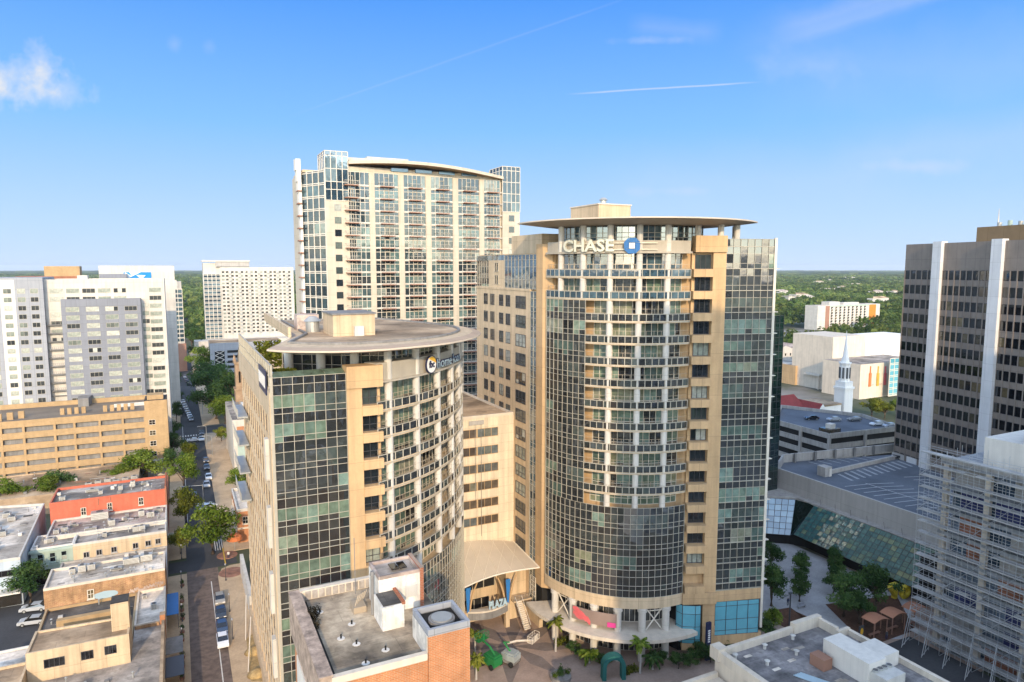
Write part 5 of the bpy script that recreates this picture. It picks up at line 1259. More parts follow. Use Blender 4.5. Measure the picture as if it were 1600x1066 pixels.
    units(T, [(-24 + k * 2.2, 216 + (k % 3), 5.03, 1.5, 1.2, 1.0) for k in range(6)], 11); clutter(T, -58,-14,213,235,5.04,40,111)
    T = shop('shop_building', 'dark roofed shop between the red walled building and the tan garage', rect(-20, PW, 194, 211), 6.5, 'brickred', 'roofdark', .4)


M['skywall'] = plain('pale blue stucco', (.42, .48, .54), streak=.12)
shops()


# ================================================================== RIGHT SIDE OF THE STREET
def right_street():
    T = shop('brick_building', 'orange brick corner building with a white edged flat roof beside the big street tree', rect(10.6, 24, 168.7, 186), 7.6, 'brickor', 'roofwhite', .7, 'whiteclean')
    me = window_mesh('sash window', 1.1, 1.7, 2, 2, 'offwhite', 'windark', .1, .1, True)
    put_windows(T, me, [(10.6, 171 + k * 3, z, -math.pi / 2) for k in range(5) for z in (1.2, 4.6)] + [(12.4, 168.7, 4.6, 0), (14.6, 168.7, 4.6, 0)]); b = T.mb(); b.box(10.3, 24, 168.4, 168.69, 3.4, 3.8); b.box(10.3, 10.59, 168.69, 186, 3.4, 3.8); T.part('belt_course', b, 'pale')
    T = Thing('patio_awning', 'rounded orange awning over the pavement beside the brick corner building', 'awning', 9.6, 164.8)
    b = T.mb(); b.lathe(9.6, 164.8, [(1.7, 2.6), (1.6, 3.3), (1.0, 3.9), (.1, 4.1)], 14); T.part('canopy', b, 'rooforange'); b = T.mb(); b.cyl(9.6, 164.8, 0, 3.9, .07, n=6); T.part('post', b, 'steel')
    T = Thing('site_hoarding', 'long white hoarding along the pavement at the foot of the beige tower', 'hoarding', 10.0, 138)
    b = T.mb(); b.box(9.75, 10.4, 131, 152, .13, 4.0); T.part('panel', b, 'whiteclean'); b = T.mb()
    for k in range(9): b.box(9.66, 9.74, 131.5 + k * 2.4, 131.7 + k * 2.4, .13, 4.1)
    T.part('posts', b, 'ltgrey')
    T = Thing('mint_building', 'narrow building with mint green and white bays past the brick corner building', 'building', 14.2, 228)
    b = T.mb(); b.box(14.2, 40, 228, 262, 0, 17.4, 0, 0, 1); T.part('wall', b, ['whiteclean', 'roofgrey']); b = T.mb(); b.box(15.4, 17.6, 227.7, 227.98, 0, 13); b.box(15.4, 19, 227.7, 227.98, 13.2, 15.2, 1); T.part('mint_bay', b, ['mint', 'brickor'])
    me = window_mesh('bay window', 2.4, 2.2, 2, 2, 'offwhite', 'win', .12, .08); put_windows(T, me, [(18.6, 227.95, 1.2 + 4 * k, 0) for k in range(3)])
    b = T.mb(); b.box(18, 21, 240, 244, 17.4, 20); T.part('roof_unit', b, 'white'); b = T.mb(); b.box(17.8, 32, 232, 250, 17.4, 19.2); T.part('roof_block', b, 'brickold')
    T = Thing('stone_tower', 'square stone church tower with a small dark spire rising behind the beige tower', 'tower', 17.6, 259)
    b = T.mb(); b.box(17.6, 23.2, 259, 264.6, 0, 21.5); b.box(17.3, 23.5, 258.7, 264.9, 21.5, 22.1); b.box(17.9, 22.9, 259.3, 264.3, 22.1, 31.0); b.box(17.5, 23.3, 258.9, 264.7, 31.0, 31.7); T.part('shaft', b, 'stone')
    me = window_mesh('lancet', .8, 4.2, 1, 1, 'stone', 'windark', .15, .12); put_windows(T, me, [(19.2, 259.3, 24.2, 0), (20.4, 259.3, 24.2, 0), (21.6, 259.3, 24.2, 0)])
    for (x, y) in ((17.9, 259.3), (22.9, 259.3), (17.9, 264.3), (22.9, 264.3)): b = T.mb(); b.cyl(x, y, 31.7, 34.2, .45, .05, 6); T.part('pinnacle', b, 'stone')
    b = T.mb(); b.cyl(20.4, 261.8, 31.7, 41.5, 1.9, .05, 8); T.part('spire', b, 'roofdark')


right_street()


# ================================================================== NEAR BRICK TOWER (roof seen from above)
def near_brick():
    T = Thing('brick_tower', 'old ten storey brick building in the foreground with stained flat roof and white roof houses', 'building', 8.9, 51)
    b = T.mb(); b.box(8.9, 17.45, 51.2, 66.4, 0, 32.7); b.box(17.45, 21.0, 55.1, 66.4, 0, 32.7); b.box(17.4, 21.1, 51.0, 55.05, 0, 34.7); T.part('wall', b, 'brickor')
    b = T.mb(); b.prism([(8.95, 51.3), (17.38, 51.3), (17.38, 55.08), (20.95, 55.08), (20.95, 66.3), (8.95, 66.3)], 32.6, 32.72); T.part('roof', b, 'roofmembrane')
    b = T.mb(); b.box(8.6, 9.5, 51.0, 66.6, 32.72, 33.5); T.part('parapet', b, 'terra'); b = T.mb(); b.box(9.51, 17.4, 66.0, 66.6, 32.72, 33.7); b.box(9.51, 17.3, 51.0, 51.5, 32.72, 33.3); T.part('parapet', b, 'pale')
    b = T.mb(); b.box(8.5, 9.6, 50.9, 66.7, 33.5, 33.62); b.box(8.55, 8.59, 51, 66.6, 29.5, 33.4, 0); T.part('coping', b, 'terra')
    b = T.mb()
    for k in range(11): b.box(10 + k * .66, 10.5 + k * .66, 65.9, 65.99, 32.8, 33.6)
    T.part('parapet_panel', b, 'roofgrey')
    b = T.mb(); b.box(8.7, 8.88, 52, 57, 20, 29); b.box(8.7, 8.88, 59, 64, 14, 28.5); T.part('painted_patch', b, 'white')
    b = T.mb(); b.box(9.9, 17.2, 51.9, 52.1, 32.72, 32.86); b.box(9.8, 10.0, 52, 65.5, 32.72, 32.84); T.part('roof_pipe', b, 'dark')
    # penthouse and stair house
    b = T.mb(); b.box(15.7, 19.9, 60.0, 63.6, 32.7, 36.1); T.part('penthouse', b, 'flaky'); b = T.mb(); parapet(b, rect(15.7, 19.9, 60.0, 63.6), 36.1, 36.42, .25, 0); T.part('penthouse_parapet', b, 'roofpink'); b = T.mb(); b.box(19.7, 20.05, 59.9, 63.7, 32.7, 36.55); T.part('brick_edge', b, 'brickred')
    b = T.mb(); b.box(15.9, 19.6, 60.2, 63.4, 36.08, 36.16); T.part('penthouse_roof', b, 'roofgrey'); b = T.mb()
    for k in range(2): b.box(17.2 + k * .8, 17.9 + k * .8, 60.8, 62.2, 36.45, 36.53)
    T.part('skylight', b, 'windark'); b = T.mb(); b.box(18.2, 19.4, 59.9, 59.99, 33.9, 35.0); T.part('louvre', b, 'hvac')
    b = T.mb(); b.box(15.2, 17.2, 57.0, 59.95, 32.7, 34.9); T.part('stair_house', b, 'flaky'); b = T.mb(); b.box(15.35, 17.0, 57.2, 59.8, 34.9, 34.98); T.part('stair_roof', b, 'roofdark'); b = T.mb(); b.box(17.0, 17.3, 56.9, 59.95, 34.9, 35.15); T.part('stair_coping', b, 'brickred')
    b = T.mb(); b.box(15.5, 16.3, 56.93, 56.99, 32.75, 34.6); T.part('door', b, 'white')
    b = T.mb(); b.cyl(15.2, 60.4, 32.7, 36.6, .16, n=10); b.cyl(15.2, 60.4, 36.6, 36.95, .26, .15, n=10); T.part('flue', b, 'concdark')
    b = T.mb(); parapet(b, rect(17.38, 21.12, 50.98, 55.07), 34.7, 35.3, .28); T.part('shaft_parapet', b, 'ltgrey')
    b = T.mb(); b.box(17.33, 17.39, 51.2, 55, 32.75, 34.7); T.part('shaft_side', b, 'flaky')
    b = T.mb(); b.cyl(19.3, 53.0, 34.7, 35.0, 1.15, n=20); b.cyl(19.3, 53.0, 35.0, 35.12, .9, n=20, m=1); T.part('cooling_fan', b, ['concdark', 'steel'])
    b = T.mb(); b.box(17.7, 20.8, 51.3, 54.8, 34.68, 34.76); T.part('shaft_roof', b, 'dark')
    b = T.mb(); b.tube(((14.7, 65.2, 32.7), (14.7, 65.2, 38.5)), .04, 5); T.part('mast', b, 'concdark')
    b = T.mb()
    for k in range(5): b.tube(((13.6 + .3 * k, 61.5 + .4 * k, 32.75), (14.2 + .3 * k, 61.8 + .4 * k, 34.2 - .1 * k)), .05, 5)
    b.box(13.6, 14.8, 61.2, 62.8, 32.74, 33.3); T.part('scrap_ladder', b, 'woodrail')
    for (x, y) in ((13.0, 59.5), (12.6, 56), (14.6, 54.0), (12.6, 52.8), (10.8, 63.0), (11.6, 57.5)):
        b = T.mb(); b.cyl(x, y, 32.7, 33.1, .08, n=8); b.cyl(x, y, 32.72, 32.76, .35, n=8, m=1); T.part('roof_vent', b, ['dark', 'white'])


M['roofmembrane'] = patchroof('stained membrane', (.17, .14, .11), (.35, .28, .20), (.53, .44, .32), .3)
M['terra'] = plain('terracotta coping', (.36, .27, .21), var=.45, scale=.9, grain=.25)
M['flaky'] = plain('flaking white paint', (.66, .62, .56), var=.3, scale=.7, streak=.35, grain=.1)
near_brick()


# ================================================================== NEAR ROOF lower right
def near_roof():
    T = Thing('low_building', 'long roof with white parapet and plant units at the lower right, before the plaza', 'building', 63, 40)
    poly = [(50, 30), (84.3, 30), (84.3, 62.3), (82.5, 62.3), (82.5, 65.2), (77, 65.2), (77, 66.0), (63, 66.0), (63, 65), (50, 65)]
    b = T.mb(); b.prism([(63, 30), (84.3, 30), (84.3, 62.3), (82.5, 62.3), (82.5, 66.0), (63, 66.0)], 0, 12.9); T.part('wall', b, 'pale'); b = T.mb(); b.box(63.4, 83.9, 30, 65.7, 12.9, 12.95); T.part('roof', b, 'roofcool')
    b = T.mb(); b.box(63, 77, 65.4, 66.0, 12.9, 13.9); b.box(77, 82.5, 65.2, 66.0, 12.9, 14.5); b.box(62.7, 63.5, 30, 66.1, 12.9, 14.2); b.box(81.9, 82.5, 62.3, 65.2, 12.9, 14.2); b.box(81.9, 84.3, 61.8, 62.3, 12.9, 13.9); b.box(83.8, 84.4, 30, 61.8, 12.9, 13.7); b.box(62.4, 64.0, 64.8, 66.4, 12.9, 14.6); T.part('parapet', b, 'pale')
    b = T.mb(); b.prism([(40, 40), (62.6, 40), (62.6, 65.2), (44, 65.2)], 0, 10.8); b.box(44, 62.5, 64.8, 65.4, 10.8, 11.4); T.part('side_wing', b, 'pale')
    x, y = GP(1287, 1032, 13); x1, y1 = GP(1345, 1066, 13)
    b = T.mb(); b.box(x, x + 3.2, y - 6.5, y + .2, 13, 16.0); T.part('plant_room', b, 'white')
    b = T.mb(); b.box(x + 4, x + 8, y - 5.0, y - 1.5, 13, 14.9); b.box(x + 4.2, x + 5.2, y - 5.03, y - 5.01, 13.4, 14.4, 1); T.part('plant_room', b, ['white', 'hvacd'])
    u = T.mb(); ux, uy = GP(1345, 1062, 13.2); u.box(ux, ux + 3.6, uy - 3.4, uy, 13.1, 15.0)
    for i in range(4):
        for j in range(2): u.cyl(ux + .5 + i * .87, uy - .6 - j * .95, 15.0, 15.25, .38, n=12, m=1); u.cyl(ux + .5 + i * .87, uy - .6 - j * .95, 15.25, 15.27, .3, n=12, m=2)
    T.part('condenser', u, ['hvac', 'steel', 'hvacd'])
    vx, vy = GP(1275, 1035, 13); b = T.mb(); b.box(vx - 1.0, vx + .6, vy - 2.0, vy + .2, 13, 14.5); T.part('duct_hood', b, 'brownp')
    b = T.mb(); qx, qy = GP(1255, 1066, 13)
    for k in range(5): b.tube(((qx + .3 * k, qy + 1.5, 13.1), (qx + 2 + .3 * k, qy - 2.5, 13.1)), .09, 5)
    T.part('blue_pipe', b, 'ltblue'); r = random.Random(4)
    for k in range(14): b = T.mb(); x, y = r.uniform(64.5, 76), r.uniform(52, 65); b.box(x - .6, x + .6, y - .25, y + .25, 12.96, 12.98 + .002 * k); T.part('roof_patch', b, 'roofwhite')
    for k in range(5): b = T.mb(); x, y = 65 + k * 2.7, 64.4 - (k % 2) * 3; b.cyl(x, y, 12.95, 13.6, .22, n=8); b.cyl(x, y, 13.6, 13.75, .4, .1, n=8); T.part('roof_vent', b, 'hvac')


near_roof()


# ================================================================== SCAFFOLDED BUILDING
def scaffold():
    T = Thing('unfinished_building', 'concrete frame building under construction behind scaffolding at the right edge', 'building', 115, 69)
    zt = 32.7; FL = 4.05
    for k in range(9):
        z = zt - k * FL; b = T.mb(); b.box(115, 150, 38, 69, z - .45, z); T.part('floor_slab', b, 'slabc')
    for y in (68.3, 61.6, 55.0, 48.4, 41.8):
        b = T.mb(); b.box(115.15, 115.95, y - .4, y + .4, 0, zt - .01); T.part('column', b, 'pale')
    b = T.mb(); b.box(119.5, 149, 38.2, 66, 0, zt - .5); T.part('core_wall', b, 'concblue')
    for k in range(8): curtain(T, 'glazing', div((117.9, 68.4), (117.9, 38.2), 15), [(zt - k * FL - .5, zt - k * FL - 2.0, 'v'), (zt - k * FL - 2.0, zt - (k + 1) * FL, 'v')], 900 + k, ('skyd', 'steel'), .1, .08, .4, sub='glazing_frame')
    r = random.Random(8)
    for k in range(8):
        for j in range(4):
            if r.random() < .8:
                y = 42.4 + j * 6.6; b = T.mb(); b.box(117.4, 117.7, y, y + r.choice((3.2, 4.6, 5.8)), zt - (k + 1) * FL + .01, zt - k * FL - 1.0 * r.random() - .5); T.part('sheathing', b, r.choice(('bluepanel', 'bluepanel', 'brickred', 'conc')))
    b = T.mb(); b.box(117, 130, 38, 63.6, zt, zt + 5.0); b.box(117, 130, 36, 58, zt + 5.0, zt + 8.0); T.part('lift_overrun', b, 'white')
    b = T.mb(); b.box(115, 116, 44, 69, zt, zt + .5); T.part('edge_upstand', b, 'conc')
    for k in range(16):
        b = T.mb(); y = 68.5 - k * 1.2; b.tube(((115.4 + .8 * (k % 2), y, zt), (115.4 + .8 * (k % 2), y, zt + 1.6 + .8 * (k % 3)),), .035, 4); T.part('starter_bar', b, 'scaff')
    S = Thing('scaffold', 'dense silver pipe scaffold wrapping the concrete frame at the right edge', 'scaffold', 113, 69)
    ys = [71.2 - k * 1.75 for k in range(20)]
    for y in ys:
        for x in (112.7, 114.2): b = S.mb(); b.tube(((x, y, 0), (x, y, zt + 1.6 + .5 * math.sin(y * 9 + x))), .038, 5); S.part('standard', b, 'scaff')
    for k in range(17):
        z = 1.9 + k * 2.0
        b = S.mb()
        for x in (112.7, 114.2):
            for h in (0, 1.0): b.tube(((x, ys[-1], z + h), (x, ys[0], z + h)), .034, 4)
        for y in ys: b.tube(((112.5, y, z), (114.5, y, z)), .045, 4)
        b.tube(((112.66, ys[-1], z + .5), (112.66, ys[0], z + .5)), .03, 4); S.part('ledger', b, 'scaff')
        if True:
            b = S.mb(); r = random.Random(k)
            for j in range(19):
                if r.random() < .86: b.box(112.85, 114.05, ys[j + 1] + .03, ys[j] - .03, z + .06, z + .11)
            S.part('platform', b, 'plank')
        b = S.mb(); b.box(112.60, 112.65, ys[-1], ys[0], z + .06, z + .19); S.part('toe_board', b, 'plank')
        b = S.mb()
        for j in range(0, 19, 3):
            a = j + (k % 3)
            if a < 19: b.tube(((112.62, ys[a], z - 2), (112.62, ys[a + 1], z)), .04, 4)
        S.part('diagonal_brace', b, 'scaff')
    for k in range(7):
        y = 71.2 - k * 3.5; b = S.mb(); b.tube(((109.2, y - 1.0, .1), (112.6, y, 6.5)), .06, 5); b.tube(((110.6, y - .6, .1), (112.6, y, 4.2)), .05, 5); b.tube(((109.2, y - 1, .3), (112.6, y, .5)), .05, 5); S.part('raker', b, 'scaff')


M['slabc'] = plain('raw slab', (.30, .31, .325), var=.15, streak=.2)
M['concblue'] = plain('blue grey concrete', (.20, .22, .25), var=.15, streak=.2)
M['skyd'] = glass('blue grey glass', [(0, (.03, .05, .075)), (.5, (.06, .09, .13)), (1, (.17, .21, .27))], 1.9, .06)
scaffold()


# ================================================================== OFFICE TOWER at the right
def office_right():
    o = PS(104.7, 183.0); T = Thing('office_tower', 'dark brown granite office tower with pale vertical ribs at the right edge', 'building', o[0], o[1], 0, None, R(-12.2))
    X, Y = o; zt = 71.2; L = 50
    b = T.mb(); b.box(X + .5, X + 40, Y - L, Y, 12.5, zt - .2, 0, 0, 1); T.part('wall', b, ['dark', 'roofdark'])
    b = T.mb(); b.box(X, X + 1, Y - L, Y, 64.4, zt); b.box(X + .02, X + 1, Y - L, Y - .02, 12, 15); T.part('parapet_band', b, 'granite')
    FL = 3.78
    for k in range(14):
        z = 64.4 - (k + 1) * FL; b = T.mb(); b.box(X + .06, X + 1, Y - L, Y, z, z + 1.45); T.part('spandrel', b, 'granite')
    ribs = [(-9.3, -11.9), (-25.4, -28.1), (-41.6, -44.3)]
    for a, c in ribs:
        b = T.mb(); b.box(X - .9, X + .9, Y + c, Y + a, 8, zt + .4); T.part('rib', b, 'colwhite')
    b = T.mb()
    bays = [(-.1, -9.3, 5), (-11.9, -25.4, 8), (-28.1, -41.6, 8)]; spots = []
    for a, c, n in bays:
        w = (a - c) / n
        for i in range(n + 1): q = T.mb(); q.box(X - .08, X + .9, Y + a - i * w - .13, Y + a - i * w + .13, 15, 64.4); T.part('mullion_pier', q, 'granite')
        for i in range(n):
            for k in range(14): spots.append((X + .08, Y + a - (i + .5) * w, 64.4 - (k + 1) * FL + 1.5, -math.pi / 2))
    me = window_mesh('office window', 1.46, 2.2, 1, 1, 'dframe', 'windark', .06, .06); put_windows(T, me, spots)
    b = T.mb(); b.box(X + 4, X + 30, Y - L, Y - 17, zt - .2, zt + 3.6); T.part('roof_penthouse', b, 'brownp2')
    b = T.mb(); b.tube(((X + 8, Y - 19, zt + 3), (X + 8, Y - 19, zt + 8)), [.22, .05], 6); T.part('antenna', b, 'whiteclean')
    for k in range(5): b = T.mb(); b.cyl(X + 5, Y - 22 - k * 2.6, zt + 3.6, zt + 4.5 + .3 * (k % 2), .5, n=10); T.part('roof_vent', b, ['steel', 'mint'][k % 2])
    b = T.mb(); b.box(X - .2, X + 3, Y - 7.8, Y - 4.6, 9, 14.9); T.part('base_pier', b, 'colwhite')


M['brownp2'] = plain('bronze panels', (.26, .17, .09), var=.12, panel=(4, 5, .03))
office_right()


# ================================================================== PARKING DECK with sloped glass front
def deck():
    T = Thing('parking_deck', 'grey concrete garage with a striped roof deck above the sloping glass front', 'garage', 134, 110)
    b = T.mb(); b.prism([(133.6, 76), (176, 76), (178, 119.5), (143.5, 127.6), (133.6, 121)], 0, 13.4, 0, 1); T.part('wall', b, ['concwall', 'deck'])
    b = T.mb(); b.box(133.2, 133.7, 76, 121.2, 9.4, 15.2); b.box(174, 174.5, 76, 118, 13.4, 14.8); T.part('front_parapet', b, 'concwall')
    b = T.mb(); b.beam((143.4, 127.3), (182, 121.3), 13.4, 15.6, -.5, 0); b.beam((133.6, 120.6), (143.4, 127.3), 13.4, 15.6, -.5, 0); T.part('rear_parapet', b, 'conc')
    for k in range(5): b = T.mb(); b.box(146 + k * 6.5, 146.6 + k * 6.5, 126.0 - k * 1.0, 126.4 - k * 1.0, 13.4, 15.9); T.part('pilaster', b, 'concdark')
    b = T.mb(); b.prism([(144, 114.6), (173, 116.2), (173, 116.8), (144, 115.2)], 13.42, 14.4); b.box(142.4, 144.8, 113.6, 116, 13.4, 15.8); T.part('ramp_wall', b, 'conc'); b = T.mb(); b.box(143.8, 144.6, 113.45, 113.59, 13.4, 15.3); T.part('stair_door', b, 'white')
    b = T.mb()
    def ln(a, c, w=.26):
        dx, dy = c[0] - a[0], c[1] - a[1]; l = math.hypot(dx, dy); nx, ny = -dy / l * w / 2, dx / l * w / 2
        b.face(((a[0] - nx, a[1] - ny, 13.43), (c[0] - nx, c[1] - ny, 13.43), (c[0] + nx, c[1] + ny, 13.43), (a[0] + nx, a[1] + ny, 13.43)))
    for k in range(11):
        x = 147.5 + k * 2.45; y = 114.0 + k * .12; ln((x, y), (x - 1.6, y - 5.2)); ln((x + .42, y - .1), (x - 1.18, y - 5.3))
    for k in range(9):
        y = 106.5 - k * 2.5; ln((140.5, y), (147, y - 1.2)); ln((147.2, y - 1.2), (153.5, y - 3.4)); ln((160, y - 1.5), (166, y - 3.5))
    ln((147.1, 106), (147.1, 84)); 
    for k in range(7): ln((150 + k * 3.0, 125.0 - k * .45), (150.6 + k * 3.0, 121.0 - k * .4))
    T.part('line_markings', b, 'linew')
    # sloped glass
    G_ = Thing('glass_atrium', 'long sloping wall of blue-green glass panes at the foot of the parking deck', 'atrium', 129, 95)
    g = G_.mb(); f = G_.mb(); r = random.Random(12); nu, nv = 24, 8
    a0, a1 = Vector((127.4, 109.3, 2.9)), Vector((126.6, 79.0, 2.9)); b0, b1 = Vector((131.4, 107.2, 10.1)), Vector((131.0, 78.0, 10.1))
    def Q_(u, v): return a0.lerp(a1, u).lerp(b0.lerp(b1, u), v)
    nrm = (a1 - a0).cross(b0 - a0).normalized()
    if nrm.z < 0: nrm = -nrm
    for i in range(nu):
        for j in range(nv):
            c = [Q_(i / nu, j / nv), Q_((i + 1) / nu, j / nv), Q_((i + 1) / nu, (j + 1) / nv), Q_(i / nu, (j + 1) / nv)]; k1, k2 = r.gauss(0, .006), r.gauss(0, .006)
            c = [q + nrm * (k1 * s1 + k2 * s2) for q, s1, s2 in zip(c, (-1, 1, 1, -1), (-1, -1, 1, 1))]; g.face([tuple(q) for q in c], 0, r.random() * .98)
    o = G_.part('sloped_glass', g, 'atrium')
    for i in range(nu + 1): f.tube((tuple(Q_(i / nu, 0) + nrm * .03), tuple(Q_(i / nu, 1) + nrm * .03)), .05, 4)
    for j in range(nv + 1): f.tube((tuple(Q_(0, j / nv) + nrm * .03), tuple(Q_(1, j / nv) + nrm * .03)), .05, 4)
    G_.part('glazing_bars', f, 'dframe', o)
    c0, c1 = Vector((118, 117.4, 2.4)), Vector((127.3, 110.2, 2.4)); d0, d1 = Vector((120.2, 120.6, 9.8)), Vector((131.0, 112.4, 9.8)); g = G_.mb(); f = G_.mb()
    def Q2(u, v): return c0.lerp(c1, u).lerp(d0.lerp(d1, u), v)
    for i in range(9):
        for j in range(6): g.face([tuple(Q2(*q)) for q in ((i / 9, j / 6), ((i + 1) / 9, j / 6), ((i + 1) / 9, (j + 1) / 6), (i / 9, (j + 1) / 6))], 0, r.random() * .98)
    o = G_.part('pale_glass', g, 'skyblue')
    for i in range(10): f.tube((tuple(Q2(i / 9, 0)), tuple(Q2(i / 9, 1))), .06, 4)
    for j in range(7): f.tube((tuple(Q2(0, j / 6)), tuple(Q2(1, j / 6))), .06, 4)
    G_.part('glazing_bars', f, 'dframe', o); b = G_.mb(); b.face((tuple(c1), tuple(a0), tuple(b0), tuple(d1))); G_.part('corner_glass', b, 'emerald')
    b = G_.mb(); b.prism([(118.3, 117.6), (127.4, 110.9), (129.6, 108), (128.6, 78.5), (134, 78.5), (134, 121), (121, 121)], 0, 2.9); T_ = G_.part('base_glazing', b, 'dark')
    b = G_.mb(); b.prism([(131.1, 76.5), (133.4, 76.5), (133.4, 121), (122, 121), (120.5, 120.4), (131.3, 112.2)], 9.6, 10.3); G_.part('roof_ledge', b, 'conc')
    for k in range(8): b = G_.mb(); b.tube(((131.8, 78 + k * 4, 10.3), (132.9, 79 + k * 4, 11.3)), .05, 4); G_.part('ledge_pipe', b, 'concdark')
    b = G_.mb(); b.prism([(126.6, 77.6), (126.9, 78.9), (131.0, 77.9), (131, 76.6)], 0, 10); G_.part('end_wall', b, 'dark')
    # far garage
    f = [(178.5, 163), (177.8, 141.0), (207, 138.2), (213, 156), (200, 180)]
    T = Thing('parking_garage', 'pale concrete garage with cars parked on its roof in front of the white church', 'garage', f[1][0], f[1][1])
    poly = f
    cen = Vector((sum(q[0] for q in poly) / 5, sum(q[1] for q in poly) / 5))
    b = T.mb(); b.prism([tuple(cen + (Vector(q) - cen) * .97) for q in poly], 0, 13.4, 0, 1); T.part('wall', b, ['dark', 'deck'])
    for k in range(4):
        b = T.mb()
        for i in range(5): b.beam(poly[i], poly[(i + 1) % 5], 12.9 - k * 3.4, 14.5 - k * 3.4, -.4, 0)
        T.part('deck_band', b, 'conc')
    for i in range(3):
        a, c = poly[i], poly[i + 1]
        for k in range(2): q = T.mb(); u = k / 2; x, y = a[0] + (c[0] - a[0]) * u, a[1] + (c[1] - a[1]) * u; q.box(x - .4, x + .4, y - .4, y + .4, 0, 14.3); T.part('column', q, 'conc')
    x, y = 179.6, 142.4; b = T.mb(); b.box(x, x + 5, y, y + 4, 13.4, 15.2); b.box(x + 1.5, x + 3.5, y + .8, y + 2.8, 15.2, 16.6, 1); T.part('stair_house', b, ['windark', 'white'])
    T = Thing('glass_tower', 'dark emerald glass tower just behind the right corner of the bank tower', 'building', 132, 119)
    b = T.mb(); b.box(112.3, 131.8, 119.2, 138, 0, 53.4); T.part('wall', b, 'dark'); T_ = T
    curtain(T, 'curtain_wall', div((112, 119), (132, 119), 14), rows_of(53.6, 8, ((1.75, 's'), (1.75, 'v'))), 601, ('emerald', 'dframe'), .07, .06, .15, tilt=.016)
    curtain(T, 'curtain_wall', div((112, 138), (112, 119), 12), rows_of(53.6, 8, ((1.75, 's'), (1.75, 'v'))), 602, ('emerald', 'dframe'), .07, .06, .15, tilt=.016)


M['concwall'] = plain('grey stucco wall', (.44, .42, .40), var=.06, streak=.10, panel=(9, 6, .02))
deck()


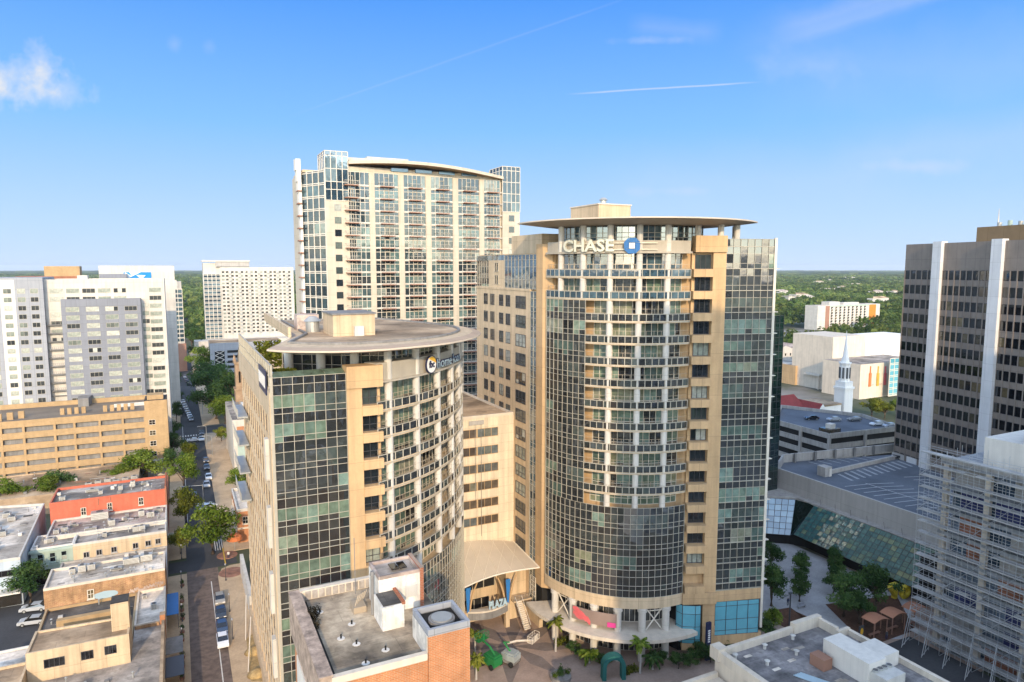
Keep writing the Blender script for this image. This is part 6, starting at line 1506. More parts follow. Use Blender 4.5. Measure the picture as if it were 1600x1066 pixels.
# ================================================================== CHURCH, ARTS BLOCK and apartments beyond
def beyond():
    c = PS(129.0, 262.0); T = Thing('church_tower', 'white church steeple with a stepped belfry and needle spire', 'steeple', c[0], c[1])
    x, y = c; s = 2.35
    b = T.mb(); b.box(x - s, x + s, y - s, y + s, 0, 18.5); b.box(x - s - .35, x + s + .35, y - s - .35, y + s + .35, 18.5, 19.3); b.box(x - 2.2, x + 2.2, y - 2.2, y + 2.2, 19.3, 21.4); T.part('shaft', b, 'whitepure')
    b = T.mb(); b.cyl(x, y, 21.4, 28.2, 1.9, n=8); b.cyl(x, y, 28.2, 28.8, 2.3, n=8); b.cyl(x, y, 28.8, 30.8, 1.5, 1.2, n=8); T.part('belfry', b, 'whitepure')
    for k in range(8): b = T.mb(); a = math.pi / 4 * k + math.pi / 8; b.tube(((x + 1.78 * math.cos(a), y + 1.78 * math.sin(a), 22.6), (x + 1.78 * math.cos(a), y + 1.78 * math.sin(a), 26.8)), .42, 6); T.part('belfry_louvre', b, 'hvacd')
    b = T.mb(); b.cyl(x, y, 30.8, 41, 1.0, .04, 8); T.part('spire', b, 'whitepure')
    T = Thing('church', 'white church hall with a dark red pitched roof below the steeple', 'church', x - 14, y + 4)
    b = T.mb(); b.box(x - 15, x - 2.95, y - 1.5, y + 10, 0, 12.6); b.box(x - 32, x - 15, y + 1, y + 14, 0, 11.5); T.part('wall', b, 'whitepure')
    x0, x1, y0, y1, z, h = x - 32.4, x - 18.5, y + .6, y + 14.4, 11.5, 5.0; m_ = (y0 + y1) / 2
    b = T.mb(); b.face(((x0, y0, z), (x1, y0, z), (x1, m_, z + h), (x0, m_, z + h))); b.face(((x0, y1, z), (x1, y1, z), (x1, m_, z + h), (x0, m_, z + h))); T.part('roof', b, 'redroof')
    b = T.mb(); b.face(((x - 21, y - 5, 11), (x - 14, y - 5, 11), (x - 17.5, y - 5, 14.8))); b.face(((x - 21, y - 5, 11), (x - 17.5, y - 5, 14.8), (x - 17.5, y + 7, 14.8), (x - 21, y + 7, 11)), 1); b.face(((x - 14, y - 5, 11), (x - 17.5, y - 5, 14.8), (x - 17.5, y + 7, 14.8), (x - 14, y + 7, 11)), 1); b.box(x - 20.8, x - 14.2, y - 4.8, y + 7, 0, 10.9); T.part('porch', b, ['whitepure', 'redroof'])
    b = T.mb(); b.box(x - 15, x - 2.9, y - 1.7, y + 10.2, 12.6, 13.2); T.part('flat_roof', b, 'rooftan')
    me = window_mesh('church window', 1.1, 3.6, 1, 2, 'offwhite', 'windark', .1, .08); put_windows(T, me, [(x - 13 + 2.6 * k, y - 1.5, 6.8, 0) for k in range(4)])
    # arts centre: blank fly tower, white slab, lower hall with coloured fins
    q = GP(1325, 640, 8); X, Y = q
    T = Thing('arts_centre', 'big blank white theatre block with a hall of tall coloured fins, behind the steeple', 'theatre', X, Y)
    def bx(px0, px1, yt, s_, dep, zb=0):
        p0, z1 = ATS(px0, yt, s_); p1, _ = ATS(px1, yt, s_); return (p0, p1, s_, s_ + dep, zb, z1)
    s1 = 246.0; b = T.mb(); b.box(*bx(1302, 1352, 527, s1, 26)); T.part('fly_tower', b, 'pale')  # darker tone than the slab: the block's shaded side put into the colour
    b = T.mb(); b.box(*bx(1352.5, 1440, 530, s1 + 3, 24)); T.part('white_slab', b, 'whitepure')
    p0, p1, a, c_, z0, z1 = bx(1345, 1440, 570, s1 - 22, 21.9); b = T.mb(); b.box(p0, p1, a, c_, 0, z1, 0, 0, 1); T.part('hall', b, ['pale', 'roofgrey'])
    for k, (px, mt) in enumerate(((1359.5, 'rooforange'), (1371.5, 'kerby'), (1383, 'salmon'))):
        pp, zz = ATS(px, 580, s1 - 22); b = T.mb(); b.prism([(pp - .8, s1 - 22.5), (pp + .8, s1 - 22.5), (pp + .8, s1 - 22.02), (pp - .8, s1 - 22.02)], 6, zz - 1); b.prism([(pp - .25, s1 - 22.4), (pp + .25, s1 - 22.4), (pp + .25, s1 - 22.02), (pp - .25, s1 - 22.02)], zz - 1, zz + 2.5); T.part('coloured_fin', b, mt)
    b = T.mb(); pp, zz = ATS(1357, 600, s1 - 22); b.box(pp, pp + 12.5, s1 - 22.12, s1 - 22.01, 7, zz - 1); T.part('fin_panel', b, 'roofpink')
    curtain(T, 'glass_stair', [ATS(px, 610, s1 - 26)[:1] + (s1 - 26,) for px in (1388, 1395, 1402, 1410)], rows_of(20, 1, ((2.4, 'v'), (.7, 's'))), 700, ('cyan', 'offwhite'), .3, .2, .7)
    # small office with a green glass bay
    s2 = 268.0; p0, z1 = ATS(1243, 576, s2); p1, _ = ATS(1303, 576, s2); T = Thing('low_building', 'low tan office with a curved green glass bay left of the arts block', 'building', p0, s2)
    b = T.mb(); b.box(p0, p1, s2, s2 + 20, 0, z1 + 1.5, 0, 0, 1); T.part('wall', b, ['tan', 'roofwhite']); pa, _ = ATS(1250, 590, s2); pb, _ = ATS(1268, 590, s2); pc, _ = ATS(1284, 590, s2)
    curtain(T, 'ribbon_glazing', div((pa, s2 - .1), (pb, s2 - .1), 2), rows_of(z1 - 1.5, 3, ((1.2, 'v'), (1.2, 's'))), 701, ('cyan', 'dframe'), .2, .1, .3)
    b = T.mb(); b.box(pb + .1, pc, s2 - 1.5, s2 - .02, 1, z1 + .4); T.part('green_bay', b, 'greenglass')
    pd, _ = ATS(1300, 600, s2 - 14); T = Thing('pavilion', 'flat roofed pavilion with round columns between the church and the arts block', 'pavilion', pd - 9, s2 - 14)
    b = T.mb(); b.box(pd - 13, pd + 3, s2 - 16, s2 - 6, 7.2, 8.2); T.part('roof', b, 'whiteclean')
    for k in range(5): b = T.mb(); b.cyl(pd - 12 + 3.4 * k, s2 - 15, 0, 7.2, .4, n=8); T.part('column', b, 'pale')
    # townhouse row
    s3 = 322.0; T = None
    xs = [ATS(px, 560, s3)[0] for px in (1214, 1240, 1266, 1292, 1318)]
    for i in range(4):
        T = Thing('townhouse', ['white townhouse nearest the emerald tower in the gabled row', 'white townhouse second from the emerald tower in the gabled row', 'white townhouse third from the emerald tower in the gabled row', 'white townhouse nearest the blank theatre block in the gabled row'][i], 'house', xs[i], s3 - i * 3, 0, 'row of white townhouses')
        x0, x1, y0 = xs[i], xs[i + 1] - .05, s3 - i * 3; b = T.mb(); b.box(x0, x1, y0, y0 + 22, 0, 11.5); m_ = (x0 + x1) / 2; T.part('wall', b, 'whiteclean')
        b = T.mb(); b.face(((x0 - .2, y0 - .1, 11.5), (x1, y0 - .1, 11.5), (m_, y0 - .1, 14))); b.face(((x0 - .2, y0 - .1, 11.5), (m_, y0 - .1, 14), (m_, y0 + 22, 14), (x0 - .2, y0 + 22, 11.5)), 1); b.face(((x1, y0 - .1, 11.5), (m_, y0 - .1, 14), (m_, y0 + 22, 14), (x1, y0 + 22, 11.5)), 1); T.part('roof', b, ['whiteclean', 'roofpink'])
        me = window_mesh('house window', 1.3, 1.8, 1, 1, 'offwhite', 'windark', .1, .05); put_windows(T, me, [(x0 + (x1 - x0) * u, y0, z, 0) for u in (.2, .5, .8) for z in (2.5, 7.2)])
    # orange and white apartment slab
    s4 = 500.0; p0, z1 = ATS(1278, 478, s4); p1, _ = ATS(1375, 478, s4); T = Thing('apartment_slab', 'white apartment slab with orange-brown end panels standing in the woods', 'building', p0, s4)
    X, Y = p0, s4; L = p1 - p0
    b = T.mb(); b.box(X, X + L, Y, Y + 16, 0, z1, 0, 0, 1); b.box(X + L * .2, X + L * .36, Y + 2, Y + 12, z1, z1 + 3.5); b.box(X + L * .45, X + L * .7, Y + 4, Y + 12, z1, z1 + 2.2); T.part('wall', b, ['whiteclean', 'roofwhite'])
    b = T.mb(); b.box(X + .12 * L, X + .18 * L, Y - .3, Y - .02, 0, z1 - .6); T.part('brown_panel', b, 'brownp'); b = T.mb(); b.box(X + .82 * L, X + .93 * L, Y - .3, Y - .02, 0, z1 - .6); T.part('orange_panel', b, 'orangep'); b = T.mb(); b.box(X + .18 * L, X + .82 * L, Y - .35, Y + .5, z1 - 1.4, z1 - .2); T.part('roof_band', b, 'mint')
    b = MB(); b.box(-1.5, 1.5, -1.2, 0, -.1, .15); b.box(-1.5, 1.5, -1.2, -1.1, .15, 1.0); b.box(-1.4, 1.4, -.04, -.01, .2, 2.2, 1); me = b.mesh('balcony', ['whiteclean', 'windark'])
    put_windows(T, me, [(X + L * (.22 + .066 * i), Y, z1 - 4 - 2.9 * k, 0) for i in range(9) for k in range(11)], 'balcony')
    # scattered far roofs in the woods
    r = random.Random(3)
    for i, (px, py, w, lab) in enumerate(((1290, 456, 34, 'pale roof in the woods nearest the horizon, left of the dark office tower'), (1232, 470, 26, 'pale roof in the woods just above the emerald tower'), (1330, 447, 40, 'long pale roof in the far woods above the apartment slab'))):
        q = GP(px, py, 8); T = Thing('distant_building', lab, 'building', q[0], q[1]); b = T.mb(); b.box(q[0], q[0] + w, q[1], q[1] + 14, 0, 15); T.part('wall', b, 'whiteclean'); b = T.mb(); b.box(q[0] - 1, q[0] + w + 1, q[1] - 1, q[1] + 15, 15, 16); T.part('roof', b, 'roofwhite')


M['whitepure'] = plain('bright white wall', (.80, .77, .72), var=.03, streak=.04)
M['greenglass'] = plain('green glass bay', (.04, .30, .20), rough=.2, var=.1)
beyond()


# ================================================================== TALL BUILDINGS behind the camera (they shade the plaza and show in the glass)
def behind():
    spec = [(47, 100, -70, 128, 'brownp2', 'pale stone skyscraper behind the viewpoint that shades the plaza'), (101.5, 175, -85, 139, 'pale', 'broad pale skyscraper behind the viewpoint, beside the narrower one'), (-95, -45, -150, 46, 'brickor', 'brick mid-rise behind the viewpoint across the street'), (-25, 20, -190, 52, 'pale', 'pale mid-rise behind the viewpoint between the brick one and the skyscraper')]
    for (x0, x1, y, h, mt, lab) in spec:
        T = Thing('skyscraper' if h > 90 else 'mid_rise_building', lab, 'building', *PS(x0, y), 0, None, -A); X, Y = T.o[0], T.o[1]; w = x1 - x0
        b = T.mb(); b.box(X, X + w, Y - 36, Y - .3, 0, h); T.part('wall', b, mt)
        for k in range(int(h / 4)):
            if k % 1 == 0: b = T.mb(); b.box(X + .8, X + w - .8, Y - .3, Y - .1, 2 + k * 4, 3.9 + k * 4); T.part('window_band', b, 'windark')
        n = int(w / 5)
        for k in range(n + 1): b = T.mb(); x = X + w * k / n; b.box(x - .5, x + .5, Y - .3, Y + .3, 0, h + .5); T.part('rib', b, 'colwhite')


behind()


# ================================================================== VEGETATION
def leaf_cloud(b, blobs, n, size, seed, flat=.0, lo=0.0, hi=1.0):
    """small leaf faces spread through overlapping clumps; every leaf has its own tint"""
    r = random.Random(seed); tot = sum(q[3] ** 2 for q in blobs)
    for (cx, cy, cz, rad, sq) in blobs:
        k = int(n * rad ** 2 / tot); base = r.uniform(lo, hi)
        for _ in range(k):
            d = Vector((r.gauss(0, 1), r.gauss(0, 1), r.gauss(0, 1))).normalized(); q = rad * (r.random() ** .45) * (1 + .22 * math.sin(5 * d.x + 3 * d.z + seed) + r.uniform(-.1, .12))
            p = Vector((cx + d.x * q, cy + d.y * q, cz + d.z * q * sq))
            nrm = (d + Vector((r.uniform(-1, 1), r.uniform(-1, 1), r.uniform(-.3, 1.3)))).normalized(); u = nrm.cross(Vector((r.random(), r.random(), r.random()))).normalized(); w = nrm.cross(u)
            s1 = size * r.uniform(.6, 1.25); s2 = s1 * r.uniform(.5, .8); t = min(max(base + r.uniform(-.28, .28), 0), 1)
            b.face([tuple(p + u * s1), tuple(p + w * s2), tuple(p - u * s1), tuple(p - w * s2)], 0, t)


TREE = {}


def tree_mesh(kind, var):
    key = (kind, var)
    if key in TREE: return TREE[key]
    r = random.Random(hash(kind) % 1000 * 0 + {'oak': 11, 'broad': 23, 'slim': 37}[kind] + var * 101)
    h = 1.0; blobs = []; limbs = MB(); limbs.tube(((0, 0, 0), (.01, 0, .18), (.0, .02, .42), (.02, 0, .7)), [.035, .028, .022, .008], 7)
    ext = {'oak': .50, 'broad': .42, 'slim': .27}[kind]; z0 = {'oak': .42, 'broad': .40, 'slim': .34}[kind]
    for k in range({'oak': 17, 'broad': 15, 'slim': 12}[kind]):
        a = r.uniform(0, 6.28); zz = r.uniform(z0, .88); prof = math.sin(math.pi * min(max((zz - z0 + .16) / (1.08 - z0), 0), 1)) ** .7; q = ext * prof * r.uniform(.35, .85)
        rad = r.uniform(.12, .19) * (1 if kind != 'slim' else .8); blobs.append((q * math.cos(a), q * math.sin(a), zz, rad, .8))
        limbs.tube(((0, 0, .22 + .3 * r.random()), (q * .5 * math.cos(a), q * .5 * math.sin(a), zz * .75 + .05), (q * math.cos(a), q * math.sin(a), zz)), [.014, .009, .003], 5)
    blobs.append((0, 0, .82, .17, .9)); blobs.append((0, 0, .62, .2, .9))
    b = MB(); leaf_cloud(b, blobs, 3600, .026, var * 7 + 5)
    TREE[key] = (b, limbs); return TREE[key]


TM = {}


def tree(name, label, p, s, h, kind='oak', var=0, mat='leaf', group=None, z=0.0, wide=1.0, cat='tree'):
    T = Thing(name, label, cat, p, s, z, group); T.e.rotation_euler.z += rnd.uniform(0, 6)
    key = (kind, var, mat)
    if key not in TM: b, l = tree_mesh(kind, var); TM[key] = (b.mesh('crown', [mat]), l.mesh('trunk', ['trunk'], True))
    for nm, me in zip(('crown', 'trunk'), TM[key]): o = bpy.data.objects.new(nm, me); COL.objects.link(o); o.parent = T.e
    T.e.scale = (h * wide, h * wide, h); return T


def vegetation():
    # street trees
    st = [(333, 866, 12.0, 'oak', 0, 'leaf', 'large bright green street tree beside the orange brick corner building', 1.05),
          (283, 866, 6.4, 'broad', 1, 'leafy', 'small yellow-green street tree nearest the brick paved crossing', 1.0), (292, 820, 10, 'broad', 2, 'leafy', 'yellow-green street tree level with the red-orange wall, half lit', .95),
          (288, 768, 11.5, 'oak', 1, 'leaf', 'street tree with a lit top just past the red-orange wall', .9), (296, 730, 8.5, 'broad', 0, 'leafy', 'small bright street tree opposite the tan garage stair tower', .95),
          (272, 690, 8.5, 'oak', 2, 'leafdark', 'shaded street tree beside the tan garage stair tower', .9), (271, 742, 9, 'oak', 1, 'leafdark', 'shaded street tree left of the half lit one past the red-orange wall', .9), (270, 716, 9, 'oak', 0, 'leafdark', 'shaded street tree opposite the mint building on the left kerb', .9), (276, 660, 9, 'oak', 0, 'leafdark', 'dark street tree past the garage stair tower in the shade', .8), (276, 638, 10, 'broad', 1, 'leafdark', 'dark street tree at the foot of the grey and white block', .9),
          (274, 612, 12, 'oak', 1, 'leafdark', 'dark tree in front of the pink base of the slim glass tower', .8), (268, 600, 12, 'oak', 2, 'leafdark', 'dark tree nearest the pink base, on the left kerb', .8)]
    for (px, py, h, kd, v, mt, lab, wd_) in st: q = GP(px, py); tree('street_tree', lab, q[0], q[1], h, kd, v, mt, 'street trees', .1, wd_)
    # trees of the square beyond, left of the church tower
    r = random.Random(6); k = 0
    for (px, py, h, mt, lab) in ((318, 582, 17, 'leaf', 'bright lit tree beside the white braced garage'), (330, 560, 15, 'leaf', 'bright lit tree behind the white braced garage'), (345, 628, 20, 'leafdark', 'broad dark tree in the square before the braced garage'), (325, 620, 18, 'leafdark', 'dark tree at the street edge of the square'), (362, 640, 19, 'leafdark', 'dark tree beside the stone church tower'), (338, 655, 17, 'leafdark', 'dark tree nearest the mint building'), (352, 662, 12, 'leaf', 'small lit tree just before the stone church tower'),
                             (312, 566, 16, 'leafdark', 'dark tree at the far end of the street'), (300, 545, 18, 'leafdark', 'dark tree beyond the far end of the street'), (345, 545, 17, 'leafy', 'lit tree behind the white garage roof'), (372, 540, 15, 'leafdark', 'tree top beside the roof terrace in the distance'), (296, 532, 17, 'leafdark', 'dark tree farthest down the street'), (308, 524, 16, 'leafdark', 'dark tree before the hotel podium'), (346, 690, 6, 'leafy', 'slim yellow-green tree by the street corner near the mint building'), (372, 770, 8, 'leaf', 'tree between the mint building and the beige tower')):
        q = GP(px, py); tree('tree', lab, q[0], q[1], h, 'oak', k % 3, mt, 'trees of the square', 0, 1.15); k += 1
    for (px, py, h, mt, lab, w) in ((222, 757, 10.5, 'leaf', 'broad bright tree crown between the tan garage and the red walled shop', 1.5), (188, 762, 7.5, 'leaf', 'low bright tree left of the broad crown by the tan garage', 1.4), (132, 757, 5.5, 'leafy', 'small tree in front of the middle of the tan garage', 1.2), (92, 779, 8.5, 'leafdark', 'tree behind the corner of the red walled shop', 1.2), (70, 792, 9, 'leaf', 'tree between the gravel roof and the red walled shop', 1.2), (14, 798, 9.5, 'leaf', 'tree at the left edge behind the gravel roof', 1.2), (48, 942, 8.4, 'leafdark', 'dark rounded tree over the parking lot beside the mint shop', 1.1)):
        q = GP(px, py); tree('tree', lab, q[0], q[1], h, 'oak', k % 3, mt, 'trees among the low shops', 0, w); k += 1
    for (px, py, h, mt, lab) in ((1362, 652, 9, 'leafy', 'sunlit yellow-green tree right of the white steeple'), (1382, 654, 8, 'leafy', 'sunlit yellow-green tree before the glass stair of the theatre'), (1400, 650, 8, 'leaf', 'green tree beside the dark office tower behind the far garage'), (1262, 600, 13, 'leaf', 'tree behind the red church roof'), (1240, 560, 14, 'leafdark', 'dark tree below the townhouse row by the emerald tower'), (1285, 575, 12, 'leaf', 'tree below the middle of the townhouse row')):
        q = GP(px, py); tree('tree', lab, q[0], q[1], h, 'oak', k % 3, mt, 'trees round the church', 0, 1.3); k += 1
    # plaza trees
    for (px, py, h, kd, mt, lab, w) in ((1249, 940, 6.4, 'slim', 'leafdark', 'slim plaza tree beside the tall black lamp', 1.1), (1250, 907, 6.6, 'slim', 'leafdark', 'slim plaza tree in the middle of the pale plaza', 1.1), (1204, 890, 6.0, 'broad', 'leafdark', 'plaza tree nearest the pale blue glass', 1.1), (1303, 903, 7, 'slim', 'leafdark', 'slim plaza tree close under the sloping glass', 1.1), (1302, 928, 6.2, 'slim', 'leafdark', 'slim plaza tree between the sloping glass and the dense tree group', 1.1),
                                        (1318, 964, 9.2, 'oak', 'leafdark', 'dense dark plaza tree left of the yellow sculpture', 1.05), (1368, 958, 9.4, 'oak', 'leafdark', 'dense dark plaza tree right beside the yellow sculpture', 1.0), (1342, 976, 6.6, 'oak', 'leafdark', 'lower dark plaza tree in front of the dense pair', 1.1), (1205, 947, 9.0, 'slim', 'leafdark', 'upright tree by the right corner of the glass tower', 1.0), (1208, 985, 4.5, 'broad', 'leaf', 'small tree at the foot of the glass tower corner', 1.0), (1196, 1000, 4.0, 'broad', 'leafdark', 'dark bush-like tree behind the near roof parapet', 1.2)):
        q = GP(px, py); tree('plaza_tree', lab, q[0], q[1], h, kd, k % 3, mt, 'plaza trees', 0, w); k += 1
    # shrubs round the bank tower base
    for (px, py, h, lab) in ((1095, 1032, 3.4, 'rounded shrub beside the navy sign pillar'), (1060, 1045, 2.8, 'shrub under the ring canopy, right end'), (1155, 1012, 2.6, 'shrub below the wide cyan shopfront'), (1128, 1018, 2.6, 'shrub between the navy pillar and the cyan shopfront'), (1035, 1040, 2.4, 'shrub right of the tall palm by the ring canopy'), (893, 1020, 2.2, 'shrub just right of the tall sunlit palm trunk'), (905, 1030, 1.8, 'low shrub between the sunlit palm and the bushy palm'), (940, 1040, 2.0, 'shrub left of the green canvas arch'), (1078, 1042, 2.6, 'shrub between the ring canopy end and the navy pillar'), (1110, 1035, 2.6, 'shrub right at the foot of the navy pillar')):
        q = GP(px, py); tree('shrub', lab, q[0], q[1], h, 'oak', k % 3, 'leafdark', 'shrubs at the tower base', 0, 1.3, 'shrub'); k += 1
    for (px, py, h, w, mt, lab) in ((880, 1005, .9, 3.2, 'leafy', 'low clipped hedge under the left palm'), (945, 1035, .8, 2.2, 'leafy', 'low yellow-green hedge left of the green arch'), (985, 1050, .8, 2.6, 'leafy', 'low hedge right of the green arch')):
        q = GP(px, py); T = Thing('hedge', lab, 'hedge', q[0], q[1]); b = T.mb(); r = random.Random(px)
        for j in range(700):
            x, y, z = q[0] + r.uniform(-w / 2, w / 2), q[1] + r.uniform(-.7, .7), r.uniform(.05, h); p = Vector((x, y, z)); u = Vector((r.uniform(-1, 1), r.uniform(-1, 1), r.uniform(-1, 1))).normalized() * .16; v = u.cross(Vector((r.random(), r.random(), r.random()))).normalized() * .1; b.face([tuple(p + u), tuple(p + v), tuple(p - u), tuple(p - v)], 0, r.random())
        T.part('foliage', b, mt)
    # palms
    def palm(px, py, h, lab, mt='leaf', fr=1.0):
        q = GP(px, py); T = Thing('palm_tree', lab, 'palm', q[0], q[1], 0, 'palms by the tower'); b = T.mb(); b.tube(((q[0], q[1], 0), (q[0] + .06, q[1], h * .5), (q[0], q[1], h)), [.2, .15, .13], 8); T.part('trunk', b, 'conc'); r = random.Random(px); b = T.mb()
        for k in range(26):
            a = r.uniform(0, 6.28); el = r.uniform(-.3, 1.1); L_ = r.uniform(1.3, 1.9) * fr; pts = []
            for j in range(7):
                t = j / 6; d = L_ * t; pts.append(Vector((q[0] + math.cos(a) * d * math.cos(el * (1 - t)), q[1] + math.sin(a) * d * math.cos(el * (1 - t)), h + math.sin(el) * d - 1.0 * fr * t * t)))
            sd = Vector((-math.sin(a), math.cos(a), 0))
            for j in range(6):
                w0 = .34 * fr * math.sin(math.pi * (j / 6) * .9 + .25); 
                for sg in (-1, 1): b.face([tuple(pts[j]), tuple(pts[j + 1]), tuple(pts[j + 1] + sd * sg * w0 * .8 + Vector((0, 0, -.18 * fr))), tuple(pts[j] + sd * sg * w0 + Vector((0, 0, -.15 * fr)))], 0, r.random())
        T.part('fronds', b, mt)
    palm(868, 1018, 5.6, 'tall sunlit palm at the left end of the ring canopy', 'leafy'); palm(1000, 1052, 5.2, 'tall palm in front of the right part of the ring canopy'); palm(921, 1036, 1.9, 'short bushy palm between two white columns', 'leaf', 1.1); palm(1020, 1046, 2.2, 'short palm right of the green arch', 'leafdark', 1.1)
    palm(742, 1022, 3.6, 'sunlit palm half hidden behind the brick tower, farther one', 'leafy'); palm(744, 1062, 3.6, 'sunlit palm half hidden behind the brick tower, nearer one', 'leafy'); palm(355, 702, 5.5, 'slim palm on the right pavement near the mint building', 'leaf')
    # pot topiary
    q = GP(876, 1060); T = Thing('planter', 'round stone planter with a conical clipped shrub between two balls', 'planter', q[0], q[1]); b = T.mb(); b.cyl(q[0], q[1], 0, .6, 1.7, n=24); o = T.part('bowl', b, 'concdark'); b = T.mb(); leaf_cloud(b, [(q[0], q[1], .9 + .5 * k, .75 - .2 * k, .8) for k in range(4)], 900, .09, 2); T.part('cone_shrub', b, 'leafdark')
    for sg in (-1.15, 1.15): b = T.mb(); leaf_cloud(b, [(q[0] + sg, q[1] - .2, 1.0, .55, .9)], 350, .08, 3); T.part('ball_shrub', b, 'leaf')
    b = None
    # dark shrub growing at the near roof's edge
    T = Thing('shrub', 'dark weathered shrub growing out of the near brick roof edge', 'shrub', 9.9, 61.6, 32.7); b = T.mb(); leaf_cloud(b, [(10.0, 61.8, 33.4, .7, 1.1), (9.9, 60.3, 33.1, .5, 1)], 700, .1, 8); T.part('foliage', b, 'leafbrown')
    # roof-top tree behind the curved tower
    tree('tree', 'olive tree on the roof of the wing behind the curved tower', 46, 140, 7, 'broad', 1, 'leafy', None, 37.5, 1.0)


M['leafbrown'] = leafmat('dry leaf', (.02, .017, .012), (.05, .042, .03), (.09, .075, .05))
vegetation()


def forest():
    """the wooded suburb out to the horizon: uncountable, one object"""
    rs = np.random.RandomState(4); V = []; Q = []; Tn = []
    def crowns(xs, ys, rad, hh, nq):
        n = len(xs)
        d = rs.normal(size=(n, nq, 3)); d[..., 2] = np.abs(d[..., 2]) * .9 - .15; d /= np.linalg.norm(d, axis=2, keepdims=True)
        c = np.stack([np.repeat(xs[:, None], nq, 1), np.repeat(ys[:, None], nq, 1), np.repeat(hh[:, None] * .55, nq, 1)], 2)
        p = c + d * np.stack([rad, rad, hh * .45], 1)[:, None, :] * rs.uniform(.75, 1.1, (n, nq, 1))
        nr = d + rs.normal(size=(n, nq, 3)) * .45; nr /= np.linalg.norm(nr, axis=2, keepdims=True)
        u = np.cross(nr, rs.normal(size=(n, nq, 3))); u /= np.linalg.norm(u, axis=2, keepdims=True); w = np.cross(nr, u); s = (rad[:, None, None] * (2.1 / math.sqrt(nq))) * rs.uniform(.6, 1.3, (n, nq, 1))
        quad = np.stack([p + u * s, p + w * s * .75, p - u * s, p - w * s * .75], 2).reshape(-1, 3)
        t = np.clip(np.repeat(rs.uniform(.1, .9, (n, 1)), nq, 1) + rs.uniform(-.25, .25, (n, nq)), 0, 1).ravel()
        V.append(quad); Tn.append(t)
    blocks = []
    def ok(x, y):
        p = x * CA + y * SA; s = -x * SA + y * CA; m = np.ones(len(x), bool)
        m &= ~((p > -8) & (p < 14) & (s < 900)); m &= ~((p > -70) & (p < 14) & (s < 380)); m &= ~((p > 14) & (p < 110) & (s < 560)); m &= ~((p > 110) & (s < 300) & (p < 420)); m &= ~((s > 410) & (s < 455) & (p > 300) & (p < 520)); m &= ~((p > 470) & (p < 650) & (s > 425) & (s < 522)); m &= ~((p > 300) & (p < 450) & (s > 285) & (s < 350)); m &= ~((p > 180) & (p < 330) & (s < 330))
        return m
    for (y0, y1, step, rad, nq) in ((300, 900, 9.0, 5.0, 46), (900, 1700, 11, 6.2, 26), (1700, 3000, 15, 8.0, 14), (3000, 5200, 24, 13.0, 9)):
        xs = []; ys = []; y = y0
        while y < y1:
            x = np.arange(-.86 * y, .86 * y, step); xs.append(x); ys.append(np.full(len(x), y)); y += step * .9
        x = np.concatenate(xs); y = np.concatenate(ys); x = x + rs.uniform(-.5, .5, len(x)) * step; y = y + rs.uniform(-.5, .5, len(y)) * step
        u = x / y; vis = ((u > .33) & (u < .63)) | ((u > -.52) & (u < -.28) & (y > 520)) | ((u < -.5) & (y > 2200)) | ((y > 2200) & (u > -.35) & (u < -.29))
        dens = np.sin(x * .011 + 1.3) * np.sin(y * .009 + .4) + np.sin(x * .037 + y * .021) * .5 + rs.uniform(-.6, .6, len(x)); m = vis & ok(x, y) & (dens > -.85)
        x, y = x[m], y[m]; sc = rs.uniform(.65, 1.25, len(x)); crowns(x, y, rad * sc, 9 + 7 * rs.random(len(x)) * sc, nq)
    v = np.concatenate(V).astype(np.float32); t = np.concatenate(Tn).astype(np.float32); n = len(v) // 4
    me = bpy.data.meshes.new('forest'); me.vertices.add(len(v)); me.vertices.foreach_set('co', v.ravel()); me.loops.add(n * 4); me.loops.foreach_set('vertex_index', np.arange(n * 4, dtype=np.int32)); me.polygons.add(n); me.polygons.foreach_set('loop_start', np.arange(0, n * 4, 4, dtype=np.int32))
    me.materials.append(M['leaffar']); at = me.attributes.new('tint', 'FLOAT', 'FACE'); at.data.foreach_set('value', t); me.update(calc_edges=True); o = bpy.data.objects.new('forest', me); COL.objects.link(o); o['kind'] = 'stuff'
    r = random.Random(21); houses = []
    for k in range(26):
        yy = r.uniform(1100, 3600); xx = yy * r.uniform(.37, .60); q = PS(xx, yy); w, dd, h = r.uniform(16, 42), r.uniform(10, 18), r.uniform(13, 17)
        T = Thing('distant_house', 'pale roof among the distant woods', 'house', q[0], q[1], 0, 'pale roofs among the distant woods'); b2 = T.mb(); b2.box(q[0], q[0] + w, q[1], q[1] + dd, 0, h, 0, 0, 1); b2.face(((q[0] - .5, q[1] - .5, h), (q[0] + w + .5, q[1] - .5, h), (q[0] + w * .8, q[1] + dd / 2, h + 3), (q[0] + w * .2, q[1] + dd / 2, h + 3)), 1); T.part('body', b2, ['whiteclean', r.choice(('roofwhite', 'roofpink', 'rooftan'))])
    # canopy farther out than single crowns can be told apart
    b = MB(); rr = [5000 * 1.07 ** k for k in range(19)]; na = 160; r = random.Random(2); rings = [[b.V(q * math.sin(a), q * math.cos(a), r.uniform(6, 20)) for a in [-.85 + 1.7 * k / na for k in range(na + 1)]] for q in rr]
    for a, c in zip(rings, rings[1:]):
        for k in range(na): b.idx((a[k], a[k + 1], c[k + 1], c[k]), 0, r.random())
    o = bpy.data.objects.new('distant_forest', b.mesh('distant_forest', ['leaffar'])); COL.objects.link(o); o['kind'] = 'stuff'


forest()


